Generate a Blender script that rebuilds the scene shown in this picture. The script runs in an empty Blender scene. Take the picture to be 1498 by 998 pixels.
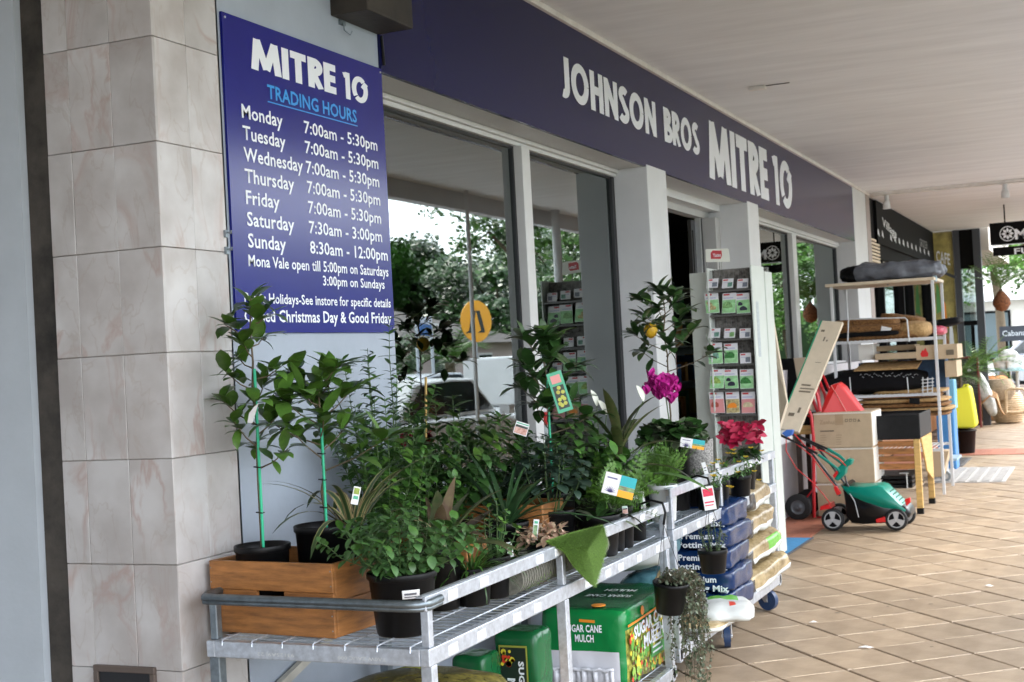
import bpy, bmesh, math, random
from mathutils import Vector, Matrix, noise
V = Vector
rnd = random.Random(7)
sc = bpy.context.scene
C = sc.collection
R = math.radians

# ------------------------------------------------------------ camera
FPX, CXP, CYP, CAMH = 1986.04, 749.0, 499.0, 1.5
_y, _p, _r = R(23.598), R(0.9007), R(-3.0144)
_f = V((-math.sin(_y)*math.cos(_p), math.cos(_y)*math.cos(_p), math.sin(_p)))
_rt = V((math.cos(_y), math.sin(_y), 0)); _u = _rt.cross(_f)
_r2 = _rt*math.cos(_r)+_u*math.sin(_r); _u2 = -_rt*math.sin(_r)+_u*math.cos(_r)
cam_d = bpy.data.cameras.new('camera'); cam = bpy.data.objects.new('camera', cam_d); C.objects.link(cam)
cam.matrix_world = Matrix(((_r2.x, _u2.x, -_f.x, 0), (_r2.y, _u2.y, -_f.y, 0), (_r2.z, _u2.z, -_f.z, CAMH), (0, 0, 0, 1)))
cam_d.sensor_width = 36; cam_d.lens = 36*FPX/1498
cam_d.clip_start = .05; cam_d.clip_end = 2000
cam_d.dof.use_dof = True; cam_d.dof.focus_distance = 5.2; cam_d.dof.aperture_fstop = 7.0
sc.camera = cam
# ------------------------------------------------------------ light
w = bpy.data.worlds.new('World'); sc.world = w; w.use_nodes = True
nt = w.node_tree; bg = nt.nodes['Background']
sky = nt.nodes.new('ShaderNodeTexSky'); sky.sky_type = 'NISHITA'; sky.sun_disc = False
SUN_EL, SUN_AZ = 45, 58          # azimuth measured clockwise from +Y
sky.sun_elevation = R(SUN_EL); sky.sun_rotation = R(SUN_AZ); sky.dust_density = 2.0
mixc = nt.nodes.new('ShaderNodeMix'); mixc.data_type = 'RGBA'
mixc.inputs[0].default_value = .68
mixc.inputs[7].default_value = (14.5, 15.3, 16.4, 1)      # even overcast cloud
nt.links.new(sky.outputs[0], mixc.inputs[6]); nt.links.new(mixc.outputs[2], bg.inputs[0])
bg.inputs[1].default_value = .115
sun_d = bpy.data.lights.new('sun', 'SUN'); sun_d.energy = 1.5; sun_d.angle = R(18); sun_d.color = (1, .95, .88)
sun = bpy.data.objects.new('sun', sun_d); C.objects.link(sun)
sun.rotation_euler = (R(90-SUN_EL), 0, R(180-SUN_AZ))
sc.view_settings.view_transform = 'Standard'; sc.view_settings.look = 'None'
sc.view_settings.exposure = 2.13; sc.view_settings.gamma = 1
sc.cycles.max_bounces = 7; sc.cycles.diffuse_bounces = 4; sc.cycles.glossy_bounces = 4
sc.cycles.transparent_max_bounces = 10; sc.cycles.caustics_reflective = False; sc.cycles.caustics_refractive = False
sc.cycles.sample_clamp_indirect = 6

# ------------------------------------------------------------ measuring helper: the place's points on real planes
def P(px, py, x=None, y=None, z=None):
    d = _r2*((px-CXP)/FPX)-_u2*((py-CYP)/FPX)+_f
    o = V((0, 0, CAMH))
    t = x/d.x if x is not None else (y/d.y if y is not None else (z-CAMH)/d.z)
    return o+d*t

# ------------------------------------------------------------ materials
MATS = {}
def lin(c): return tuple(((v/12.92) if v <= .04045 else ((v+.055)/1.055)**2.4) for v in c)
def M(name, col, rough=.6, metal=0, n=0, ns=8, bump=0, bs=60, var=0, col2=None, spec=.5, stretch=None, emit=0):
    if name in MATS: return MATS[name]
    m = bpy.data.materials.new(name); m.use_nodes = True; t = m.node_tree; b = t.nodes['Principled BSDF']
    b.inputs['Base Color'].default_value = (*col, 1); b.inputs['Roughness'].default_value = rough
    b.inputs['Metallic'].default_value = metal; b.inputs['Specular IOR Level'].default_value = spec
    if emit:
        b.inputs['Emission Color'].default_value = (*col, 1); b.inputs['Emission Strength'].default_value = emit
    tc = t.nodes.new('ShaderNodeTexCoord'); src = tc.outputs['Object']
    if stretch:
        mp = t.nodes.new('ShaderNodeMapping'); mp.inputs['Scale'].default_value = stretch
        t.links.new(src, mp.inputs[0]); src = mp.outputs[0]
    if n or var:
        last = None
        rgb = t.nodes.new('ShaderNodeRGB'); rgb.outputs[0].default_value = (*col, 1); cur = rgb.outputs[0]
        if n:
            nz = t.nodes.new('ShaderNodeTexNoise'); nz.inputs['Scale'].default_value = ns; nz.inputs['Detail'].default_value = 6
            nz.inputs['Roughness'].default_value = .65
            t.links.new(src, nz.inputs['Vector'])
            cr = t.nodes.new('ShaderNodeMapRange'); cr.inputs[1].default_value = .3; cr.inputs[2].default_value = .7
            t.links.new(nz.outputs[0], cr.inputs[0])
            mx = t.nodes.new('ShaderNodeMix'); mx.data_type = 'RGBA'
            a = tuple(max(0, c*(1-n)) for c in col); bb = col2 if col2 else tuple(min(1, c*(1+n)) for c in col)
            mx.inputs[6].default_value = (*a, 1); mx.inputs[7].default_value = (*bb, 1)
            t.links.new(cr.outputs[0], mx.inputs[0]); cur = mx.outputs[2]
        if var:
            oi = t.nodes.new('ShaderNodeObjectInfo'); mr = t.nodes.new('ShaderNodeMapRange')
            mr.inputs[3].default_value = 1-var; mr.inputs[4].default_value = 1+var
            t.links.new(oi.outputs['Random'], mr.inputs[0])
            hs = t.nodes.new('ShaderNodeHueSaturation'); t.links.new(mr.outputs[0], hs.inputs['Value'])
            t.links.new(cur, hs.inputs['Color']); cur = hs.outputs[0]
        t.links.new(cur, b.inputs['Base Color'])
    if bump:
        nb = t.nodes.new('ShaderNodeTexNoise'); nb.inputs['Scale'].default_value = bs; nb.inputs['Detail'].default_value = 4
        t.links.new(src, nb.inputs['Vector'])
        bp = t.nodes.new('ShaderNodeBump'); bp.inputs['Strength'].default_value = bump; bp.inputs['Distance'].default_value = .004
        t.links.new(nb.outputs[0], bp.inputs['Height']); t.links.new(bp.outputs[0], b.inputs['Normal'])
    MATS[name] = m; return m

def marble_mat():
    m = bpy.data.materials.new('marble'); m.use_nodes = True; t = m.node_tree; b = t.nodes['Principled BSDF']
    N = t.nodes.new; L = t.links.new
    tc = N('ShaderNodeTexCoord'); oi = N('ShaderNodeObjectInfo')
    vm = N('ShaderNodeVectorMath'); vm.operation = 'SCALE'; vm.inputs[0].default_value = (37, 91, 53); L(oi.outputs['Random'], vm.inputs['Scale'])
    ad = N('ShaderNodeVectorMath'); L(tc.outputs['Object'], ad.inputs[0]); L(vm.outputs[0], ad.inputs[1])
    def vein(scale, rot, dist, lo, hi):
        mp = N('ShaderNodeMapping'); mp.inputs['Rotation'].default_value = rot; L(ad.outputs[0], mp.inputs[0])
        mp.inputs['Scale'].default_value = (1, 1, .5)
        nz = N('ShaderNodeTexNoise'); nz.inputs['Scale'].default_value = scale; nz.inputs['Detail'].default_value = 5
        nz.inputs['Distortion'].default_value = dist; L(mp.outputs[0], nz.inputs['Vector'])
        s = N('ShaderNodeMath'); s.operation = 'SUBTRACT'; s.inputs[1].default_value = .5; L(nz.outputs[0], s.inputs[0])
        a = N('ShaderNodeMath'); a.operation = 'ABSOLUTE'; L(s.outputs[0], a.inputs[0])
        r = N('ShaderNodeMapRange'); r.inputs[1].default_value = lo; r.inputs[2].default_value = hi
        r.inputs[3].default_value = 1; r.inputs[4].default_value = 0; L(a.outputs[0], r.inputs[0]); return r.outputs[0]
    v1 = vein(3.6, (.5, .6, .3), .9, 0, .034); v2 = vein(6, (-.4, .9, .1), .8, 0, .014)
    bn = N('ShaderNodeTexNoise'); bn.inputs['Scale'].default_value = 5; bn.inputs['Detail'].default_value = 5; L(ad.outputs[0], bn.inputs['Vector'])
    base = N('ShaderNodeMix'); base.data_type = 'RGBA'; base.inputs[6].default_value = (.40, .37, .355, 1); base.inputs[7].default_value = (.54, .525, .52, 1)
    rr = N('ShaderNodeMapRange'); rr.inputs[1].default_value = .35; rr.inputs[2].default_value = .65; L(bn.outputs[0], rr.inputs[0]); L(rr.outputs[0], base.inputs[0])
    g = N('ShaderNodeTexNoise'); g.inputs['Scale'].default_value = 2.5; L(ad.outputs[0], g.inputs['Vector'])
    gm = N('ShaderNodeMapRange'); gm.inputs[1].default_value = .42; gm.inputs[2].default_value = .62; L(g.outputs[0], gm.inputs[0])
    m1 = N('ShaderNodeMath'); m1.operation = 'MULTIPLY'; L(v1, m1.inputs[0]); L(gm.outputs[0], m1.inputs[1])
    k = N('ShaderNodeMath'); k.operation = 'MULTIPLY'; k.inputs[1].default_value = .6; L(m1.outputs[0], k.inputs[0])
    a1 = N('ShaderNodeMix'); a1.data_type = 'RGBA'; a1.inputs[7].default_value = (.37, .24, .20, 1); L(k.outputs[0], a1.inputs[0]); L(base.outputs[2], a1.inputs[6])
    k2 = N('ShaderNodeMath'); k2.operation = 'MULTIPLY'; k2.inputs[1].default_value = .38; L(v2, k2.inputs[0])
    a2 = N('ShaderNodeMix'); a2.data_type = 'RGBA'; a2.inputs[7].default_value = (.36, .30, .26, 1); L(k2.outputs[0], a2.inputs[0]); L(a1.outputs[2], a2.inputs[6])
    hs = N('ShaderNodeHueSaturation'); mr = N('ShaderNodeMapRange'); mr.inputs[3].default_value = .9; mr.inputs[4].default_value = 1.06
    L(oi.outputs['Random'], mr.inputs[0]); L(mr.outputs[0], hs.inputs['Value']); L(a2.outputs[2], hs.inputs['Color'])
    L(hs.outputs[0], b.inputs['Base Color']); b.inputs['Roughness'].default_value = .32
    MATS['marble'] = m; return m
def glass_mat(name, tint=(.8, .86, .84), ior=2.0):
    m = bpy.data.materials.new(name); m.use_nodes = True; t = m.node_tree; t.nodes.remove(t.nodes['Principled BSDF'])
    o = t.nodes['Material Output']; tr = t.nodes.new('ShaderNodeBsdfTransparent'); tr.inputs[0].default_value = (*tint, 1)
    gl = t.nodes.new('ShaderNodeBsdfGlossy'); gl.inputs['Roughness'].default_value = 0; gl.inputs[0].default_value = (.93, 1, .98, 1)
    fr = t.nodes.new('ShaderNodeFresnel'); fr.inputs[0].default_value = ior
    mx = t.nodes.new('ShaderNodeMixShader'); t.links.new(fr.outputs[0], mx.inputs[0]); t.links.new(tr.outputs[0], mx.inputs[1]); t.links.new(gl.outputs[0], mx.inputs[2])
    t.links.new(mx.outputs[0], o.inputs[0]); MATS[name] = m; return m
marble = marble_mat(); glass = glass_mat('window_glass', (.62, .68, .66), 2.7); 
white_paint = M('white_paint', (.60, .61, .62), .5, n=.05, ns=3, bump=.15, bs=40)
blue_white = M('pale_blue_paint', (.34, .385, .45), .55, n=.08, ns=3, bump=.2, bs=30)
grey_paint = M('grey_paint', (.42, .42, .415), .55, n=.06, ns=4, bump=.12)
left_wall_m = M('left_wall_paint', (.43, .47, .51), .6, n=.05, ns=5, bump=.15)
soffit_m = M('soffit_paint', (.735, .745, .765), .65, n=.09, ns=1.6, bump=.2, bs=14, stretch=(.5, 3, 1))
cornice_m = M('cornice_paint', (.72, .69, .66), .5, n=.12, ns=9)
navy = M('navy_panel', (.006, .008, .060), .2, n=.06, ns=2, spec=.18)
signblue = M('sign_blue', (.003, .006, .175), .2, spec=.45, n=.05, ns=5)
letter_w = M('white_lettering', (.80, .83, .88), .4)
letter_c = M('cyan_lettering', (.03, .30, .72), .4)
alu = M('aluminium', (.55, .57, .58), .38, .6, n=.08, ns=20)
alu_w = M('white_window_frame', (.58, .58, .57), .45, n=.04, ns=10)
gasket = M('black_gasket', (.012, .012, .014), .5)
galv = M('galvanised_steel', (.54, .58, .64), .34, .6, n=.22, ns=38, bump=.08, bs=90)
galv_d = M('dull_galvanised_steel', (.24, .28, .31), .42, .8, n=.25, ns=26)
paper = M('white_paper', (.80, .80, .80), .6, n=.03, ns=30)
brown_steel = M('rusty_brown_steel', (.032, .026, .020), .6, .2, n=.6, ns=5, bump=.4, bs=40)
black_pl = M('black_plastic', (.004, .004, .0045), .42, n=.3, ns=20, spec=.22)
black_matt = M('black_matt', (.006, .006, .007), .75, n=.2, ns=10, spec=.12)
soil = M('potting_soil', (.035, .022, .014), .95, n=.6, ns=60, bump=1, bs=90)
crate_wood = M('crate_wood', (.29, .12, .033), .5, n=.5, ns=7, bump=.2, bs=50, stretch=(1, 1, 7), var=.1)
planter_wood = M('planter_wood', (.56, .36, .12), .5, n=.25, ns=8, stretch=(1, 1, 6), var=.08)
card = M('cardboard', (.50, .385, .255), .8, n=.06, ns=14, var=.06)
card_l = M('pale_cardboard', (.66, .565, .43), .75, n=.06, ns=14)
card_ink = M('cardboard_print', (.16, .13, .09), .8)
red_m = M('red_paint', (.55, .012, .02), .35, n=.08)
red_pl = M('red_plastic', (.66, .012, .012), .35)
teal = M('teal_plastic', (.0, .235, .17), .3, n=.05)
green_pl = M('green_plastic_stake', (.02, .42, .22), .45)

# ------------------------------------------------------------ mesh builder
class MB:
    def __init__(s): s.v = []; s.f = []; s.mi = []; s.sm = []
    def add(s, vs, fs, m=0, smooth=False):
        o = len(s.v); s.v.extend([tuple(v) for v in vs])
        for f in fs: s.f.append([i+o for i in f]); s.mi.append(m); s.sm.append(smooth)
        return s
    def box(s, x0, x1, y0, y1, z0, z1, m=0):
        vs = [(x, y, z) for z in (z0, z1) for y in (y0, y1) for x in (x0, x1)]
        return s.add(vs, [(0, 2, 3, 1), (4, 5, 7, 6), (0, 1, 5, 4), (2, 6, 7, 3), (0, 4, 6, 2), (1, 3, 7, 5)], m)
    def obox(s, c, size, rot=None, m=0):
        c = V(c); h = V(size)/2; rot = rot or Matrix.Identity(3)
        vs = [c+rot@V((x*h.x, y*h.y, z*h.z)) for z in (-1, 1) for y in (-1, 1) for x in (-1, 1)]
        return s.add(vs, [(0, 2, 3, 1), (4, 5, 7, 6), (0, 1, 5, 4), (2, 6, 7, 3), (0, 4, 6, 2), (1, 3, 7, 5)], m)
    def bar(s, a, b, wd, th, up=(0, 0, 1), m=0):
        a = V(a); b = V(b); d = (b-a); L = d.length; d.normalize(); y = V(up).cross(d)
        if y.length < 1e-4: y = V((0, 1, 0)).cross(d)
        y.normalize(); z = d.cross(y)
        return s.obox((a+b)/2, (L, wd, th), Matrix((d, y, z)).transposed(), m)
    def cyl(s, a, b, r0, r1=None, n=16, m=0, caps=True, smooth=True):
        r1 = r0 if r1 is None else r1
        a = V(a); b = V(b); d = (b-a).normalized(); u = d.orthogonal().normalized(); w_ = d.cross(u)
        vs = []
        for p, r in ((a, r0), (b, r1)):
            for i in range(n):
                t = 2*math.pi*i/n; vs.append(p+u*(r*math.cos(t))+w_*(r*math.sin(t)))
        s.add(vs, [(i, (i+1) % n, n+(i+1) % n, n+i) for i in range(n)], m, smooth)
        if caps: s.add(vs[:n], [tuple(range(n))[::-1]], m); s.add(vs[n:], [tuple(range(n))], m)
        return s
    def tube(s, pts, r, n=8, m=0, r2=None, caps=True):
        pts = [V(p) for p in pts]; k = len(pts); rings = []; u = None
        for i, p in enumerate(pts):
            d = (pts[min(i+1, k-1)]-pts[max(i-1, 0)]).normalized()
            if u is None: u = d.orthogonal().normalized()
            else: u = (u-d*u.dot(d)); u = u.normalized() if u.length > 1e-5 else d.orthogonal().normalized()
            w_ = d.cross(u); rr = r if r2 is None else r+(r2-r)*i/(k-1)
            rings += [p+u*(rr*math.cos(2*math.pi*j/n))+w_*(rr*math.sin(2*math.pi*j/n)) for j in range(n)]
        fs = [(i*n+j, i*n+(j+1) % n, (i+1)*n+(j+1) % n, (i+1)*n+j) for i in range(k-1) for j in range(n)]
        s.add(rings, fs, m, True)
        if caps: s.add(rings[:n], [tuple(range(n))[::-1]], m); s.add(rings[-n:], [tuple(range(n))], m)
        return s
    def lathe(s, c, prof, n=24, m=0, axis=None, smooth=True):
        c = V(c); ax = V(axis or (0, 0, 1)).normalized(); u = ax.orthogonal().normalized(); w_ = ax.cross(u); vs = []
        for r, z in prof:
            for i in range(n):
                t = 2*math.pi*i/n; vs.append(c+ax*z+u*(r*math.cos(t))+w_*(r*math.sin(t)))
        return s.add(vs, [(k*n+i, k*n+(i+1) % n, (k+1)*n+(i+1) % n, (k+1)*n+i) for k in range(len(prof)-1) for i in range(n)], m, smooth)
    def quad(s, a, b, c, d, m=0): return s.add([a, b, c, d], [(0, 1, 2, 3)], m)
    def prism(s, poly, ext, m=0):
        poly = [V(p) for p in poly]; e = V(ext); n = len(poly)
        vs = poly+[p+e for p in poly]
        s.add(vs, [tuple(range(n)), tuple(range(2*n-1, n-1, -1))]+[(i, i+n, (i+1) % n+n, (i+1) % n) for i in range(n)], m)
        return s
    def build(s, name, mats, parent=None, bevel=0, seg=2, loc=None, fixn=False, solid=0, sub=0):
        me = bpy.data.meshes.new(name)
        off = root_off(parent) if parent else (V(loc) if loc else V((0, 0, 0)))
        me.from_pydata([(a-off.x, b-off.y, c-off.z) for a, b, c in s.v], [], s.f)
        for q in (mats if isinstance(mats, (list, tuple)) else [mats]): me.materials.append(q)
        me.polygons.foreach_set('material_index', s.mi); me.polygons.foreach_set('use_smooth', s.sm)
        if fixn:
            bm = bmesh.new(); bm.from_mesh(me); bmesh.ops.remove_doubles(bm, verts=bm.verts, dist=1e-5); bmesh.ops.recalc_face_normals(bm, faces=bm.faces); bm.to_mesh(me); bm.free()
        me.update()
        o = bpy.data.objects.new(name, me); C.objects.link(o)
        if parent: o.parent = parent
        else: o.location = off
        if solid:
            d = o.modifiers.new('s', 'SOLIDIFY'); d.thickness = solid; d.offset = 0
        if bevel:
            d = o.modifiers.new('b', 'BEVEL'); d.width = bevel; d.segments = seg; d.limit_method = 'ANGLE'; d.angle_limit = R(40)
        if sub:
            d = o.modifiers.new('u', 'SUBSURF'); d.levels = sub; d.render_levels = sub
        return o
OFF = {}
def root_off(o):
    while o.parent: o = o.parent
    return OFF.get(o.name, V(o.location))
def tag(o, label=None, cat=None, group=None, kind=None):
    if label: o['label'] = label
    if cat: o['category'] = cat
    if group: o['group'] = group
    if kind: o['kind'] = kind
    return o
def thing(name, label, cat, loc=(0, 0, 0), group=None, kind=None):
    o = bpy.data.objects.new(name, None); C.objects.link(o); o.location = V(loc); OFF[o.name] = V(loc); o.empty_display_size = .1
    return tag(o, label, cat, group, kind)
KIDS = {}
def dup(root, delta, rz=0, label=None, group=None):
    r = root.copy(); C.objects.link(r); r.location = V(root.location)+V(delta); r.rotation_euler.z += rz; OFF[r.name] = V(r.location)
    if label: r['label'] = label
    if group: r['group'] = group
    for ch in list(root.children):
        c = ch.copy(); C.objects.link(c); c.parent = r
        for g in list(ch.children):
            d = g.copy(); C.objects.link(d); d.parent = c
    return r

# ------------------------------------------------------------ lettering
def text(s, parent, o, xd, yd, w_, cap, mat, bold=.02, name='lettering', sx=None, align='l', res=2):
    cu = bpy.data.curves.new('t', 'FONT'); cu.body = s; cu.size = 1; cu.offset = bold; cu.resolution_u = res; cu.space_character = 1.0+bold*1.5
    ob = bpy.data.objects.new('t', cu); me = bpy.data.meshes.new_from_object(ob)
    bpy.data.objects.remove(ob)
    xs = [v.co.x for v in me.vertices]
    x0, x1 = min(xs), max(xs); capu = .727
    k = cap/capu; kx = (w_/(x1-x0)) if w_ else (k*(sx or 1)); W = (x1-x0)*kx
    o = V(o); xd = V(xd).normalized(); yd = V(yd).normalized()
    ax = 0 if align == 'l' else (-W if align == 'r' else -W/2)
    off = root_off(parent) if parent else V((0, 0, 0))
    for v in me.vertices:
        v.co = o+xd*((v.co.x-x0)*kx+ax)+yd*(v.co.y*k)-off
    me.materials.clear(); me.materials.append(mat); me.name = name
    b = bpy.data.objects.new(name, me); C.objects.link(b); b.parent = parent
    return b
def ribbon(pts, t):
    pts = [V((p[0], p[1])) for p in pts]; L = []; Rr = []; n = len(pts)
    for i, p in enumerate(pts):
        d0 = (pts[i]-pts[i-1]).normalized() if i > 0 else None
        d1 = (pts[i+1]-pts[i]).normalized() if i < n-1 else None
        if d0 is None: d0 = d1
        if d1 is None: d1 = d0
        nn = V((-(d0+d1).y, (d0+d1).x)).normalized(); k = nn.dot(V((-d0.y, d0.x))); k = max(k, .5)
        L.append(p+nn*t/2/k); Rr.append(p-nn*t/2/k)
    return L, Rr
def arc(cx, cy, rx, ry, a0, a1, n=14): return [(cx+rx*math.cos(R(a0+(a1-a0)*i/n)), cy+ry*math.sin(R(a0+(a1-a0)*i/n))) for i in range(n+1)]
def glyph(ch, t):
    h = t/2
    if ch == 'J': return .40, [[(.40-h, 1), (.40-h, .3)]+arc(.40-h-.14, .26, .14, .26-h, 0, -115, 8)]
    if ch == 'O': return .80, [arc(.40, .5, .40-h, .5-h, 0, 360, 28)]
    if ch == 'H': return .62, [[(h, 0), (h, 1)], [(.62-h, 0), (.62-h, 1)], [(h, .53), (.62-h, .53)]]
    if ch == 'N': return .68, [[(h, 0), (h, 1)], [(.68-h, 0), (.68-h, 1)], [(h*1.1, .93), (.68-h*1.1, .07)]]
    if ch == 'S': return .50, [arc(.27, .745, .20-h*.3, .255-h, 35, 240, 12)+arc(.23, .27, .24-h*.4, .27-h, 60, -150, 12)]
    if ch == 'B': return .50, [[(h, 0), (h, 1)], [(h, 1-h), (.24, 1-h)]+arc(.24, .75, .18-h*.3, .25-h, 90, -90, 9)+[(h, .5)], [(h, .5), (.28, .5)]+arc(.28, .27, .21-h*.2, .27-h, 90, -90, 9)+[(h, h)]]
    if ch == 'R': return .54, [[(h, 0), (h, 1)], [(h, 1-h), (.26, 1-h)]+arc(.26, .71, .21-h*.3, .29-h, 90, -90, 10)+[(h, .42)], [(.24, .44), (.50-h*.2, 0)]]
    if ch == 'M': return .96, [[(h*.8, 0), (.20, .98)], [(.19, 1), (.48, .1)], [(.48, .1), (.77, 1)], [(.76, .98), (.96-h*.8, 0)]]
    if ch == 'I': return t, [[(h, 0), (h, 1)]]
    if ch == 'T': return .56, [[(.28, 0), (.28, 1)], [(0, 1-h), (.56, 1-h)]]
    if ch == 'E': return .46, [[(h, 0), (h, 1)], [(h, 1-h), (.46, 1-h)], [(h, .5), (.44, .5)], [(h, h), (.46, h)]]
    if ch == '1': return .30, [[(.30-h, 0), (.30-h, 1)], [(.02, .86), (.30-h, .93)]]
    if ch == '0': return .72, [arc(.36, .5, .36-h, .5-h, 50, 222, 16), arc(.36, .5, .36-h, .5-h, -130, 30, 16), [(.50, .56), (.66, .80)]]
    return .3, []
def logo(s, parent, o, xd, yd, w_, hgt, mat, t=.19, gap=.09, space=.34, name='lettering'):
    lay = []; x = 0
    for ch in s:
        if ch == ' ': x += space-gap; continue
        wd, st = glyph(ch, t); lay.append((x, st)); x += wd+gap
    k = w_/(x-gap); o = V(o); xd = V(xd).normalized(); yd = V(yd).normalized(); nn = xd.cross(yd); j = 0
    for x0, st in lay:
        mb = MB()
        for pl in st:
            L, Rr = ribbon(pl, t); j += 1; e = nn*(.0003*(j % 5))
            f = lambda p: o+xd*((p.x+x0)*k)+yd*(min(max(p.y, 0), 1)*hgt)+e
            vs = []
            for a, b in zip(L, Rr): vs += [f(b), f(a)]
            mb.add(vs, [(2*i, 2*i+2, 2*i+3, 2*i+1) for i in range(len(L)-1)])
        mb.build('letter', mat, parent)
YD, ZD, XD = V((0, 1, 0)), V((0, 0, 1)), V((1, 0, 0))
# ============================================================ GROUND
conc = M('street_asphalt', (.055, .055, .058), .9, n=.2, ns=12, bump=.3)
MB().box(-150, 250, -60, 400, -1.2, -.16).build('ground', M('earth', (.10, .11, .06), .95, n=.3, ns=.3)); bpy.data.objects['ground']['kind'] = 'structure'
rd = MB().box(1.35, 9.6, -60, 46, -.5, -.10)
rd.box(-90, 120, 46, 54, -.5, -.10).build('road', conc); tag(bpy.data.objects['road'], kind='structure')
ln = MB()
for i in range(22): ln.box(5.4, 5.52, -20+i*3, -18.4+i*3, -.10, -.094)
o = ln.build('road_marking', M('road_paint', (.75, .75, .72), .7), bpy.data.objects['road'])
o = MB().box(9.6, 13.5, -60, 45, -.4, .02).build('opposite_footpath', M('footpath_concrete', (.36, .34, .31), .9, n=.12, ns=4)); tag(o, kind='structure')
o = MB().box(13.5, 200, -60, 45, -.4, .03).build('lawn', M('lawn_grass', (.07, .12, .03), .95, n=.4, ns=2)); tag(o, kind='structure')
o = MB().box(-90, 13.5, 54, 60, -.4, .03).build('far_footpath', MATS['footpath_concrete']); tag(o, kind='structure')
kerb = MB()
for i in range(50): kerb.box(1.2, 1.35, -30+i*1.5, -30+i*1.5+1.49, -.3, .012)
o = kerb.build('kerb', M('kerb_concrete', (.40, .38, .35), .85, n=.15, ns=10), bevel=.01); tag(o, kind='structure')
pv = MB().box(-6.5, 1.2, -30, 45, -.3, -.022).build('pavement', M('joint_sand', (.085, .055, .038), .95, n=.3, ns=30)); tag(pv, kind='structure')
paver_m = M('paver', (.285, .207, .135), .5, n=.24, ns=5, bump=.3, bs=120, var=.11, col2=(.36, .272, .188), spec=.55)
# pale crumbling mortar lives in the joints of the other direction
PA = R(-50); pd = V((math.cos(PA), math.sin(PA), 0)); pe = V((-pd.y, pd.x, 0)); PITCH = .3395
o0 = V((-1.354, 7.096, 0))
def paver_mesh(idx):
    r = random.Random(idx); h = (PITCH-.009)/2; mb = MB(); e = .0045; j = lambda: r.uniform(-.0012, .0012)
    hu = h+.0032
    bot = [V((-hu, -h, -.03)), V((hu, -h, -.03)), V((hu, h, -.03)), V((-hu, h, -.03))]
    mid = [p+V((j(), j(), .026)) for p in bot]; top = [V((p.x*(1-e/h), p.y*(1-e/h), j()*.6)) for p in mid]
    vs = bot+mid+top
    mb.add(vs, [(i, (i+1) % 4, 4+(i+1) % 4, 4+i) for i in range(4)]+[(4+i, 4+(i+1) % 4, 8+(i+1) % 4, 8+i) for i in range(4)]+[(8, 9, 10, 11)])
    me = bpy.data.meshes.new('paver'); me.from_pydata(mb.v, [], mb.f); me.materials.append(paver_m); return me
pms = [paver_mesh(i) for i in range(6)]
cells = []
for i in range(-60, 75):
    for j in range(-60, 75):
        c = o0+pd*((i+.5)*PITCH)+pe*((j+.5)*PITCH)
        if -2.72 < c.x < 1.32 and -3 < c.y < 44: cells.append(c)
def inview(c):
    v = cam.matrix_world.inverted() @ c
    if v.z > -.5: return None
    x = v.x/-v.z*FPX+CXP; y = -v.y/-v.z*FPX+CYP
    return (-15 < x < 1513 and -15 < y < 1015)
bpy.context.view_layer.update()
cells = [c for c in cells if not (c.x < -2.36 and c.y > 8)]
vis = sorted([c for c in cells if inview(c) and c.x > -1.95-.05*max(0, c.y-10)], key=lambda c: (c-V((0, 0, 1.5))).length)[:300]
vset = {tuple(c) for c in vis}
for c in vis:
    o = bpy.data.objects.new('paver', rnd.choice(pms)); C.objects.link(o); o.parent = pv
    o.location = c+V((0, 0, rnd.uniform(-.0015, .0015))); o.rotation_euler = (rnd.uniform(-.003, .003), rnd.uniform(-.003, .003), PA+rnd.choice([0, math.pi]))
mb = MB()
for c in cells:
    if tuple(c) in vset: continue
    me = rnd.choice(pms); mt = Matrix.Translation(c+V((0, 0, rnd.uniform(-.0015, .0015)))) @ Matrix.Rotation(PA, 4, 'Z')
    mb.add([mt@v.co for v in me.vertices], [tuple(p.vertices) for p in me.polygons])
o = mb.build('far_paver', paver_m, pv); o['kind'] = 'stuff'
# pale mortar streaks in cross joints
mo = MB()
for c in vis:
    if rnd.random() < .8:
        a = c+pd*(PITCH/2)-pe*(PITCH/2-.02); L = PITCH-.05; k0 = rnd.uniform(0, .2); k1 = rnd.uniform(.6, 1)
        mo.bar(a+pe*L*k0+V((0, 0, -.0035)), a+pe*L*k1+V((0, 0, -.0035)), .007, .008)
o = mo.build('joint_mortar', M('pale_mortar', (.52, .42, .31), .95, n=.3, ns=60), pv); o['kind'] = 'stuff'
# red tile border along the shop front
redtile = M('red_tile', (.34, .125, .075), .6, n=.2, ns=10, var=.12, bump=.1)
tm = bpy.data.meshes.new('red_tile'); b = MB().box(0, .148, 0, .298, -.02, .006); tm.from_pydata(b.v, [], b.f); tm.materials.append(redtile)
for j in range(40):
    for i in range(3):
        y = 8.2+j*.3; x = -2.66+i*.15
        o = bpy.data.objects.new('red_tile', tm); C.objects.link(o); o.parent = pv; o.location = (x, y, rnd.uniform(-.001, .001))
for j in range(3):
    for i in range(22):
        o = bpy.data.objects.new('red_tile', tm); C.objects.link(o); o.parent = pv; o.location = (-2.2+i*.15, 18.3+j*.3, rnd.uniform(0, .001)+.001)
gs = MB()
for k in range(46):
    c = rnd.choice(vis)+V((rnd.uniform(-.15, .15), rnd.uniform(-.15, .15), .0028)); rr = rnd.uniform(.006, .017); gs.add([c+V((math.cos(a_*.785)*rr*rnd.uniform(.7, 1.2), math.sin(a_*.785)*rr*rnd.uniform(.7, 1.2), 0)) for a_ in range(8)], [tuple(range(8))])
gs.build('gum_spot', M('old_gum', (.20, .16, .12), .8, n=.3), pv)['kind'] = 'stuff'
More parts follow.
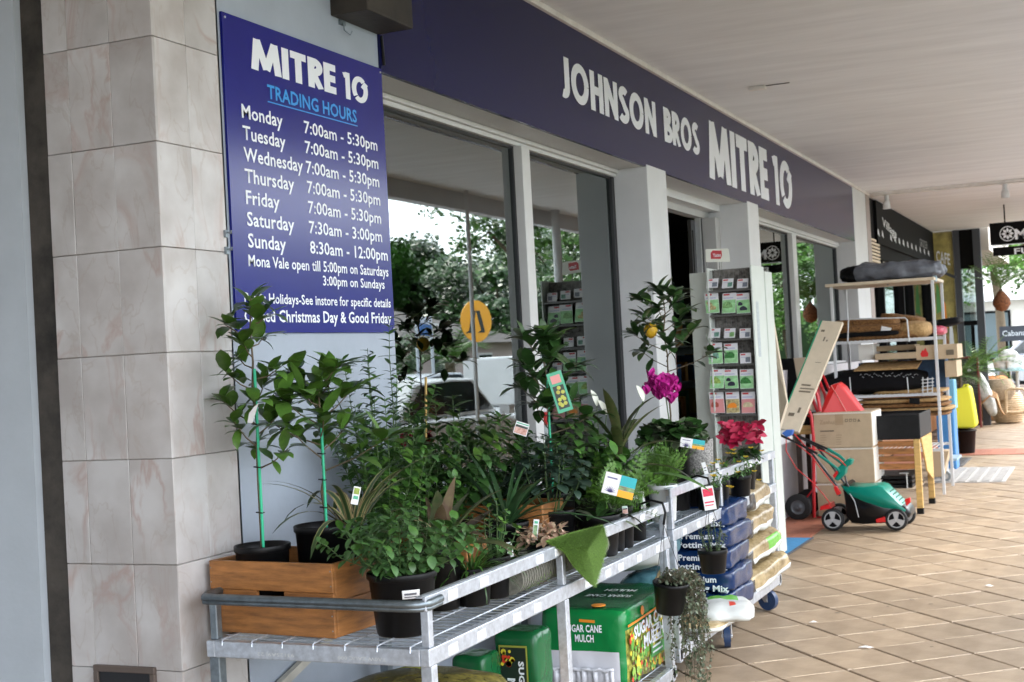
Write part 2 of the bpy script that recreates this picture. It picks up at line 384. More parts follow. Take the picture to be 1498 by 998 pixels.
# litter flecks
for (px, py, sz, lab) in [(1190, 911, .035, 'small white scrap of litter on the pavers nearest the trolley wheel'), (1266, 948, .045, 'pale crumpled scrap in a joint at the lower middle of the pavement'), (1447, 858, .03, 'small white crumb of litter at the right of the pavement')]:
    q = P(px, py, z=.004); mb = MB(); n = 7
    ring = [q+V((math.cos(6.28*i/n)*sz*rnd.uniform(.4, 1), math.sin(6.28*i/n)*sz*.5*rnd.uniform(.4, 1), rnd.uniform(0, .008))) for i in range(n)]
    mb.add(ring+[q+V((0, 0, .012))], [(i, (i+1) % n, n) for i in range(n)])
    tag(mb.build('litter', paper, loc=q), lab, 'litter', 'scraps of litter on the pavers')
# covers
gm = M('cover_concrete', (.38, .37, .36), .7, n=.15, ns=12)
t = thing('access_cover', 'large rectangular pale grey access cover with chequered ribs set in the pavers', 'cover', (-1.41, 15.65, 0))
MB().box(-1.79, -1.03, 14.83, 16.5, -.01, .008).build('frame', gm, t, bevel=.003)
mb = MB()
for i in range(12):
    for j in range(6): mb.box(-1.75+j*.12, -1.75+j*.12+.085, 14.88+i*.133, 14.88+i*.133+.09, .008, .016)
mb.build('rib', gm, t)['kind'] = 'stuff'
t = thing('drain_cover', 'small dark grey drain cover in the pavers behind the pale access cover', 'cover', (-2.0, 17.6, 0))
a, b = P(1396, 681, z=.01), P(1424, 672, z=.01)
MB().box(-2.03, -1.62, 16.7, 17.9, -.01, .010).build('frame', M('dark_iron', (.12, .12, .125), .6, .3, n=.2), t)
mb = MB()
for i in range(8): mb.box(-2.0, -1.65, 16.75+i*.14, 16.83+i*.14, .010, .016)
mb.build('rib', MATS['dark_iron'], t)['kind'] = 'stuff'
# ============================================================ MARBLE PILLAR and left wall
t = thing('left_wall', 'pale rendered wall at the far left edge beside the rusty dark post', 'wall', (-3.6, 3.38, 0))
MB().box(-4.4, -3.172, 3.38, 3.9, 0, 3.5).build('render', left_wall_m, t); MB().box(-4.6, -4.4, -30, 3.9, 0, 3.5).build('side_wall', left_wall_m, t)
t = thing('corroded_post', 'dark rusty steel post squeezed between the pale wall and the marble pillar', 'post', (-3.12, 3.45, 0))
MB().box(-3.171, -3.074, 3.41, 3.6, 0, 3.45).build('shaft', M('corroded_steel', (.022, .018, .014), .55, .3, n=.8, ns=4, bump=.5, bs=30, col2=(.10, .085, .07)), t)
t = thing('marble_pillar', 'pillar clad in veined pinkish white marble tiles left of the blue trading hours board', 'pillar', (-2.85, 3.55, 0))
MB().box(-3.064, -2.652, 3.408, 3.76, 0, 3.42).build('core', M('tile_grout', (.36, .32, .29), .9, n=.2), t)
zs = [.28-.3265, .28, .607]+[.607+.3265*k for k in range(1, 9)]
xs = [-3.073, -2.975, -2.808, -2.640]; ys = [3.3965, 3.5665, 3.738]
for k in range(len(zs)-1):
    z0, z1 = max(0, zs[k])+.001, min(3.40, zs[k+1])-.001
    if z1-z0 < .03: continue
    for i in range(3):
        MB().box(xs[i]+.0008, xs[i+1]-.0008, 3.396+rnd.uniform(0, .0015), 3.409, z0, z1).build('tile', marble, t, bevel=.0015, seg=1)
    for j in range(2):
        MB().box(-2.653, -2.6405-rnd.uniform(0, .0015), ys[j]+.0025 if j == 0 else ys[j]+.0008, ys[j+1]-.0008, z0, z1).build('tile', marble, t, bevel=.0015, seg=1)
f0 = P(138, 972, y=3.39); f1 = P(227, 975, y=3.39)
mb = MB(); x0, x1, z1 = f0.x, f1.x, f0.z
mb.box(x0, x1, 3.382, 3.397, z1-.02, z1).box(x0, x1, 3.382, 3.397, z1-.26, z1-.24).box(x0, x0+.018, 3.382, 3.397, z1-.24, z1-.02).box(x1-.018, x1, 3.382, 3.397, z1-.24, z1-.02)
ap = mb.build('access_panel', M('brown_metal', (.13, .10, .085), .5, .4), t, bevel=.002)
MB().box(x0+.018, x1-.018, 3.389, 3.396, z1-.24, z1-.02).build('door', M('dark_metal', (.03, .03, .032), .4, .5), ap)
for dz, lab in ((0, 'upper small metal hook screwed to the wall beside the marble pillar'), (-.055, 'lower small metal hook screwed to the wall beside the marble pillar')):
    q = P(333, 342, x=-2.63)+V((0, 0, dz)); mb = MB(); mb.box(-2.648, -2.632, q.y-.008, q.y+.004, q.z-.012, q.z+.012); mb.tube([q+V((0, 0, .004)), q+V((.014, 0, 0)), q+V((.014, 0, .01))], .003, 6)
    tag(mb.build('wall_hook', galv_d, loc=q), lab, 'hook', 'hooks beside the pillar')
# ============================================================ SHOP BUILDING
FX = -2.64; GX = -2.88; HZ = 2.71; TZ = 3.37
S = thing('hardware_shop', 'long single storey hardware shop front with white pillars, grey framed windows and an open doorway', 'shop', (-3, 10, 0))
MB().box(-2.95, -2.652, 3.70, 4.88, 0, 3.42).build('wall', blue_white, S)['label'] = 'pale blue grey painted wall carrying the trading hours board'
MB().box(-3.2, -2.66, 4.88, 17.4, HZ+.001, 3.42).build('lintel', white_paint, S)
for (a, b_, nm) in ((8.336, 8.747, 0), (11.007, 11.38, 0), (16.26, 17.43, 0)):
    mb = MB().box(-2.985, FX+.006, a, b_, 0, HZ+.015)
    if a > 16: mb = MB().box(-2.985, FX+.006, a, b_-.25, 0, 3.36)
    mb.build('column', white_paint, S, bevel=.006)
MB().box(-3.0, -2.63, 17.185, 17.46, 0, 3.36).build('party_pillar', M('pinkish_grey_render', (.36, .31, .29), .7, n=.1), S)
MB().box(-2.8, -2.70, 8.67, 8.76, 0, HZ).build('moulding', cornice_m, S)
# bulkheads under windows
MB().box(-2.96, -2.66, 4.88, 8.336, 0, .45).build('bulkhead', blue_white, S)
MB().box(-2.96, -2.652, 11.38, 16.26, 0, 1.30).build('bulkhead', M('bulkhead_paint', (.46, .44, .46), .5, n=.1, ns=5), S)
# doorway header, jambs
MB().box(-3.05, -2.872, 8.747, 11.007, 2.655, HZ+.004).build('door_header', white_paint, S)
MB().box(-3.05, -2.965, 8.747, 11.0, 2.60, 2.655).build('door_head', grey_paint, S)
MB().box(-3.0, -2.875, 10.86, 11.007, 0, 2.60).build('jamb', grey_paint, S)
mb = MB().box(-3.03, -2.99, 10.80, 10.84, 0, 2.60); mb.box(-3.0, -2.985, 10.845, 10.86, 0, 2.60, 1)
mb.build('door_track', [alu, gasket], S)
def window(y0, y1, z0, z1, mulls, name='window', dark=True):
    fr = MB()
    # head frame in two steps, sill, stiles
    fr.box(GX-.03, GX+.055, y0, y1, z1, HZ-.002).box(GX-.03, GX+.035, y0, y1, z1-.022, z1)
    fr.box(GX-.03, GX+.06, y0, y1, z0-.05, z0).box(GX-.03, GX+.02, y0, y0+.04, z0, z1-.022).box(GX-.03, GX+.02, y1-.05, y1, z0, z1-.022, 1)
    for m0, m1 in mulls: fr.box(GX-.04, GX+.06, m0, m1, z0, z1-.022)
    f = fr.build('window_frame', [alu_w, gasket], S, bevel=.003)
    gk = MB().box(GX-.008, GX+.012, y0+.04, y1-.05, z1-.034, z1-.022)
    for m0, m1 in mulls: gk.box(GX-.008, GX+.012, m0-.02, m0-.001, z0, z1-.034)
    gk.build('gasket', gasket, f)
    edges = [y0+.04]+[e for m_ in mulls for e in m_]+[y1-.05]
    for i in range(0, len(edges), 2):
        MB().box(GX-.006, GX, edges[i]+.001, edges[i+1]-.001, z0, z1-.022).build('pane', glass, f)
window(4.88, 8.336, .47, 2.685, [(6.72, 6.83)])
window(11.38, 16.26, 1.32, 2.67, [(13.60, 13.78)])
# door leaf: open doorway with dark interior, a sliding glass leaf parked behind
mb = MB().box(-3.06, -3.03, 10.68, 10.70, 0, 2.58).box(-3.06, -3.03, 10.74, 10.8, 0, 2.58).box(-3.06, -3.03, 10.70, 10.74, 2.50, 2.58).box(-3.06, -3.03, 10.70, 10.74, 0, .1)
d = mb.build('door_leaf', gasket, S)
# interior
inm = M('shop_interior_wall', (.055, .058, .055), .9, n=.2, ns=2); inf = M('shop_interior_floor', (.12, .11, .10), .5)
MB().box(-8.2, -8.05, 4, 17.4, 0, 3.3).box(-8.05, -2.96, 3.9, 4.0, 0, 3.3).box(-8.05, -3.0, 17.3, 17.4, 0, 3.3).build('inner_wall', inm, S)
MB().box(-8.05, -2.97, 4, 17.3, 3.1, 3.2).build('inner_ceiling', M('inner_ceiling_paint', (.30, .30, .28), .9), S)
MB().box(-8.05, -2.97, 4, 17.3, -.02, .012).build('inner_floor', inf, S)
mb = MB().box(-3.07, -2.9, 4.9, 8.3, 2.60, 2.62, 0); mb.box(-3.2, -3.18, 4.95, 8.3, 2.36, 2.58, 0); mb.build('blind_box', white_paint, S)
MB().box(-3.42, -3.40, 7.55, 8.0, .2, 2.45).box(-3.42, -3.40, 7.45, 7.49, .2, 2.6).build('display_panel', M('display_back', (.28, .31, .30), .6), S)
lc = P(737, 312, x=-4.4)
lamp = thing('tube_light', 'glowing fluorescent tube light inside the shop seen through the first window', 'light', lc)
MB().box(lc.x-.12, lc.x+.12, lc.y-.6, lc.y+.5, lc.z+.03, lc.z+.09).build('housing', white_paint, lamp)
MB().cyl((lc.x, lc.y-.55, lc.z), (lc.x, lc.y+.45, lc.z), .022).build('tube', M('tube_glow', (1, .9, .55), emit=9), lamp)
for yy in (-.5, .4): MB().cyl((lc.x, lc.y+yy, lc.z+.09), (lc.x, lc.y+yy, 3.1), .005, n=6).build('hanger', alu, lamp)
pa, pb, pc2 = P(566, 221, x=-2.895), P(588, 238, x=-2.895), P(589, 262, x=-2.895)
wp_ = thing('window_poster', 'small red and white poster taped inside the first window beside the blue board', 'poster', pc2)
MB().box(-2.899, -2.896, pa.y-.05, pb.y, pc2.z, pb.z).build('sheet', paper, wp_); MB().box(-2.899, -2.896, pa.y-.05, pb.y, pb.z+.001, pa.z).build('red_band', M('poster_red', (.55, .08, .05), .6), wp_)
pa, pb = P(607, 240, x=-2.90), P(680, 275, x=-2.90)
wp_ = thing('window_poster', 'white notice sheet taped inside the top of the first window', 'poster', pb); MB().box(-2.903, -2.900, pa.y, pa.y+.28, pa.z-.20, pa.z-.02).build('sheet', M('notice_sheet', (.30, .32, .32), .6), wp_)
# stock shelves inside
shelfm = M('interior_shelf', (.12, .12, .12), .6); cols = [(.30, .05, .04), (.35, .3, .08), (.06, .13, .28), (.3, .3, .28), (.05, .16, .08), (.03, .03, .03), (.35, .16, .04)]
sm_ = [M('stock_%s' % n_, c, .5) for n_, c in zip(('red', 'yellow', 'blue', 'white', 'green', 'black', 'orange'), cols)]
for k, (sx, sy, L) in enumerate(((-4.3, 7.2, 1.6), (-4.4, 9.4, 1.5), (-4.1, 11.8, 1.7), (-4.2, 14.0, 1.8), (-5.6, 8, 2.0))):
    t = thing('stock_shelf', ['dark shelf of stock inside behind the mullion of the first window', 'dark shelf of stock inside the open doorway', 'dark shelf of stock behind the near pane of the far window', 'dark shelf of stock behind the far pane of the far window', 'dark shelf of stock deepest inside the shop behind the first window'][k], 'shelf', (sx, sy, 0), 'stock shelves inside the shop')
    mb = MB().box(sx-.2, sx-.18, sy, sy+L, 0, 2.1)
    for z in range(6): mb.box(sx-.18, sx+.2, sy, sy+L, .12+z*.36, .14+z*.36)
    mb.build('rack', shelfm, t)
    st = MB()
    for z in range(6):
        y = sy+.02
        while y < sy+L-.12:
            d_ = rnd.uniform(.07, .16); hh = rnd.uniform(.14, .29)
            if rnd.random() < .85: st.box(sx-.1, sx+.17, y, y+d_, .141+z*.36, .141+z*.36+hh, rnd.randrange(7))
            y += d_+.012
    st.build('stock', sm_, t)['kind'] = 'stuff'
# ============================================================ AWNING SOFFIT
A = thing('awning', 'wide pale awning over the pavement with a board lined underside', 'awning', (-1, 12, 3.37))
js = [-30, -12, -4, 1.2, 5.4, 9.5, 13.5, 17.45]
for a, b_ in zip(js[:-1], js[1:]):
    for x0, x1 in ((-2.66, .62),):
        MB().box(x0+.0015, x1-.0015, a+.0015, b_-.0015, 3.385+rnd.uniform(0, .003), 3.40).build('panel', soffit_m, A)
MB().box(-3.3, .62, 17.46, 24.42, 3.375, 3.40).build('panel', soffit_m, A)
MB().box(-4.5, .66, -30, 24.5, 3.40, 3.62).build('deck', cornice_m, A)
MB().box(.62, .74, -30, 24.5, 3.20, 3.66).build('edge_fascia', white_paint, A)
MB().box(-2.655, -2.615, 4.86, 17.43, 3.352, 3.3845).build('cornice', cornice_m, A, bevel=.004)
mb = MB(); mb.tube([(-2.6, 17.46, 3.352), (-1.2, 17.46, 3.35), (.6, 17.46, 3.352)], .014, 8); mb.box(-2.6, .6, 17.38, 17.50, 3.362, 3.385)
mb.build('conduit', cornice_m, A)
for (px, py) in ((1108, 128),):
    q = P(px, py, z=3.38); MB().box(q.x-.06, q.x+.06, q.y-.03, q.y+.03, 3.362, 3.386).build('joint_clip', cornice_m, A, bevel=.004)
for k in range(1):
    q = P(1108, 128, z=3.38); MB().box(q.x+.061, q.x+.061+.17, q.y-.003, q.y+.004, 3.381, 3.386).build('crack', gasket, A)
for (px, lab) in ((1297, 'small white spotlight under the awning nearest the shop wall'), (1470, 'small white spotlight under the awning at the right edge of the view')):
    q = P(px, 290 if px < 1400 else 272, y=17.46)
    t = thing('spotlight', lab, 'light', (q.x, 17.46, 3.33), 'spotlights on the awning conduit')
    MB().cyl((q.x, 17.46, 3.34), (q.x, 17.46, 3.27), .028, .03).build('mount', white_paint, t)
    MB().lathe((q.x, 17.43, 3.27), [(.02, 0), (.042, -.01), (.05, -.10), (.042, -.10), (.03, -.02)], 16).build('lamp_head', white_paint, t)
# awning posts by the kerb (seen only in the glass)
for k, (y, pr_) in enumerate(((-3.0, .045), (13.3, .022), (15.9, .055))):
    mb = MB().cyl((.5, y, 0), (.5, y, 3.4), pr_); mb.box(.4, .6, y-.1, y+.1, 0, .02)
    tag(mb.build('awning_post', white_paint, loc=(.5, y, 0)), '%s white awning post by the kerb' % ('nearest round', 'slender middle', 'thick far')[k], 'post', 'awning posts by the kerb')
# ============================================================ SIGNS
t = thing('fascia_sign', 'long navy fascia sign lettered JOHNSON BROS MITRE 10 in white over the shop front', 'sign', (FX, 10.5, HZ))
ed = [4.86, 7.3, 9.74, 12.18, 14.62, 16.262]
for a, b_ in zip(ed[:-1], ed[1:]): MB().box(-2.662, FX, a+.0004, b_-.0004, HZ, 3.352).build('panel', navy, t)
lx = FX+.002
logo('JOHNSON', t, (lx, 6.88, 2.93), YD, ZD, 8.60-6.88, .232, letter_w, t=.215, gap=.07)
logo('BROS', t, (lx, 8.775, 2.93), YD, ZD, 9.63-8.775, .235, letter_w, t=.215, gap=.065)
logo('MITRE', t, (lx, 9.89, 2.795), YD, ZD, 11.83-9.89, .45, letter_w, t=.235, gap=.06)
logo('10', t, (lx, 12.04, 2.79), YD, ZD, 12.83-12.04, .445, letter_w, t=.20, gap=.08)
t = thing('trading_hours_sign', 'blue board with MITRE 10 trading hours in white lettering beside the marble pillar', 'sign', (FX, 4.3, 1.645))
MB().box(-2.651, FX, 3.770, 4.862, 1.646, 2.722).build('board', signblue, t, bevel=.001, seg=1)
lx = FX+.0012
logo('MITRE', t, (lx, 3.930, 2.556), YD, ZD, 4.490-3.930, .112, letter_w, t=.235, gap=.06)
logo('10', t, (lx, 4.545, 2.553), YD, ZD, 4.735-4.545, .104, letter_w, t=.20, gap=.07)
text('TRADING HOURS', t, (lx, 4.018, 2.470), YD, ZD, .62, .050, letter_c, .022)
MB().box(lx-.0005, lx+.0006, 4.018, 4.64, 2.455, 2.459).build('underline', letter_c, t)
rows = [('Monday', .25, '7:00am - 5:30pm'), ('Tuesday', .262, '7:00am - 5:30pm'), ('Wednesday', .37, '7:00am - 5:30pm'), ('Thursday', .305, '7:00am - 5:30pm'), ('Friday', .205, '7:00am - 5:30pm'), ('Saturday', .292, '7:30am - 3:00pm'), ('Sunday', .232, '8:30am - 12:00pm')]
for i, (dn, wd, hr) in enumerate(rows):
    z = 2.378-i*.0735
    text(dn, t, (lx, 3.856, z), YD, ZD, wd, .049, letter_w, .016)
    text(hr, t, (lx, 4.247, z), YD, ZD, .545 if i < 6 else .585, .047, letter_w, .014)
text('Mona Vale open till 5:00pm on Saturdays', t, (lx, 3.853, 1.873), YD, ZD, .977, .040, letter_w, .014)
text('3:00pm on Sundays', t, (lx, 4.325, 1.822), YD, ZD, .468, .037, letter_w, .014)
text('Public Holidays-See instore for specific details', t, (lx, 3.818, 1.748), YD, ZD, 1.018, .036, letter_w, .014)
text('Closed Christmas Day & Good Friday', t, (lx, 3.813, 1.684), YD, ZD, 1.022, .043, letter_w, .018)
for y, z in ((3.785, 2.705), (4.848, 2.705), (3.785, 1.662), (4.848, 1.662)): MB().cyl((lx-.001, y, z), (lx+.002, y, z), .004, n=10).build('screw', alu, t)
a = P(492, 34, x=-2.42); b_ = P(607, 43, x=-2.42)
t = thing('steel_box_bracket', 'dark brown rusty steel box fixed over the corner of the blue fascia at the top', 'box', (-2.5, 4.3, 2.8))
c0 = P(505, 36, x=-2.3); c1 = P(606, 43, x=-2.3)
mb = MB().box(-2.655, P(605, 41, y=4.87).x, 4.50, 4.87, P(555, 51, y=4.87).z, 3.38); mb.build('casing', brown_steel, t, bevel=.006)
q = P(503, 33, x=-2.64); MB().tube([q, q+V((0, 0, -.03)), q+V((.02, .01, -.05)), q+V((.03, .01, -.035))], .003, 6).box(-2.652, -2.644, q.y-.02, q.y+.02, q.z-.01, q.z+.01).build('hook', galv_d, t)
q = P(557, 60, x=-2.64); MB().tube([q+V((.005, 0, .02)), q+V((.008, .004, -.1))], .006, 6).build('cable', black_pl, t)
# ============================================================ TROLLEYS
def trolley(name, label, y0, y1, zd, zr, zb, posts, ends=True, wheels=()):
    x0, x1 = -2.565, -1.80
    t = thing(name, label, 'trolley', (-2.18, (y0+y1)/2, 0), 'galvanised plant display trolleys')
    # deck frame
    def frame(z, nm):
        mb = MB()
        mb.box(x1-.030, x1, y0, y1, z-.05, z).box(x0, x0+.030, y0, y1, z-.05, z)
        mb.box(x0+.0305, x1-.0305, y0, y0+.028, z-.05, z-.001).box(x0+.0305, x1-.0305, y1-.028, y1, z-.05, z-.001)
        f = mb.build(nm, galv, t, bevel=.003)
        n = int((y1-y0)/.045)
        for k in range(7):
            xx = x0+.06+k*(x1-x0-.12)/6; MB().tube([(xx, y0-.004, z-.012), (xx, y0-.002, z+.004), (xx, y0+.03, z+.006), (xx, y1-.03, z+.006)], .0032, 6).build('wire', galv, f)
        for k in range(1, n):
            yy = y0+k*(y1-y0)/n; MB().tube([(x0+.01, yy, z+.0005), (x1-.01, yy, z+.0005)], .0022, 5).build('wire', galv, f)
        return f
    d = frame(zd, 'deck'); frame(zb, 'bottom_shelf')
    for yp in posts:
        yp2 = min(max(yp, y0+.02), y1-.02)
        for xx in (x1-.036, x0):
            h = zr
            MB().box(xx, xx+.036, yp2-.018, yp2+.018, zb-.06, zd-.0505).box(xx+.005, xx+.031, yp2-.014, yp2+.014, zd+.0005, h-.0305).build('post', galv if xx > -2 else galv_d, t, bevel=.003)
    # side rails
    r = MB().box(x1-.009, x1+.002, y0-.01, y1, zr-.036, zr+.006); r.box(x1-.03, x1-.0095, y0-.01, y1, zr, zr+.006)
    r.build('rail', galv, t, bevel=.002)
    for k in range(int((y1-y0)/.22)):
        for zz, nm in ((zr-.03, 'rail'), (zd-.042, 'deck')):
            if rnd.random() < .7:
                yy = y0+.12+k*.22+rnd.uniform(-.04, .04)
                MB().box(x1+.0022 if nm == 'rail' else x1+.0004, x1+.0034 if nm == 'rail' else x1+.0014, yy, yy+.062, zz, zz+.028).build('price_label', M('faded_label', (.70, .72, .72), .5, n=.12, ns=70), t)
    for (xx, yy, a) in wheels:
        c = V((xx, yy, .058)); wh = MB().cyl(c-V((0, .0, 0))+V((math.cos(a)*.016, math.sin(a)*.016, 0)), c-V((math.cos(a)*.016, math.sin(a)*.016, 0)), .058, n=28)
        o = wh.build('caster', M('navy_rubber', (.02, .045, .11), .45), t, bevel=.006)
        cs = MB(); dx = V((math.cos(a), math.sin(a), 0)); fw = V((-dx.y, dx.x, 0)); off = fw*.035
        for sgn in (-1, 1):
            b0 = c+dx*(.022*sgn); cs.prism([b0-fw*.012-V((0, 0, .01)), b0+fw*.012-V((0, 0, .01)), b0+off+fw*.03+V((0, 0, .068)), b0+off-fw*.045+V((0, 0, .068))], dx*.003*sgn)
        cs.box(c.x+off.x-.05, c.x+off.x+.05, c.y+off.y-.045, c.y+off.y+.045, .126, .1305)
        cs.cyl(c+off+V((0, 0, .0685)), c+off+V((0, 0, .0725)), .04, n=20); cs.cyl(c+dx*.028, c-dx*.028, .009, n=10)
        cs.build('caster_fork', M('bright_zinc', (.62, .63, .64), .3, .85), o)
        MB().cyl(c+dx*.0165, c+dx*.0185, .032, n=24).cyl(c-dx*.0165, c-dx*.0185, .032, n=24).build('caster_hub', MATS['navy_rubber'], o)
    return t
T1 = trolley('display_trolley', 'nearest galvanised trolley with the timber crate and the green sugar cane mulch bale', 3.42, 5.74, .70, .845, .135, (3.45, 4.49, 5.70), wheels=((-1.86, 3.55, 0), (-2.45, 3.55, 0), (-2.45, 5.6, 0)))
# bent end rail and hooked end frame
pts = [(-2.575, 3.62, .835), (-2.575, 3.45, .835), (-2.555, 3.405, .835), (-1.86, 3.395, .83), (-1.815, 3.402, .83), (-1.797, 3.43, .83), (-1.796, 3.5, .832)]
MB().tube(pts, .0125, 10).tube([V(p)-V((0, 0, .013)) for p in pts], .0085, 10).build('end_rail', M('tarnished_steel_tube', (.17, .20, .22), .38, .8, n=.3, ns=30), T1)
text('TA0W ZAUC 000', T1, (-1.94, 3.4185, .672), -XD, -ZD, .16, .011, MATS['faded_label'], .0, name='stamped_number')
text('93125A9J 22', T1, (-2.25, 3.4185, .672), -XD, -ZD, .13, .011, MATS['faded_label'], .0, name='stamped_number')
T2 = trolley('display_trolley', 'second galvanised trolley holding the white pot fern and blue potting mix bags, on blue casters', 5.79, 7.85, .72, .90, .19, (5.82, 6.66, 7.82), wheels=((-1.84, 6.74, R(15)), (-1.86, 7.74, R(70)), (-2.45, 7.7, 0), (-2.45, 5.95, 0)))
ROD = M('black_cord', (.012, .012, .012), .5)

# ============================================================ PLANT KIT
def leaf_mesh(name, L, W, curl, mat, n=4, shape='ell', fold=.18, wave=0):
    vs = []
    for i in range(n+1):
        t = i/n
        if shape == 'ell': wd = W/2*math.sin(math.pi*min(1, t*.98+.02))**.75 if 0 < i < n else (.04*W if i == 0 else 0.002*W)
        elif shape == 'strap': wd = W/2*(1-t)**.35*(.55+.45*min(1, t*4)) if i < n else .003*W
        elif shape == 'lance': wd = W/2*(math.sin(math.pi*min(1, t*.9+.08)))**.9 if i < n else .003*W
        a = curl*t; x = L*(math.sin(a)/curl if abs(curl) > 1e-3 else t); z = -L*((1-math.cos(a))/curl if abs(curl) > 1e-3 else 0)
        wz = wave*W*math.sin(i*2.3)
        vs += [(x, wd, z+fold*wd+wz), (x, 0, z), (x, -wd, z+fold*wd-wz)]
    fs = []
    for i in range(n):
        a = 3*i; fs += [(a, a+1, a+4, a+3), (a+1, a+2, a+5, a+4)]
    me = bpy.data.meshes.new(name); me.from_pydata(vs, [], fs); me.materials.append(mat)
    me.polygons.foreach_set('use_smooth', [True]*len(fs)); return me
def leaf_mat(name, col, col2, rough=.38, n=.25, var=.28, spec=.5):
    m = M(name, col, rough, n=n, ns=22, var=var, col2=col2, spec=spec)
    m.node_tree.nodes['Principled BSDF'].inputs['Transmission Weight'].default_value = 0
    return m
LM = dict(
    dark=leaf_mat('leaf_dark_glossy', (.020, .055, .014), (.040, .105, .024), .30),
    citrus=leaf_mat('leaf_citrus', (.032, .078, .012), (.07, .15, .02), .32),
    lime=leaf_mat('leaf_fresh_green', (.07, .18, .025), (.12, .25, .04), .4),
    mid=leaf_mat('leaf_mid_green', (.032, .10, .018), (.075, .19, .03), .42, var=.4),
    soft=leaf_mat('leaf_soft_green', (.045, .125, .035), (.10, .23, .06), .55, var=.35),
    fern=leaf_mat('leaf_fern', (.060, .155, .020), (.12, .26, .035), .5),
    strap=leaf_mat('leaf_strap_dark', (.018, .055, .02), (.035, .09, .03), .4),
    vein=leaf_mat('leaf_dark_veined', (.014, .034, .022), (.05, .09, .06), .4),
    red=leaf_mat('leaf_bronze', (.075, .035, .03), (.11, .09, .045), .4),
    green_red=leaf_mat('leaf_cordyline', (.035, .085, .02), (.10, .09, .04), .38),
    pink=leaf_mat('leaf_pink', (.66, .30, .26), (.55, .50, .30), .5),
    poin=leaf_mat('bract_crimson', (.36, .004, .035), (.52, .012, .07), .5, var=.15),
    cyc=leaf_mat('petal_magenta', (.48, .008, .24), (.62, .03, .34), .5, var=.12),
    yellow=leaf_mat('petal_yellow', (.80, .55, .02), (.9, .7, .05), .5, var=.1),
    white=leaf_mat('petal_white', (.7, .72, .6), (.75, .76, .66), .5, var=.05),
    grey=leaf_mat('leaf_grey_green', (.045, .065, .035), (.10, .12, .07), .6, var=.4),
    bark=M('stem_bark', (.12, .09, .055), .8, n=.3, ns=40), gstem=M('stem_green', (.06, .11, .03), .6))
STRIPE = bpy.data.materials.new('leaf_striped'); STRIPE.use_nodes = True
def _stripe():
    t = STRIPE.node_tree; b = t.nodes['Principled BSDF']; tc = t.nodes.new('ShaderNodeTexCoord'); sp = t.nodes.new('ShaderNodeSeparateXYZ')
    t.links.new(tc.outputs['Object'], sp.inputs[0]); ab = t.nodes.new('ShaderNodeMath'); ab.operation = 'ABSOLUTE'; t.links.new(sp.outputs[1], ab.inputs[0])
    cr = t.nodes.new('ShaderNodeValToRGB'); cr.color_ramp.interpolation = 'LINEAR'
    e = cr.color_ramp.elements; e[0].position = 0; e[0].color = (.03, .06, .02, 1); e[1].position = .95; e[1].color = (.45, .36, .16, 1)
    x = e.new(.45); x.color = (.05, .09, .03, 1); x = e.new(.6); x.color = (.42, .38, .16, 1); x = e.new(.78); x.color = (.14, .07, .05, 1)
    mr = t.nodes.new('ShaderNodeMapRange'); mr.inputs[2].default_value = .016; t.links.new(ab.outputs[0], mr.inputs[0])
    t.links.new(mr.outputs[0], cr.inputs[0]); t.links.new(cr.outputs[0], b.inputs['Base Color']); b.inputs['Roughness'].default_value = .45
_stripe(); LM['stripe'] = STRIPE
LMESH = {}
def lm(kind, L, W, shape='ell', curls=(.2, .6, 1.0), fold=.18, n=4, wave=0):
    key = (kind, round(L, 3), round(W, 3), shape, curls)
    if key not in LMESH: LMESH[key] = [leaf_mesh('leaf', L, W, c, LM[kind], n, shape, fold, wave) for c in curls]
    return LMESH[key]
CAMP = V((0, 0, CAMH))
class Foliage:
    def __init__(s, root): s.root = root; s.it = []
    def put(s, me, pos, d, up=None, sc_=1.0):
        d = V(d).normalized(); up = V(up or (0, 0, 1))
        y = up.cross(d)
        if y.length < .05: y = V((1, 0, 0)).cross(d)
        y.normalize(); z = d.cross(y)
        s.it.append((V(pos), Matrix((d, y, z)).transposed(), sc_, me))
    def done(s, singles=300, name='leaf', stuffname='foliage'):
        off = root_off(s.root); it = sorted(s.it, key=lambda q: -q[2]/max(.5, (q[0]-CAMP).length))
        for (p, m3, k, me) in it[:singles]:
            o = bpy.data.objects.new(name, me); C.objects.link(o); o.parent = s.root
            o.matrix_basis = Matrix.Translation(p-off) @ (m3*k).to_4x4()
        rest = it[singles:]
        if rest:
            mb = MB(); mats = []
            for (p, m3, k, me) in rest:
                mt = me.materials[0]
                if mt not in mats: mats.append(mt)
                mb.add([p+m3@(v.co*k) for v in me.vertices], [tuple(f.vertices) for f in me.polygons], mats.index(mt), True)
            o = mb.build(stuffname, mats, s.root); o['kind'] = 'stuff'
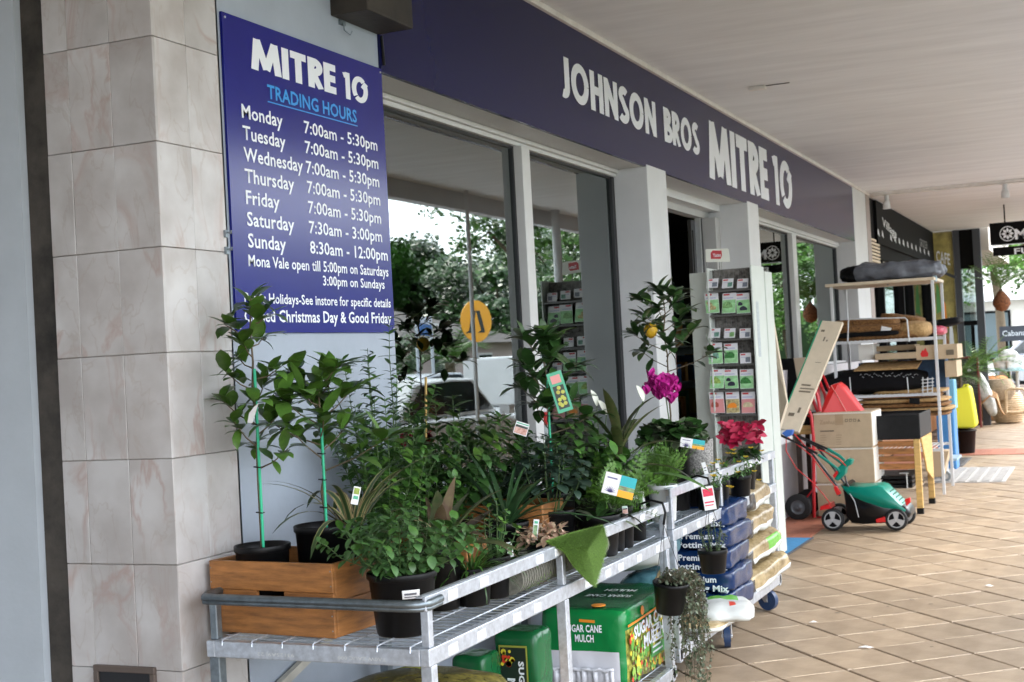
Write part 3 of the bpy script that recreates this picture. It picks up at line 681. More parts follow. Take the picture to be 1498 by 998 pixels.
def pot(root, c, r, h, mat=None, rim=True, label_tag=False, r0=None, n=28):
    c = V(c); r0 = r0 or r*.78; mat = mat or black_pl
    prof = [(0, 0), (r0, 0), (r0+.003, .006), (r*.975, h-.022), (r*1.0, h-.021), (r*1.03, h-.018), (r*1.035, h-.002), (r*1.02, h), (r*.96, h-.002), (r*.94, h-.03)]
    p = MB().lathe(c, prof, n).build('pot', mat, root)
    MB().lathe(c, [(r*.94, h-.028), (r*.5, h-.022), (0.001, h-.02)], n).build('soil', soil, root)
    if label_tag:
        d = (V((CAMP.x, CAMP.y, 0))-V((c.x, c.y, 0))).normalized(); a = math.atan2(d.y, d.x)+(.4 if label_tag is True else label_tag)
        q = []; rr = r*.93; z0 = h*.62
        mb = MB(); k = 5; wa = .040/rr
        vs = []
        for i in range(k+1):
            aa = a-wa/2*1.3+wa*1.3*i/k
            for zz in (z0, z0+.026):
                R_ = r0+(r*.975-r0)*zz/h+.0045; vs.append(c+V((math.cos(aa)*R_, math.sin(aa)*R_, zz)))
        mb.add(vs, [(2*i, 2*i+2, 2*i+3, 2*i+1) for i in range(k)]); mb.build('price_sticker', paper, p)
        mb = MB(); 
        for (za, zb) in ((.004, .007), (.011, .017)):
            vs = []
            for i in range(k):
                aa = a-wa*.5+wa*.9*i/(k-1)
                for zz in (z0+za, z0+zb):
                    R_ = r0+(r*.975-r0)*zz/h+.0052; vs.append(c+V((math.cos(aa)*R_, math.sin(aa)*R_, zz)))
            mb.add(vs, [(2*i, 2*i+2, 2*i+3, 2*i+1) for i in range(k-1)])
        mb.build('price_print', M('ink', (.12, .12, .14), .7), p)
    return p
def rv(a=1): return V((rnd.uniform(-a, a), rnd.uniform(-a, a), rnd.uniform(-a, a)))
def plant(name, label, cat, base, group=None): return thing(name, label, cat, base, group)
def citrus(base, pr, ph, hz, crown0, spread, nb, label, kind='citrus', L=.075, W=.036, stake=True, lime=.2, fruit=0, potkw={}, trunk_h=None, tagsticker=False, cluster=7, name='citrus_tree', noPot=False, lean=(0, 0)):
    base = V(base); t = plant(name, label, 'potted plant', base)
    if not noPot: pot(t, base, pr, ph, label_tag=tagsticker, **potkw)
    s0 = base+V((0, 0, ph-.02)); top = base+V((lean[0], lean[1], hz)); st = MB(); F = Foliage(t)
    pts = [s0]+[s0.lerp(top, k/8)+V((rnd.uniform(-.008, .008), rnd.uniform(-.008, .008), 0)) for k in range(1, 9)]
    st.tube(pts, .006, 8, r2=.0025)
    ms = lm(kind, L, W); ml = lm('lime', L, W*.9)
    ends = [(pts[-1], V((0, 0, 1)))]
    for b in range(nb):
        f = crown0+(1-crown0)*(b+.5)/nb*.95; o = s0.lerp(top, f); a = b*2.4+rnd.uniform(-.4, .4)
        ln_ = spread*(1-.55*(f-crown0)/(1-crown0))*rnd.uniform(.7, 1.1)
        d = V((math.cos(a), math.sin(a), rnd.uniform(.35, .9))).normalized(); e = o+d*ln_
        mid = o.lerp(e, .5)+V((0, 0, -.01)); st.tube([o, mid, e], .003, 5, r2=.0015); ends.append((e, d))
        for k in range(int(cluster*.6)):
            p = o.lerp(e, rnd.uniform(.3, .95)); q = (d*.5+rv()*.9+V((0, 0, .25)))
            F.put(rnd.choice(ms), p, q, (0, 0, 1), rnd.uniform(.65, 1.15))
    for (e, d) in ends:
        for k in range(cluster):
            a = k*2.4; sd = V((math.cos(a), math.sin(a), 0)); q = d*rnd.uniform(.3, .9)+sd*rnd.uniform(.6, 1)+V((0, 0, rnd.uniform(-.1, .5)))
            F.put(rnd.choice(ml if rnd.random() < lime else ms), e-d*.02*(k % 3), q, (0, 0, 1), rnd.uniform(.7, 1.2))
    st.build('branch', LM['bark'], t)
    if stake: 
        so = V((.012, -.012, 0)); MB().cyl(s0+so, s0.lerp(top, .72)+so, .0048, n=8).build('stake', green_pl, t)
        mb = MB()
        for f in (.15, .33, .5): q = s0.lerp(top, f); mb.tube([q+V((.018, -.018, 0)), q+V((-.008, -.012, .002)), q+V((-.008, .006, 0)), q+V((.012, .003, 0)), q+V((.018, -.018, 0))], .0022, 5)
        mb.build('plant_tie', black_pl, t)
    F.done(); return t, ends
def bush(base, pr, ph, hz, rad, nst, label, kind='mid', L=.035, W=.018, per=16, kind2=None, mix=.3, shape='ell', singles=300, name='shrub', sticker=False, noPot=False, curls=(.2, .6, 1.0), droop=0, potmat=None, open_=.5, z0f=.05, upb=.3):
    base = V(base); t = plant(name, label, 'potted plant', base)
    if not noPot: pot(t, base, pr, ph, label_tag=sticker, mat=potmat)
    s0 = base+V((0, 0, ph-.02)); st = MB(); F = Foliage(t); ms = lm(kind, L, W, shape, curls); m2 = lm(kind2, L, W, shape, curls) if kind2 else ms
    for b in range(nst):
        a = b*2.4+rnd.uniform(-.3, .3); rr = rad*math.sqrt((b+.5)/nst); hh = hz*(1-.45*(rr/rad)**2)*rnd.uniform(.8, 1.05)
        e = s0+V((math.cos(a)*rr, math.sin(a)*rr, hh)); o = s0+V((math.cos(a)*pr*.3, math.sin(a)*pr*.3, 0))
        mid = o.lerp(e, .5)+V((math.cos(a), math.sin(a), 0))*rr*.18+V((0, 0, hh*.08)); e = e-V((0, 0, droop*rr))
        pts = [o, o.lerp(mid, .5)+rv(.004), mid, mid.lerp(e, .5)+V((0, 0, .012))+rv(.005), e]; st.tube(pts, .0028, 5, r2=.001)
        for k in range(per):
            f = z0f+(1-z0f)*(k+.5)/per; i = min(3, int(f*4)); p = pts[i].lerp(pts[i+1], f*4-i); dd = (pts[i+1]-pts[i]).normalized()
            aa = k*1.6; u = dd.orthogonal().normalized(); w_ = dd.cross(u)
            for sgn in (1, -1):
                side = (u*math.cos(aa)+w_*math.sin(aa))*sgn
                q = side*1.0+dd*rnd.uniform(.1, .8)+V((0, 0, rnd.uniform(-.2, upb)))
                F.put(rnd.choice(m2 if (f > .75 and rnd.random() < .7) or rnd.random() < mix*.4 else ms), p, q, (0, 0, 1), rnd.uniform(.65, 1.15)*(1.0 if f < .9 else .75))
    st.build('stem', LM['gstem'], t)['kind'] = 'stuff'
    F.done(singles); return t
def straps(base, pr, ph, n, L, W, label, kind='strap', elev=(35, 80), curl=(.6, 1.6), name='strap_leaf_plant', az=None, sticker=False, noPot=False, shape='strap', potmat=None, seg=7, stemh=0, fold=.25, kind2=None, r_=.1):
    base = V(base); t = plant(name, label, 'potted plant', base)
    if not noPot: pot(t, base, pr, ph, label_tag=sticker, mat=potmat)
    F = Foliage(t); cs = [curl[0]+(curl[1]-curl[0])*k/3 for k in range(4)]
    ms = [leaf_mesh('leaf', L, W, c, LM[kind], seg, shape, fold) for c in cs]; m2 = [leaf_mesh('leaf', L, W, c, LM[kind2], seg, shape, fold) for c in cs] if kind2 else ms
    if stemh: MB().tube([base+V((0, 0, ph-.03)), base+V((.004, 0, ph+stemh*.5)), base+V((0, 0, ph+stemh))], .009, 8).build('stem', LM['gstem'], t)
    for k in range(n):
        a = k*2.4+rnd.uniform(-.3, .3) if az is None else R(rnd.uniform(*az)); f = k/max(1, n-1); el = R(elev[0]+(elev[1]-elev[0])*f+rnd.uniform(-6, 6))
        d = V((math.cos(a)*math.cos(el), math.sin(a)*math.cos(el), math.sin(el)))
        F.put(rnd.choice(m2 if rnd.random() < .3 else ms), base+V((math.cos(a)*pr*r_, math.sin(a)*pr*r_, ph-.02+stemh*(.3+.7*f))), d, (0, 0, 1), rnd.uniform(.7, 1.1)*(1-.25*f))
    F.done(); return t
def fern(base, pr, ph, hz, rad, n, label, kind='fern', potmat=None, name='fern', noPot=False, el0=20):
    base = V(base); t = plant(name, label, 'potted plant', base)
    if not noPot: pot(t, base, pr, ph, mat=potmat)
    s0 = base+V((0, 0, ph-.02)); 
    def frond(cv):
        mb = MB(); L = .24
        pts = [V((L*math.sin(cv*f)/cv, 0, -L*(1-math.cos(cv*f))/cv)) for f in [i/10 for i in range(11)]]
        mb.tube(pts, .0012, 3, caps=False)
        for i in range(2, 11):
            for sgn in (1, -1):
                ll = .052*(1.15-i/10)*(1 if i > 2 else .7); p = pts[i]
                for q in range(5):
                    f = (q+1)/5; c = p+V((ll*.45*f, sgn*ll*f, .004*f-.004*f*f)); s_ = .0085*(1.2-f*.5)
                    for aa in (-1, 1):
                        dr = V((.8*aa+.3, sgn*.6, .25*rnd.uniform(-1, 1))).normalized()*s_*1.5; nr = V((-dr.y, dr.x, 0)).normalized()*.0016
                        mb.add([c-nr, c+dr, c+nr], [(0, 1, 2)])
        me = bpy.data.meshes.new('frond'); me.from_pydata([tuple(v) for v in mb.v], [], mb.f); me.materials.append(LM[kind]); return me
    ms = [frond(c) for c in ((.5, 1.0, 1.5) if el0 < 40 else (.3, .6, .9))]; F = Foliage(t)
    for k in range(n):
        a = k*2.4; el = R(rnd.uniform(el0, 85)); d = V((math.cos(a)*math.cos(el), math.sin(a)*math.cos(el), math.sin(el)))
        F.put(rnd.choice(ms), s0+V((math.cos(a)*pr*.3, math.sin(a)*pr*.3, 0)), d, rv()+V((0, 0, .6)), rnd.uniform(.6, 1.1)*(hz/.26))
    F.done(300, name='frond'); return t
def card_tag(c, w_, h_, label, tilt=0, face=None, style=0, name='plant_tag'):
    """a printed plastic care tag standing in a pot, built flat with its own thickness"""
    c = V(c); f = V(face) if face else (V((CAMP.x, CAMP.y, c.z))-c).normalized(); xd = V((-f.y, f.x, 0)).normalized(); yd = f.cross(xd).normalized()
    if yd.z < 0: yd = -yd; 
    if xd.cross(yd).dot(f) < 0: xd = -xd
    xr = xd*math.cos(tilt)+yd*math.sin(tilt); yr = -xd*math.sin(tilt)+yd*math.cos(tilt)
    t = thing(name, label, 'plant tag', c)
    def rect(x0, x1, y0, y1, e, m, nm='print', th=.0008):
        p = [c+xr*(x*w_)+yr*(y*h_)+f*e for x, y in ((x0, y0), (x1, y0), (x1, y1), (x0, y1))]
        MB().prism(p, -f*th).build(nm, m, t)
    g = M('tag_green', (.08, .42, .25), .4); wm = paper; yl = M('tag_yellow', (.75, .55, .06), .4, n=.4, ns=60, col2=(.5, .6, .1)); pk = M('tag_salmon', (.75, .22, .16), .4, n=.5, ns=70, col2=(.85, .6, .5)); dk = M('tag_dark', (.03, .04, .03), .4)
    if style == 0:  # lemon tree tag: green card with fruit picture
        rect(-.5, .5, 0, 1, 0, g, 'card', .0015); rect(-.36, .36, .08, .66, .0008, dk); rect(-.32, .32, .72, .92, .0008, M('tag_pink', (.75, .3, .28), .4))
        mb = MB()
        for (x, y) in ((-.1, .17), (.15, .2), (-.15, .32), (.08, .36), (.2, .48), (-.1, .5), (.02, .6), (.16, .31), (-.2, .22)):
            q = c+xr*(x*w_)+yr*(y*h_)+f*.001; mb.cyl(q, q+f*.001, w_*.13, n=10)
        mb.build('print', yl, t)
    elif style == 1:  # salmon picture with dark band
        rect(-.5, .5, 0, 1, 0, wm, 'card', .0015); rect(-.45, .45, .06, .55, .0008, pk); rect(-.45, .45, .56, .74, .0008, dk); rect(-.45, .45, .84, .92, .0008, g)
    elif style == 2:  # white card with green leaves
        rect(-.5, .5, 0, 1, 0, wm, 'card', .0015); rect(-.40, .30, .12, .72, .0008, M('tag_leafprint', (.10, .38, .12), .4, n=.7, ns=90, col2=(.45, .65, .35))); rect(-.3, .3, .80, .92, .0008, g)
    elif style == 3:  # white with olive block at the top
        rect(-.5, .5, 0, 1, 0, wm, 'card', .0015); rect(-.38, .38, .58, .92, .0008, M('tag_olive', (.28, .36, .05), .4, n=.4, ns=60)); rect(-.3, .36, .3, .48, .0008, g)
    elif style == 4:  # plain white tag
        rect(-.5, .5, 0, 1, 0, wm, 'card', .0015); rect(-.3, .3, .5, .58, .0008, M('ink', (.12, .12, .14))); rect(-.3, .2, .3, .36, .0008, MATS['ink'])
    elif style == 5:  # red and white hanging label
        rect(-.5, .5, 0, 1, 0, wm, 'card', .0015); rr = M('label_red', (.70, .03, .08), .4, n=.3, ns=80); rect(-.42, .42, .58, .9, .0008, rr); rect(-.4, .38, .3, .36, .0008, rr); rect(-.4, .3, .18, .22, .0008, rr)
    elif style == 6:  # wide card: agave photo, turquoise, pink, orange
        rect(-.5, .5, 0, 1, 0, wm, 'card', .0015); rect(.0, .5, .52, 1, .0008, M('tag_turquoise', (.02, .42, .46), .4)); rect(.0, .5, .33, .51, .0008, M('tag_rainbow', (.6, .2, .35), .4, n=.8, ns=40, col2=(.3, .6, .2))); rect(.0, .5, 0, .32, .0008, M('tag_orange', (.9, .42, .02), .4))
        mb = MB(); q0 = c+xr*(-.24*w_)+yr*(.12*h_)+f*.0009
        for k in range(9):
            a = R(10+20*k); dd = xr*math.cos(a)+yr*math.sin(a); nn = f.cross(dd)*w_*.022; mb.add([q0-nn, q0+dd*w_*.2, q0+nn], [(0, 1, 2)])
        mb.build('print', M('tag_violet', (.10, .09, .25), .4), t); rect(-.42, -.1, .74, .80, .0008, MATS['tag_violet'])
    return t
def small_card(q, w_, h_, col, label, tilt=0): return card_tag(q, w_, h_, label, tilt, style=4)
def gx(px, y, z):
    n = _r2-_f*((px-CXP)/FPX); return -(n.y*y+n.z*(z-CAMH))/n.x
def gz(py, x, y):
    m = -_u2-_f*((py-CYP)/FPX); return CAMH-(m.x*x+m.y*y)/m.z
D1, D2 = .707, .727
# ============================================================ CRATES
def crate(c, sx, sy, h, rot, label, slot=True):
    t = thing('wooden_crate', label, 'crate', c, 'orange brown timber crates'); c = V(c); rm = Matrix.Rotation(rot, 3, 'Z'); th = .014
    def bd(x0, x1, y0, y1, z0, z1, nm='board', m=crate_wood):
        return MB().obox(c+rm@V(((x0+x1)/2, (y0+y1)/2, (z0+z1)/2)), (x1-x0, y1-y0, z1-z0), rm).build(nm, m, t, bevel=.003)
    a, b = sx/2, sy/2
    for sgn in (-1, 1):
        y0, y1 = (-b, -b+th) if sgn < 0 else (b-th, b)
        bd(-a, a, y0, y1, 0, h*.47); 
        if slot: bd(-a, -.052, y0, y1, h*.472, h*.60); bd(.052, a, y0, y1, h*.472, h*.60); bd(-a, a, y0, y1, h*.602, h)
        else: bd(-a, a, y0, y1, h*.475, h)
        x0, x1 = (-a, -a+th) if sgn < 0 else (a-th, a)
        bd(x0+(.001 if sgn > 0 else -.001), x1+(.001 if sgn > 0 else -.001), -b+th+.0005, b-th-.0005, 0, h*.48); bd(x0, x1, -b+th+.0005, b-th-.0005, h*.485, h)
    bd(-a+th, a-th, -b+th, b-th, .002, .010, 'base')
    nl = MB()
    for sgn in (-1, 1):
        for z in (.02, .06, .1, .14, .18):
            p = c+rm@V((sgn*(a-.007), -b-.0006, z*h/.2)); nl.cyl(p, p+rm@V((0, -.001, 0)), .0022, n=8)
    nl.build('nail', galv_d, t)['kind'] = 'stuff'
    return t
crate((-2.365, 3.665, D1), .475, .33, .222, R(-5), 'timber crate with a hand slot at the near end, two citrus pots inside')
crate((-2.16, 4.16, D1), .34, .20, .20, R(4), 'timber crate mostly hidden behind the black pot of the soft green bush', False)
crate((-2.24, 4.98, D1), .40, .26, .235, R(3), 'timber crate behind the pink leaved plant and left of the black orchid pot', False)
# ============================================================ PLANTS ON TROLLEY 1
x = gx(384, 3.60, .95)
citrus((x, 3.60, .725), .086, .245, 1.02, .30, .155, 15, 'young citrus tree on a green stake, leftmost plant in the timber crate', L=.088, W=.042, cluster=6, lime=.18)
q = P(372, 595, y=3.50); MB().add([q+V((0, 0, 0)), q+V((.016, 0, .01)), q+V((-.01, 0, -.05)), q+V((-.028, 0, -.048)), q+V((-.02, 0, -.02))], [(0, 1, 2, 3, 4)]).build('blank_tag', paper, None, solid=.001, loc=q)
tag(bpy.data.objects['blank_tag'], 'crumpled white tag tied to the stem of the leftmost citrus tree', 'plant tag')
x = gx(476, 3.74, 1.0)
citrus((x, 3.74, .725), .098, .29, .76, .36, .25, 14, 'citrus tree with large pale young leaves in the tall black pot in the crate', L=.11, W=.052, cluster=8, lime=.42)
x = gx(517, 3.86, .97)
straps((x, 3.86, D1), .075, .24, 16, .52, .036, 'cordyline with cream striped arching leaves behind the soft green bush', 'stripe', elev=(66, 86), curl=(1.3, 2.6), name='striped_cordyline', fold=.3, seg=10)
x = gx(590, 3.60, .8)
bush((x, 3.60, D1), .103, .186, .22, .25, 36, 'soft green small leaved bush in the large black pot at the near trolley corner', 'soft', L=.042, W=.026, per=11, kind2='mid', sticker=.25, name='herb_bush', upb=.4)
card_tag(P(518, 738, y=3.62), .022, .055, 'white care tag with an olive green block in the soft green bush', -.25, style=3)
x = gx(560, 4.42, 1.2)
bush((x, 4.42, D1), .10, .2, .86, .30, 17, 'tall fine leaved shrub arching below the trading hours board', 'dark', L=.052, W=.024, per=16, kind2='mid', mix=.2, shape='lance', name='tall_shrub', droop=.45, z0f=.3, curls=(.3, .8))
x = gx(560, 4.30, 1.1)
bush((x, 4.30, D1), .09, .18, .54, .19, 20, 'upright bright green shrub between the citrus trees and the bronze cordyline', 'mid', L=.062, W=.030, per=15, kind2='lime', mix=.9, name='green_shrub', curls=(.2, .5))
x = gx(655, 4.85, 1.1)
bush((x, 4.85, D1), .10, .2, .50, .27, 20, 'dark glossy shrub in front of the first window with a bamboo cane', 'dark', L=.095, W=.042, per=10, kind2='citrus', mix=.4, name='glossy_shrub', curls=(.3, .8))
MB().cyl(P(623, 640, y=4.80), P(623, 552, y=4.80), .005, n=8).build('bamboo_cane', M('bamboo', (.42, .27, .08), .6), None, loc=P(623, 640, y=4.8)); tag(bpy.data.objects['bamboo_cane'], 'short bamboo cane standing in the dark glossy shrub', 'cane')
x = gx(716, 5.15, 1.1)
bush((x, 5.15, D1), .10, .2, .44, .26, 22, 'dense dark shrub with small leaves right of the bamboo cane, before the first window', 'dark', L=.062, W=.028, per=14, kind2='mid', mix=.5, name='dense_shrub', curls=(.2, .6))
x = gx(612, 4.62, 1.0)
bush((x, 4.62, D1), .09, .18, .38, .25, 18, 'mid green shrub low behind the bright green shrub', 'mid', L=.055, W=.028, per=13, kind2='soft', name='low_shrub')
x = gx(642, 3.98, .95)
straps((x, 3.98, D1), .07, .20, 15, .36, .075, 'bronze green cordyline with broad upright leaves in the middle of the near trolley', 'green_red', elev=(25, 84), curl=(.15, 1.0), name='cordyline', kind2='red', shape='lance', fold=.3)
straps((gx(632, 4.12, .95), 4.12, D1), .075, .20, 16, .44, .030, 'thin leaved reddish cordyline arching out beside the broad leaved one', 'red', elev=(25, 75), curl=(.9, 1.8), name='cordyline', kind2='stripe', fold=.3, seg=9)
x = gx(690, 4.06, .8)
straps((x, 4.06, D1), .068, .125, 95, .20, .0095, 'grassy dark green tuft spilling from a small black pot behind the rail', 'mid', elev=(20, 85), curl=(.9, 2.2), name='grass_tuft', sticker=.5, kind2='dark', r_=.35, seg=6)
x = gx(742, 4.36, .8)
straps((x, 4.36, D1), .06, .11, 60, .15, .009, 'second grassy tuft in a black pot, nearer the rolled turf', 'mid', elev=(15, 80), curl=(.9, 2.2), name='grass_tuft', sticker=.3, kind2='dark', r_=.35, seg=6)
card_tag(P(748, 815, y=4.30), .02, .052, 'white and green care tag in the second grassy tuft', .15, style=2)
x = gx(680, 4.0, .98)
bush((x, 4.20, D1), .06, .14, .22, .10, 9, 'pale green sprigs with round leaves above the grassy tuft', 'soft', L=.032, W=.024, per=6, kind2='lime', name='herb_bush', noPot=False)
x = gx(740, 4.72, .9)
straps((x, 4.72, D1), .085, .19, 22, .46, .040, 'dark green strap leaved plant arching over the middle of the near trolley', 'strap', elev=(25, 80), curl=(.5, 1.5), name='strap_leaf_plant', fold=.25)
x = gx(795, 4.62, .8)
bush((x, 4.62, D1), .062, .125, .085, .10, 16, 'pink and cream leaved plant in a small black pot behind the rail', 'pink', L=.05, W=.028, per=4, name='pink_leaf_plant', sticker=.35, curls=(.3, .9), z0f=.4)
card_tag(P(782, 790, y=4.56), .02, .075, 'white care tag with green leaves standing in the pink leaved plant', -.15, style=2)
x = gx(755, 4.66, .8)
t = plant('potted_seedling', 'black pot left of the pink leaved plant, leaves hidden', 'potted plant', (x, 4.70, D1)); pot(t, (x, 4.70, D1), .06, .12, label_tag=.3)
MB().lathe((gx(770, 4.52, .75), 4.52, D1), [(0, 0), (.075, 0), (.09, .02), (.092, .022), (.085, .022), (.07, .006), (0, .004)], 28).build('plant_saucer', M('red_saucer', (.40, .02, .02), .4), None, loc=(gx(770, 4.52, .75), 4.52, D1)); tag(bpy.data.objects['plant_saucer'], 'red plastic saucer under the pots beside the pink leaved plant', 'saucer')
x = gx(806, 5.02, 1.0)
bush((x, 5.02, D1), .09, .2, .34, .17, 14, 'dark purple green plant with pale veined drooping leaves under the lemon care tag', 'vein', L=.075, W=.045, per=6, name='veined_leaf_plant', curls=(.5, 1.1), upb=0, z0f=.3)
x = gx(802, 5.22, 1.2)
citrus((x, 5.22, D1), .10, .25, 0.90, .36, .21, 15, 'citrus tree on a green stake carrying the lemon picture tag, before the second window', 'dark', L=.10, W=.052, cluster=8, lime=.12)
card_tag(P(828, 602, y=5.08), .062, .165, 'green hanging tag with a picture of yellow lemons on the citrus tree', .26, style=0)
card_tag(P(760, 636, y=4.95), .055, .050, 'small white tag with a salmon pink flower picture and dark band', -.35, style=1)
x = gx(850, 5.55, 1.1)
bush((x, 5.50, D1), .09, .2, .36, .25, 18, 'mid green shrub between the citrus tree and the peace lily', 'dark', L=.09, W=.045, per=10, kind2='mid', name='glossy_shrub')
# peace lily
x = gx(880, 5.62, 1.0)
t = straps((x, 5.62, D1), .10, .22, 34, .34, .085, 'peace lily with white flowers and broad dark leaves in front of the white column', 'dark', elev=(35, 85), curl=(.4, 1.2), name='peace_lily', kind2='mid', shape='lance', fold=.2)
for px, py in ((873, 560), (887, 573), (897, 576), (941, 553)):
    q = P(px, py+34, y=5.6); F = Foliage(t); MB().tube([V((x, 5.62, D1+.2)), q.lerp(V((x, 5.62, D1+.2)), .3)+V((0, 0, .02)), q], .0022, 5).build('flower_stalk', LM['gstem'], t)
    F.put(leaf_mesh('spathe', .078, .030, .2, LM['white'], 6, 'lance', .7), q, (rnd.uniform(-.45, .1), 0, 1), (.9, -.6, 0)); F.done(name='spathe')
x = gx(925, 5.75, 1.0)
straps((x, 5.60, D1), .08, .2, 17, .40, .058, 'green cordyline with long arching leaves right of the peace lily', 'green_red', elev=(20, 75), curl=(.4, 1.3), name='cordyline', kind2='mid', shape='lance', stemh=.24)
x = gx(897, 5.36, .95)
fern((x, 5.36, D1), .075, .17, .27, .2, 50, 'feathery fern spreading in a black pot above the coloured info card', name='feathery_fern')
x = gx(970, 5.90, .85)
whitepot = M('white_pot', (.62, .64, .64), .4)
fern((x, 5.90, D2+.02), .066, .165, .23, .2, 70, 'bright feathery fern in a white plastic pot on the second trolley', potmat=whitepot, el0=58, name='feathery_fern')
fern((gx(935, 5.98, .95), 6.10, D2), .066, .16, .22, .2, 40, 'feathery fern in a black pot left of the white pot', name='feathery_fern')
# orchid-like pot
x = gx(876, 5.14, .8)
straps((x, 5.14, D1), .088, .165, 8, .24, .055, 'broad leaved orchid in a black pot with a price sticker behind the rail', 'dark', elev=(10, 50), curl=(.6, 1.4), name='orchid', kind2='grey', shape='lance', sticker=.3)
straps((gx(888, 5.2, .9), 5.26, D1), .05, .15, 16, .11, .018, 'spiky grey violet rosette behind the coloured info card', 'grey', elev=(15, 70), curl=(.2, .5), name='rosette_plant')
card_tag(P(902, 726, y=5.05), .125, .085, 'wide info card with an agave picture, turquoise, rainbow and orange blocks', -.30, style=6)
for px, yy, lab in ((911, 5.36, 'small black pot with grassy leaves just right of the broad leaved orchid'), (930, 5.58, 'small black pot with grassy leaves at the far post of the near trolley')):
    x = gx(px, yy, .8); straps((x, yy, D1), .048, .12, 26, .17, .012, lab, 'mid', elev=(20, 80), curl=(.6, 1.6), name='grass_tuft', kind2='fern', r_=.3)
card_tag(P(915, 752, y=5.28), .022, .032, 'tiny brown and white label on the small pot right of the orchid', .05, style=1)
card_tag(P(937, 745, y=5.6), .05, .075, 'white card with green print beside the white fern pot', .1, style=2)
card_tag(P(925, 732, y=5.5), .05, .022, 'small white strip label tucked beside the feathery fern', .25, style=4)
# ============================================================ PLANTS ON TROLLEY 2
x = gx(979, 6.95, 1.2)
t, ends = citrus((x, 6.95, D2), .10, .25, 1.10, .50, .27, 15, 'lemon tree with one ripe lemon in front of the white column', 'dark', L=.10, W=.052, cluster=8, lime=.12, stake=False)
q = P(952, 483, y=6.88)
MB().lathe(q-V((0, 0, .045)), [(.001, 0), (.012, .004), (.028, .018), (.037, .04), (.036, .058), (.026, .075), (.010, .084), (.001, .088)], 18).build('lemon', M('lemon_peel', (.72, .42, .02), .45, n=.15, ns=40, bump=.3, bs=300), t)
x = gx(985, 6.50, 1.0)
t = bush((x, 6.50, D2), .085, .33, .12, .17, 28, 'magenta cyclamen in flower with marbled dark leaves in the middle of the second trolley', 'grey', L=.075, W=.075, per=5, kind2='dark', mix=.9, name='cyclamen', z0f=.4)
F = Foliage(t); pm = lm('cyc', .055, .042, 'ell', (-.3, .2), .15)
for k in range(50):
    q = P(rnd.gauss(970, 11), rnd.gauss(572, 8), y=6.45+rnd.uniform(-.06, .06))
    for j in range(5):
        a = j*1.257+rnd.random(); F.put(rnd.choice(pm), q, (math.cos(a)*.6, math.sin(a)*.6, .9), (0, 0, 1), rnd.uniform(.7, 1.1))
F.done(name='petal'); MB().tube([V((x, 6.5, D2+.3)), P(974, 580, y=6.5)], .003, 5).build('flower_stalk', LM['gstem'], t)
t = thing('textured_pot', 'rough speckled grey concrete pot between the cyclamen and the seed rack', 'pot', (gx(1023, 6.70, 1), 6.70, D2))
c = (gx(1023, 6.70, 1), 6.70, D2+.09)
MB().lathe(c, [(0, 0), (.058, 0), (.064, .01), (.072, .24), (.070, .245), (.062, .243), (.058, .2), (0, .2)], 30).build('pot', M('pebbled_concrete', (.17, .16, .15), .9, n=.75, ns=110, bump=1, bs=150, col2=(.48, .46, .43)), t)
MB().box(c[0]-.09, c[0]+.09, 6.61, 6.79, D2, D2+.089).build('stand', black_matt, t)
# poinsettia
x = gx(1086, 7.35, .95)
t = bush((x, 7.35, D2), .07, .15, .10, .10, 12, 'crimson poinsettia in a dark pot at the far end of the second trolley', 'dark', L=.075, W=.045, per=3, name='poinsettia', z0f=.5)
F = Foliage(t); pm = lm('poin', .075, .036, 'lance', (.1, .5), .1)
for k in range(22):
    q = P(rnd.uniform(1062, 1108), rnd.uniform(620, 648), y=7.33+rnd.uniform(-.05, .05))
    for j in range(7): a = j*.9+rnd.random(); F.put(rnd.choice(pm), q, (math.cos(a), math.sin(a), rnd.uniform(-.5, .5)), (.3, -.9, .5), rnd.uniform(.6, 1.05))
F.done(name='bract')
for px, yy, lab in ((1050, 6.85, 'low leafy plant with yellow flowers below the concrete pot'), (1035, 6.5, 'yellow flowering plant in a black pot behind the rail of the second trolley'), (1082, 7.1, 'yellow flowering plant nearest the poinsettia')):
    x = gx(px, yy, .85); t = bush((x, yy, D2), .06, .11, .12, .12, 12, lab, 'soft', L=.026, W=.013, per=9, kind2='lime', name='flowering_plant')
    F = Foliage(t); pm = lm('yellow', .022, .018, 'ell', (.1,), .1)
    for k in range(8):
        q = V((x, yy, D2+rnd.uniform(.06, .26)))+V((rnd.uniform(-.09, .12), rnd.uniform(-.1, .1), 0))
        for j in range(5): a = j*1.257; F.put(pm[0], q, (math.cos(a), math.sin(a), .5), (0, 0, 1), 1)
    F.done(name='petal')
card_tag(P(1012, 656, y=6.25), .115, .045, 'white, teal and orange info card left of the yellow flowers', -.2, style=6)
card_tag(P(1050, 694, y=6.6), .02, .055, 'narrow cream tag standing before the yellow flowers', .0, style=4)
card_tag(P(1034, 694, y=6.4), .02, .06, 'narrow cream tag nearest the black hook on the rail', .25, style=4)
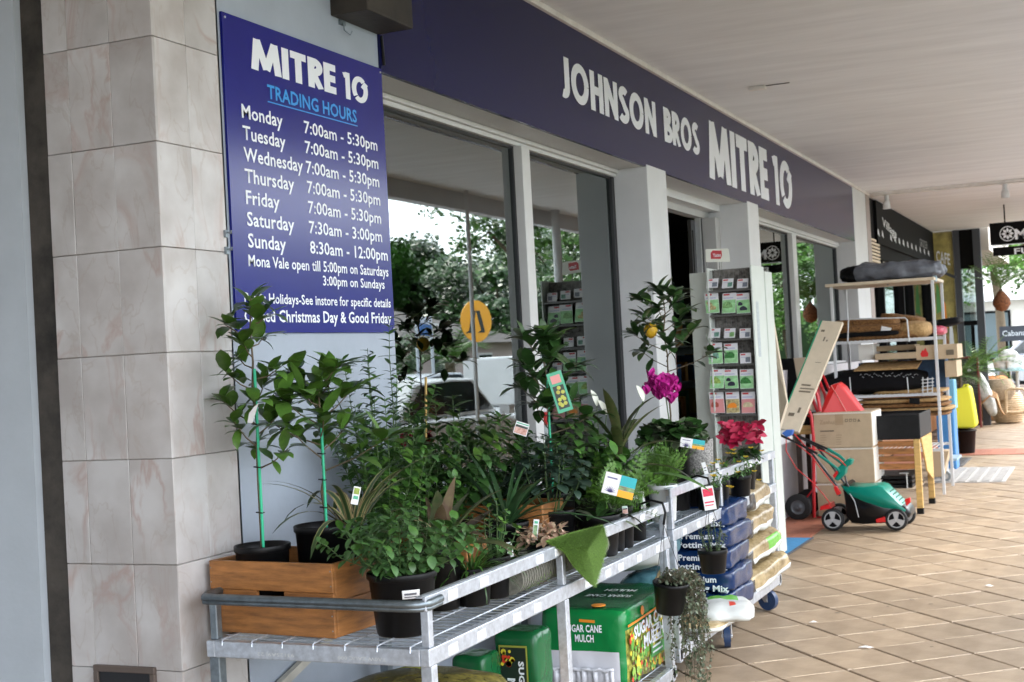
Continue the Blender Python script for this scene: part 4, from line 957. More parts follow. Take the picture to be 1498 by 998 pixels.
# ============================================================ HANGING POTS
hx = -1.735
def hook(q, t): MB().tube([q+V((-.10, 0, -.02)), q+V((-.10, 0, .035)), q+V((-.05, 0, .052)), q+V((.0, 0, .04)), q+V((.01, 0, .0)), q+V((0, 0, -.05))], .0055, 8).build('hook', black_pl, t)
q = P(1036, 712, x=hx); b0 = P(1044, 838, x=hx); rim = P(1043, 803, x=hx)
t = bush((b0.x, b0.y, b0.z), .068, rim.z-b0.z, .17, .07, 9, 'black hanging pot with a thin trailing plant under the red and white label', 'grey', L=.02, W=.011, per=12, name='hanging_pot_plant')
hook(q, t); top = q-V((0, 0, .05))
for a in (0, 2.1, 4.2): MB().tube([top, V((b0.x+.068*math.cos(a), b0.y+.068*math.sin(a), rim.z))], .0014, 4).build('hanger_cord', ROD, t)
card_tag(P(1040, 746, x=hx+.02), .055, .11, 'white label with red print hanging from the rail above the small hanging pot', .12, style=5)
q = P(970, 750, x=hx); b0 = P(985, 893, x=hx); rim = P(981, 852, x=hx)
t = thing('hanging_basket', 'black hanging basket with long grey green foliage trailing to the pavement', 'potted plant', b0)
cc = V((hx, P(978, 870, x=hx).y, 0)); 
MB().lathe((hx, cc.y, b0.z), [(0, 0), (.052, 0), (.056, .006), (.072, .115), (.076, .117), (.077, .132), (.068, .13), (.066, .11), (0, .105)], 26, axis=(.12, -.05, 1)).build('pot', black_pl, t)
hook(q, t); top = q-V((0, 0, .05))
for a in (0, 2.1, 4.2): MB().tube([top, V((hx+.07*math.cos(a), cc.y+.07*math.sin(a), b0.z+.13))], .0014, 4).build('hanger_cord', ROD, t)
F = Foliage(t); st = MB(); ms = lm('grey', .020, .013, 'ell', (.2, .8)); m2 = lm('white', .016, .010, 'ell', (.2,))
for k in range(70):
    o = V((hx+rnd.uniform(-.04, .07), cc.y+rnd.uniform(-.04, .06), b0.z+.13)); a = rnd.uniform(-1.2, 1.9); L = rnd.choice([.12, .2, .3, .42, .5])*rnd.uniform(.7, 1.05)
    out = V((math.cos(a)*rnd.uniform(.04, .10), abs(math.sin(a))*rnd.uniform(.06, .17)+.02, 0)); pts = [o, o+out*.5+V((0, 0, .035)), o+out+V((0, 0, -.01))]
    n = max(2, int(L/.05)); p = pts[-1]
    for i in range(n): p = p+V((rnd.uniform(-.012, .012), rnd.uniform(-.012, .014), -.05)); p.z = max(p.z, .012); pts.append(p.copy())
    st.tube(pts, .0011, 3, caps=False)
    for i in range(len(pts)-1):
        for j in range(4):
            q = pts[i].lerp(pts[i+1], rnd.random()); F.put(rnd.choice(ms), q, rv()+V((0, 0, -.2)), (0, 0, 1), rnd.uniform(.6, 1.2))
            if rnd.random() < .04: F.put(m2[0], q, rv(), (0, 0, 1), 1)
st.build('trailing_stem', LM['bark'], t)['kind'] = 'stuff'; F.done(60)
# ============================================================ ROLLED ARTIFICIAL TURF AND FLAP
turf = M('artificial_grass', (.10, .22, .02), .7, n=.6, ns=170, col2=(.24, .42, .07)); back = M('ribbed_turf_backing', (.14, .135, .11), .8, n=.35, ns=90)
t = thing('turf_roll', 'roll of artificial grass on the near trolley with one corner flopped over the rail', 'turf roll', (-1.9, 4.9, D1))
a = P(745, 862, x=-1.90); b_ = P(885, 800, x=-1.90); a.z = b_.z = D1+.055
mb = MB(); n = 46
for i in range(n):
    p0 = a.lerp(b_, i/n); p1 = a.lerp(b_, (i+.6)/n); mb.cyl(p0, p1, .053, n=20).cyl(p1, a.lerp(b_, (i+1)/n), .0495, n=20)
mb.build('roll', back, t)
pts2 = [P(798, 792, x=-1.83), P(838, 779, x=-1.795), P(880, 768, x=-1.77), P(884, 792, x=-1.765), P(876, 825, x=-1.76), P(866, 856, x=-1.755), P(855, 846, x=-1.755), P(838, 828, x=-1.76), P(824, 806, x=-1.775)]
cen = P(855, 802, x=-1.725); mb = MB(); mb.add(pts2+[cen], [(9, i, (i+1) % 9) for i in range(9)])
mb.build('flap', turf, t, solid=.006)
mb = MB()
for i in range(9):
    A_, B_, C_ = pts2[i], pts2[(i+1) % 9], cen
    ar = (B_-A_).cross(C_-A_).length/2; 
    for k in range(int(ar*650000)):
        u, v = rnd.random(), rnd.random()
        if u+v > 1: u, v = 1-u, 1-v
        p = A_+(B_-A_)*u+(C_-A_)*v+V((.003, 0, 0)); d = V((rnd.uniform(.006, .02), rnd.uniform(-.012, .012), rnd.uniform(-.02, .012))); mb.add([p+V((0, .0011, 0)), p-V((0, .0011, 0)), p+d], [(0, 1, 2)])
mb.build('grass_blade', turf, t)['kind'] = 'stuff'
mb = MB()
for k in range(500):
    p = a.lerp(b_, rnd.random()*.5)+V((rnd.uniform(-.05, .06), 0, -.04+rnd.uniform(0, .03))); mb.add([p, p+V((.002, 0, 0)), p+rv(.012)+V((.004, 0, .004))], [(0, 1, 2)])
mb.build('turf_edge', turf, t)['kind'] = 'stuff'
# ============================================================ BAGS AND BALES
def soft(c, size, rot, name, mats, pick=None, n=9, pil=.35, wr=.012, pw=4.0, parent=None, seed=1, ends=True):
    """a filled bag: rounded, slumped and wrinkled closed surface; pick(u,v,w) chooses the printed colour of a face"""
    c = V(c); rm = Matrix.Rotation(rot, 3, 'Z') if not isinstance(rot, Matrix) else rot; sx, sy, sz = [s_/2 for s_ in size]; vs = []; fs = []; mi = []; idx = {}
    def vert(p):
        k = tuple(round(q, 4) for q in p)
        if k in idx: return idx[k]
        x, y, z = p; m_ = (abs(x)**pw+abs(y)**pw+abs(z)**pw)**(1/pw); x, y, z = x/m_, y/m_, z/m_
        if ends: z *= (1-pil*abs(x)**3)*(1-pil*.8*abs(y)**3)
        q = V((x*sx, y*sy, z*sz)); d = V((x, y, z)).normalized()
        nz = noise.fractal(q*9+V((seed*7.3, 0, seed)), 1, 2, 3)+.6*noise.noise(V((q.x*30, q.y*30, q.z*12))+V((seed, 3, 1)))
        q += d*nz*wr; vs.append(c+rm@q); idx[k] = len(vs)-1; return idx[k]
    for ax in range(3):
        for sg in (-1, 1):
            for i in range(n):
                for j in range(n):
                    cs = []
                    for (a, b_) in ((i, j), (i+1, j), (i+1, j+1), (i, j+1)):
                        p = [0, 0, 0]; p[ax] = sg; p[(ax+1) % 3] = -1+2*a/n; p[(ax+2) % 3] = -1+2*b_/n; cs.append(p)
                    cen = [sum(q[k] for q in cs)/4 for k in range(3)]
                    f = [vert(p) for p in cs]
                    if sg < 0: f = f[::-1]
                    fs.append(f); mi.append(pick(*cen) if pick else 0)
    mb = MB(); mb.v = [tuple(v) for v in vs]; mb.f = fs; mb.mi = mi; mb.sm = [True]*len(fs)
    return mb.build(name, mats, parent, loc=None if parent else c-V((0, 0, sz)))
def shiny(name, col, n=0, ns=20, col2=None, rough=.27): 
    m = M(name, col, rough, n=n, ns=ns, col2=col2, bump=.5, bs=22, spec=.45); return m
g_bale = shiny('mulch_green_wrap', (.006, .19, .045)); g_dark = shiny('mulch_dark_wrap', (.006, .10, .03)); w_bale = shiny('mulch_white_wrap', (.62, .62, .66)); veg = shiny('printed_vegetables', (.12, .22, .03), .8, 26, (.55, .52, .10)); 
orange_p = M('orange_print', (.75, .25, .02), .4); red_p = M('red_print', (.62, .05, .02), .4); yell_p = M('yellow_print', (.75, .62, .05), .4); blackp = M('black_print', (.01, .02, .015), .4)
q0 = P(914, 893, x=-1.865); y0 = q0.y; zt = q0.z; q1 = P(972, 868, x=-1.865); y1 = q1.y+.12; xl = P(790, 905, y=y0).x
bt = thing('mulch_bale', 'large green plastic wrapped sugar cane mulch bale on the bottom shelf of the near trolley', 'mulch bale', ((xl-1.865)/2, (y0+y1)/2, .14), 'sugar cane mulch bales')
BX0, BX1 = xl, -1.868; bz = .145
def pk(u, v, w_):
    if v < -.99: return 1 if w_ < -.08 and abs(u) < .82 else 0
    if u > .99: return 2 if w_ < .42 else 0
    if w_ > .99: return 3
    return 0
soft(((BX0+BX1)/2, (y0+y1)/2, (bz+zt)/2), (BX1-BX0+.01, y1-y0+.01, zt-bz+.01), 0, 'wrap', [g_bale, w_bale, veg, g_dark], pk, n=22, pil=0, wr=.006, pw=14, parent=bt, ends=False)
H_ = zt-bz; W_ = BX1-BX0; L_ = y1-y0; fy = y0-.012
text('SUGAR CANE', bt, (BX0+W_*.30, fy, bz+H_*.71), XD, ZD, W_*.44, .030, letter_w, .03); text('MULCH', bt, (BX0+W_*.42, fy, bz+H_*.58), XD, ZD, W_*.22, .030, letter_w, .03)
text('ROCKY', bt, (BX0+W_*.48, fy, bz+H_*.835), XD, ZD, W_*.17, .016, orange_p, .03) if False else None
MB().prism([(BX0+W_*.48, fy, bz+H_*.84), (BX0+W_*.66, fy, bz+H_*.83), (BX0+W_*.66, fy, bz+H_*.865), (BX0+W_*.48, fy, bz+H_*.875)], (0, .003, 0)).build('logo_bar', orange_p, bt)
# gathered end flap of the wrap
mb = MB(); n = 36; vs = []
for i in range(n+1):
    u = i/n; x = BX0+W_*(.06+.80*u); k = .006*math.sin(i*2.1)+.004*math.sin(i*.9)
    vs += [(x, fy-.014+k, bz+H_*.22+.004*math.sin(i*1.3)), (x, fy-.006+k, bz-.01)]
mb.add(vs, [(2*i, 2*i+2, 2*i+3, 2*i+1) for i in range(n)], 0, True); mb.tube([(BX0+W_*(.06+.80*i/20), fy-.014+.004*math.sin(i*2), bz+H_*.225+.004*math.sin(i*1.7)) for i in range(21)], .007, 6)
mb.build('folded_end', w_bale, bt, solid=.002)
fx = BX1+.011
yl0 = y0+L_*.10
text('SUGAR CANE', bt, (fx+.005, y0+L_*.10, bz+H_*.58), (0, 1, .06), ZD, L_*.70, .050, letter_w, .04); text('MULCH', bt, (fx+.005, y0+L_*.28, bz+H_*.38), (0, 1, .06), ZD, L_*.42, .054, letter_w, .04)
mb = MB(); vs = []
for i in range(13): y = y0+L_*.01+L_*.98*i/12; z = bz+H_*(.77+.06*(i/12)**2+.0*i); vs += [(fx, y, z), (fx, y, z+.010)]
mb.add(vs, [(2*i, 2*i+2, 2*i+3, 2*i+1) for i in range(12)]); mb.build('orange_line', orange_p, bt)
mb = MB()
def disc(y, z, r, m, e=0): mb.cyl((fx+e, y, z), (fx+e+.0012, y, z), r, n=18, m=m)
def blob(y, z, r, m, e):
    pts_ = [(fx+e, y+r*rnd.uniform(.6, 1.2)*math.cos(k*.698), z+r*rnd.uniform(.6, 1.2)*math.sin(k*.698)) for k in range(9)]; mb.prism(pts_, (.0004, 0, 0), m)
for i in range(260):
    u = rnd.uniform(.03, .97); v = rnd.uniform(.04, .74); big = rnd.random() < .15
    blob(y0+L_*u, bz+H_*v, rnd.uniform(.006, .014) if not big else rnd.uniform(.018, .03), rnd.choice([2, 2, 2, 5, 5, 3, 3, 1, 0, 4]), .0008+.00001*i)
disc(y0+L_*.30, bz+H_*.885, .02, 0)
mb.build('fruit_print', [orange_p, red_p, M('print_leaf_green', (.10, .35, .04), .4), yell_p, M('print_brown', (.09, .04, .02), .4), M('print_lime', (.30, .48, .08), .4)], bt)
MB().quad((fx+.0042, y0+L_*.42, bz+.06), (fx+.0042, y0+L_*.7, bz+.06), (fx+.0042, y0+L_*.7, bz+H_*.34), (fx+.0042, y0+L_*.42, bz+H_*.34)).build('info_box', M('print_mid_green', (.05, .28, .06), .4), bt)
mb = MB()
for k in range(6): mb.box(fx+.0045, fx+.0052, y0+L_*.45, y0+L_*(.66-.04*(k % 2)), bz+.075+k*.022, bz+.083+k*.022)
mb.build('info_lines', letter_w, bt)
tz = zt+.012
text('SUGAR CANE', bt, (BX0+W_*.86, y0+L_*.42, tz), -XD, -YD, W_*.55, .05, letter_w, .03); text('MULCH', bt, (BX0+W_*.80, y0+L_*.62, tz), -XD, -YD, W_*.38, .05, letter_w, .03)
MB().cyl((BX0+W_*.66, y0+.045, tz-.004), (BX0+W_*.66, y0+.045, tz), .03, n=16).build('logo_sun', orange_p, bt)
# other mulch bales further left
def bale2(px0, px1, yb, ztop, label, rotated=True):
    x0 = gx(px0, yb, .4); x1 = gx(px1, yb, .4); h = ztop-.145
    t = thing('mulch_bale', label, 'mulch bale', ((x0+x1)/2, yb+.2, .14), 'sugar cane mulch bales')
    soft(((x0+x1)/2, yb+.08, .145+h/2), (x1-x0, .16, h), 0, 'wrap', [g_dark, w_bale], (lambda u, v, w_: 1 if (not rotated and v < -.99 and w_ < .1) else 0), n=12, pil=0, wr=.006, pw=10, parent=t, ends=False)
    if rotated:
        f = yb-.01; Wd = x1-x0
        MB().box(x0+Wd*.16, x0+Wd*.80, f-.0015, f, .16, .145+h*.86).build('print_panel', M('print_frame', (.30, .32, .05), .4), t)
        MB().box(x0+Wd*.19, x0+Wd*.77, f-.0025, f-.0015, .165, .145+h*.84).build('print_panel', blackp, t)
        text('SUGAR CANE', t, (x0+Wd*.60, f-.003, .145+h*.70), -ZD, XD, h*.75, Wd*.12, letter_w, .04); text('MULCH', t, (x0+Wd*.34, f-.003, .145+h*.52), -ZD, XD, h*.5, Wd*.17, letter_w, .04)
        mb = MB()
        for k in range(16): q = V((x0+Wd*rnd.uniform(.22, .5), f-.003, .145+h*rnd.uniform(.66, .8))); mb.cyl(q, q+V((0, -.001, 0)), rnd.uniform(.004, .012), n=8, m=k % 2)
        mb.cyl((x0+Wd*.9, f-.002, .145+h*.45), (x0+Wd*.9, f-.004, .145+h*.45), .012, n=14, m=1); mb.build('print', [yell_p, red_p], t)
    return t
bale2(722, 786, 4.62, .50, 'narrow dark green mulch bale with sideways lettering, left of the large bale')
bale2(658, 708, 4.45, .44, 'green and white mulch bale at the left, half hidden behind the trolley leg', False)
def bag(name, label, cat, c, size, rot, cols, pick=None, group=None, **k):
    t = thing(name, label, cat, V(c)-V((0, 0, size[2]/2)), group); soft(c, size, rot, 'sack', cols, pick, parent=t, **k); return t
straw = shiny('gold_bag', (.34, .23, .09), .5, 14, (.55, .43, .25)); dkb = shiny('dark_bag', (.03, .025, .02), .5, 20, (.10, .09, .08)); wb = shiny('white_bag', (.62, .64, .62), .1, 9); gb = shiny('lime_bag', (.16, .48, .06), .3, 12)
blueb = shiny('blue_bag', (.004, .022, .085), .15, 12); blueb2 = shiny('blue_bag_back', (.02, .10, .36)); tealb = shiny('teal_bag', (.02, .15, .20), .5, 12, (.16, .33, .38)); brownb = shiny('brown_printed_bag', (.05, .045, .02), .8, 16, (.22, .19, .05)); redb = shiny('red_printed_bag', (.35, .04, .02), .6, 16, (.4, .2, .05)); yellb = shiny('yellow_bag', (.72, .55, .04), .4, 30, (.3, .45, .08))
# blue potting mix stack
for k in range(5):
    zc = .245+k*.108; yy = 6.60; xa = gx(978, yy, .5); xb = gx(1066, yy, .5); col = [blueb, blueb, blueb, blueb, blueb][k]
    lab = 'blue premium potting mix bag, %s of the stack on the second trolley' % ['lowest', 'second from the bottom', 'middle one', 'second from the top', 'top'][k]
    t = bag('potting_mix_bag', lab, 'bag', ((xa+xb)/2+.01*(k % 2), yy+.24, zc), (xb-xa, .48, .118), R(2*(k % 3)-2), [col], None, 'blue potting mix bags', seed=k+3, pw=9, pil=.14, wr=.013, n=14)
    if k < 5:
        z0 = zc-.005; yy -= .004
        text('Premium', t, (xa+.055+.02*(k % 2), yy-.014, z0+.006), XD, ZD, .17, .030, letter_w, .03); text('Potting Mix', t, (xa+.035+.02*(k % 2), yy-.014, z0-.038), XD, ZD, .25, .030, letter_w, .03)
# gold bags
for k in range(4):
    zc = [.25, .40, .55, .69][k]; yy = 7.42; x = gx([1103, 1096, 1090, 1088][k], yy, zc)
    t = bag('fertiliser_bag', 'gold fertiliser bag numbered 25, %s of the pile on the second trolley' % ['lowest', 'second', 'third', 'uppermost'][k], 'bag', (x, yy, zc), (.20, .52, .13), Matrix.Rotation(R(-18+6*k), 3, 'Z') @ Matrix.Rotation(R(14-4*k), 3, 'X'), [straw, dkb, wb, gb], lambda u, v, w_, k=k: 1 if v < -.55 and w_ < .9 else (2 if w_ < -.3 else (3 if k == 1 and u > .97 and v > .2 else 0)), 'gold fertiliser bags', seed=k+11, pil=.22, wr=.016, pw=6, n=14)
    rr = Matrix.Rotation(R(-18+6*k), 3, 'Z') @ Matrix.Rotation(R(14-4*k), 3, 'X')
    text('25', t, V((x, yy, zc))+rr@V((-.03, -.272, -.02)), rr@XD, rr@ZD, .05, .045, letter_w, .03)
t = bag('white_bag', 'white and green printed bag lying flat at the front of the second trolley shelf', 'bag', (gx(1060, 6.42, .26), 6.42, .255), (.27, .44, .085), R(20), [wb, gb, red_p], lambda u, v, w_: 1 if w_ > .9 and v > .1 and abs(u) < .6 else (2 if w_ > .9 and abs(u-.2) < .15 and abs(v+.3) < .2 else 0), seed=31)
bag('white_bag', 'brown and white bag under the white and green bag', 'bag', (gx(1020, 6.30, .22), 6.30, .22), (.34, .40, .07), R(-5), [wb, straw], lambda u, v, w_: 1 if v < 0 and w_ > 0 else 0, seed=33)
qz = P(935, 835, x=-2.12)
bag('mulch_sack', 'large teal plastic sack lying on top of the sugar cane mulch bale', 'bag', (-2.16, (y0+y1)/2+.52, .60), (.52, .75, .17), R(6), [tealb, wb], lambda u, v, w_: 1 if v < -.8 else 0, seed=41, wr=.016)
bag('mulch_sack', 'pale teal and straw bag beyond the large teal sack', 'bag', (-1.98, 6.12, .40), (.34, .3, .2), R(0), [tealb, straw, wb], lambda u, v, w_: 1 if w_ > .3 and u > 0 else (2 if u > .9 else 0), seed=42, wr=.016)
bag('fertiliser_bag', 'brown and olive bag at the bottom left below the timber crate', 'bag', (-2.08, 3.86, .44), (.50, .5, .15), R(-8), [brownb, yellb], lambda u, v, w_: 1 if w_ > .9 and u < -.2 and v > .3 else 0, seed=51)
bag('fertiliser_bag', 'red and yellow printed bag at the bottom beside the trolley leg', 'bag', (gx(668, 4.12, .3), 4.12, .36), (.26, .34, .15), R(10), [redb, yellb], lambda u, v, w_: 1 if w_ > .5 and v > .4 else 0, seed=52)
bag('snack_sized_packet', 'small crumpled yellow and white packet on the bags at the lower edge', 'packet', (gx(690, 4.0, .42), 4.02, .425), (.14, .2, .06), R(30), [yellb, wb, gb], lambda u, v, w_: 1 if u < -.2 else (2 if abs(u) < .2 else 0), seed=53, wr=.010)
MB().box(-2.5, -1.85, 3.5, 4.5, .12, .30).build('cardboard_tray', card, None, loc=(-2.2, 4, .14), bevel=.004); tag(bpy.data.objects['cardboard_tray'], 'cardboard tray under the bags on the bottom shelf at the lower edge', 'tray')
# batten behind the trolley
q0 = P(380, 985, x=-2.63); q1 = P(540, 887, x=-2.63)
tag(MB().bar(q0-V((0, .3, .19)), q1+V((0, .1, .06)), .03, .02, up=(1, 0, 0)).build('timber_batten', M('pale_batten', (.50, .48, .42), .7, n=.15), None, loc=q0), 'pale diagonal batten fixed on the wall below the trading hours board', 'batten')
# ============================================================ SEED RACK
yr = 8.92; YRE = P(1117, 400, x=-2.125).y; rx0, rx1 = gx(1029, yr, 1.5), gx(1097, yr, 1.5)
rx1 = -2.135; rx0 = -2.425; rz = P(1096, 388, y=yr).z
t = thing('seed_rack', 'white floor stand of seed packets with a small red and white header sign', 'display rack', (-2.28, 9.1, 0))
rk = M('rack_panel', (.56, .60, .56), .45, n=.04); wire = M('rack_wire', (.16, .16, .15), .4, .5)
MB().box(rx1, rx1+.012, yr-.04, YRE, .09, rz).box(rx1-.002, rx1+.02, YRE, 9.44, .09, rz-.03).build('side_panel', rk, t, bevel=.003)
MB().box(rx0-.165, rx0-.01, yr+.10, yr+.112, .09, rz-.02).box(rx0-.012, rx0, yr-.02, YRE, .09, rz).build('side_panel', rk, t, bevel=.003)
MB().box(rx0, rx1, yr+.09, yr+.10, .1, rz-.01).build('back_panel', M('rack_back', (.07, .062, .055), .6, n=.6, ns=40, col2=(.24, .22, .20)), t)
mb = MB()
for k in range(24): z = .2+k*(rz-.22)/23; mb.tube([(rx0, yr+.03, z), (rx1, yr+.03, z)], .0016, 4)
for k in range(10): x = rx0+(rx1-rx0)*k/9; mb.tube([(x, yr+.03, .15), (x, yr+.03, rz-.01)], .0014, 4)
mb.build('wire_grid', wire, t)['kind'] = 'stuff'
mb = MB()
for py in (425, 461, 497, 534, 571, 607): z = P(1065, py, y=yr).z; mb.box(rx0, rx1, yr-.03, yr+.088, z-.008, z-.003); mb.box(rx0, rx1, yr-.032, yr-.030, z-.008, z+.004)
mb.build('pocket_shelf', M('clear_grey_plastic', (.09, .088, .082), .3), t)
MB().box(rx0-.02, rx1+.02, yr, YRE, 0, .09).build('base', rk, t)
MB().box(rx1+.0125, rx1+.0135, 8.95, 9.02, 1.45, 1.82).build('side_label', M('grey_print', (.40, .45, .47), .5, n=.4, ns=90), t)
q = P(1033, 386, y=yr); q2 = P(1066, 363, y=yr)
hd = MB().prism([(q.x, yr, q.z+.012), (q2.x+.003, yr, q.z-.0), (q2.x-.002, yr, q2.z-.01), (q2.x-.012, yr, q2.z-.002), (q.x+.006, yr, q2.z+.006), (q.x, yr, q2.z)], (0, .004, 0)).build('header_sign', M('cream_card', (.72, .74, .66), .4), t)
MB().prism([(q.x+.035, yr-.001, q.z+.03), (q.x+.1, yr-.001, q.z+.025), (q.x+.112, yr-.001, q.z+.045), (q.x+.112, yr-.001, q.z+.08), (q.x+.05, yr-.001, q.z+.086), (q.x+.035, yr-.001, q.z+.07)], (0, .0008, 0)).build('header_logo', M('seed_red', (.50, .05, .06), .4), hd)
text('Yates', hd, (q.x+.050, yr-.002, q.z+.042), (1, 0, -.03), ZD, .055, .024, letter_w, .02)
MB().cyl((q.x+.004, yr+.006, q.z-.05), (q.x+.004, yr+.006, q2.z), .003, n=8).cyl((q.x+.09, yr+.006, q.z-.05), (q.x+.09, yr+.006, q2.z-.02), .003, n=8).build('header_wire', wire, t)['kind'] = 'stuff'
pk_w = M('packet_white', (.66, .66, .68), .4); sred = M('seed_red', (.50, .05, .06)); lblue = M('packet_lilac_print', (.40, .42, .60), .5)
PIC = dict(tomato=M('pic_gold', (.45, .30, .10), .5, n=.7, ns=60, col2=(.7, .6, .3)), bean=M('pic_bean', (.10, .36, .08), .5, n=.6, ns=70, col2=(.35, .6, .25)), eggplant=M('pic_dark', (.02, .02, .04), .4), lettuce=M('pic_lettuce', (.22, .42, .05), .5, n=.6, ns=60, col2=(.45, .62, .15)), cabbage=M('pic_cabbage', (.05, .22, .14), .5, n=.6, ns=50, col2=(.3, .55, .45)), herb=M('pic_herb', (.02, .13, .03), .5, n=.6, ns=60, col2=(.06, .3, .06)), beet=M('pic_beet', (.35, .06, .04), .5), carrot=M('pic_carrot', (.80, .25, .02), .5), parsnip=M('pic_parsnip', (.55, .48, .30), .5, n=.3, ns=40), wash=M('pic_wash', (.30, .58, .28), .5, n=.4, ns=20), grey=M('pic_grey', (.16, .18, .22), .5), pinkw=M('pic_pinkwash', (.60, .25, .25), .5))
def packet(px0, px1, py0, py1, lab, pic, wash='wash', small=False):
    a = P(px0+.8, py1, y=yr-.02); b_ = P(px1-.8, py0, y=yr-.02); w_, h_ = b_.x-a.x, b_.z-a.z
    t = thing('seed_packet', lab, 'seed packet', (a.x+w_/2, yr-.02, a.z), 'seed packets in the rack')
    lean = rnd.uniform(-.09, .09); yy = yr-.02; 
    def rc(u0, u1, v0, v1, e, m, nm): 
        pts = [(a.x+w_*u+lean*h_*v, yy-e+.02*v, a.z+h_*v) for u, v in ((u0, v0), (u1, v0), (u1, v1), (u0, v1))]; return MB().prism(pts, (0, .0012, 0)).build(nm, m, t)
    rc(0, 1, 0, 1, 0, pk_w, 'sleeve')
    if small: rc(.08, .5, .78, .92, .0013, sred, 'print'); rc(.08, .6, .55, .6, .0013, lblue, 'print'); rc(.5, .92, .12, .6, .0013, PIC[pic], 'picture')
    else:
        rc(.08, .52, .88, .96, .0013, sred, 'print'); rc(.08, .8, .73, .78, .0013, lblue, 'print'); rc(.02, .98, .02, .66, .0013, PIC[wash], 'picture')
        mb = MB(); sh = {'eggplant': [(.3, .45, .18, .12), (.5, .22, .3, .14)], 'beet': [(.35, .35, .28, .2)], 'carrot': [(.45, .32, .34, .18)], 'parsnip': [(.45, .35, .38, .2)], 'tomato': [(.35, .4, .2, .15), (.5, .25, .3, .12), (.25, .5, .15, .1)]}.get(pic, [(.42, .33, .38, .27)])
        for k, (u, v, ru, rv_) in enumerate(sh):
            cx, cz = a.x+w_*u+lean*h_*v, a.z+h_*v; mb.prism([(cx+w_*ru*math.cos(s_*.524)*rnd.uniform(.85, 1.1), yy-.0026-.0003*k+.02*v, cz+h_*rv_*math.sin(s_*.524)*rnd.uniform(.85, 1.1)) for s_ in range(12)], (0, .0008, 0))
        mb.build('picture', PIC[pic], t)
for i, (a0, a1) in enumerate(((1032, 1050), (1055, 1072), (1077, 1094))): packet(a0, a1, 407, 422, 'small white seed packet in the top row, %s column' % ('left', 'middle', 'right')[i], ('grey', 'cabbage', 'grey')[i], small=True)
for (a0, a1, pc, nm) in ((1032, 1052, 'tomato', 'golden vegetables'), (1055, 1075, 'bean', 'green beans'), (1077, 1097, 'eggplant', 'two black fruits')): packet(a0, a1, 428, 459, 'large seed packet picturing %s in the second row' % nm, pc)
for i, (a0, a1) in enumerate(((1035, 1053), (1058, 1075), (1081, 1098))): packet(a0, a1, 480, 495, 'small white seed packet in the third row, %s column' % ('left', 'middle', 'right')[i], ('cabbage', 'bean', 'grey')[i], small=True)
packet(1036, 1057, 501, 533, 'large seed packet picturing a pale green head, fourth row at the left', 'cabbage'); packet(1059, 1079, 502, 532, 'large seed packet picturing dark green leaves, fourth row in the middle', 'herb'); packet(1082, 1099, 516, 532, 'small white seed packet at the right of the fourth row', 'grey', small=True)
for (a0, a1, pc, nm) in ((1037, 1058, 'lettuce', 'yellow green lettuce'), (1060, 1080, 'eggplant', 'dark pods'), (1082, 1102, 'herb', 'bushy green herbs')): packet(a0, a1, 540, 569, 'large seed packet picturing %s in the fifth row' % nm, pc)
for (a0, a1, pc, nm) in ((1039, 1060, 'beet', 'a red root'), (1062, 1082, 'carrot', 'an orange carrot'), (1084, 1104, 'parsnip', 'cream roots')): packet(a0, a1, 573, 605, 'large seed packet picturing %s in the bottom row' % nm, pc, 'pinkw' if pc != 'carrot' else 'tomato')
packet(1088, 1108, 722, 748, 'seed packet standing low in the rack behind the gold bags', 'tomato')
# blue door mat
t = thing('blue_mat', 'flat blue door mat on the pavers beside the seed rack', 'mat', (-2.4, 10, .006))
MB().prism([(-2.20, 9.15, .007), (-2.185, 10.62, .007), (-2.80, 10.64, .007), (-2.80, 9.15, .007)], (0, 0, .006)).build('mat', M('blue_mat_fabric', (.04, .22, .46), .9, n=.2, ns=40), t, bevel=.002)
MB().prism([(-2.185, 9.14, .007), (-2.17, 10.63, .007), (-2.183, 10.63, .007), (-2.198, 9.14, .007)], (0, 0, .009)).build('edging', M('mat_edge', (.06, .07, .09), .7), t)
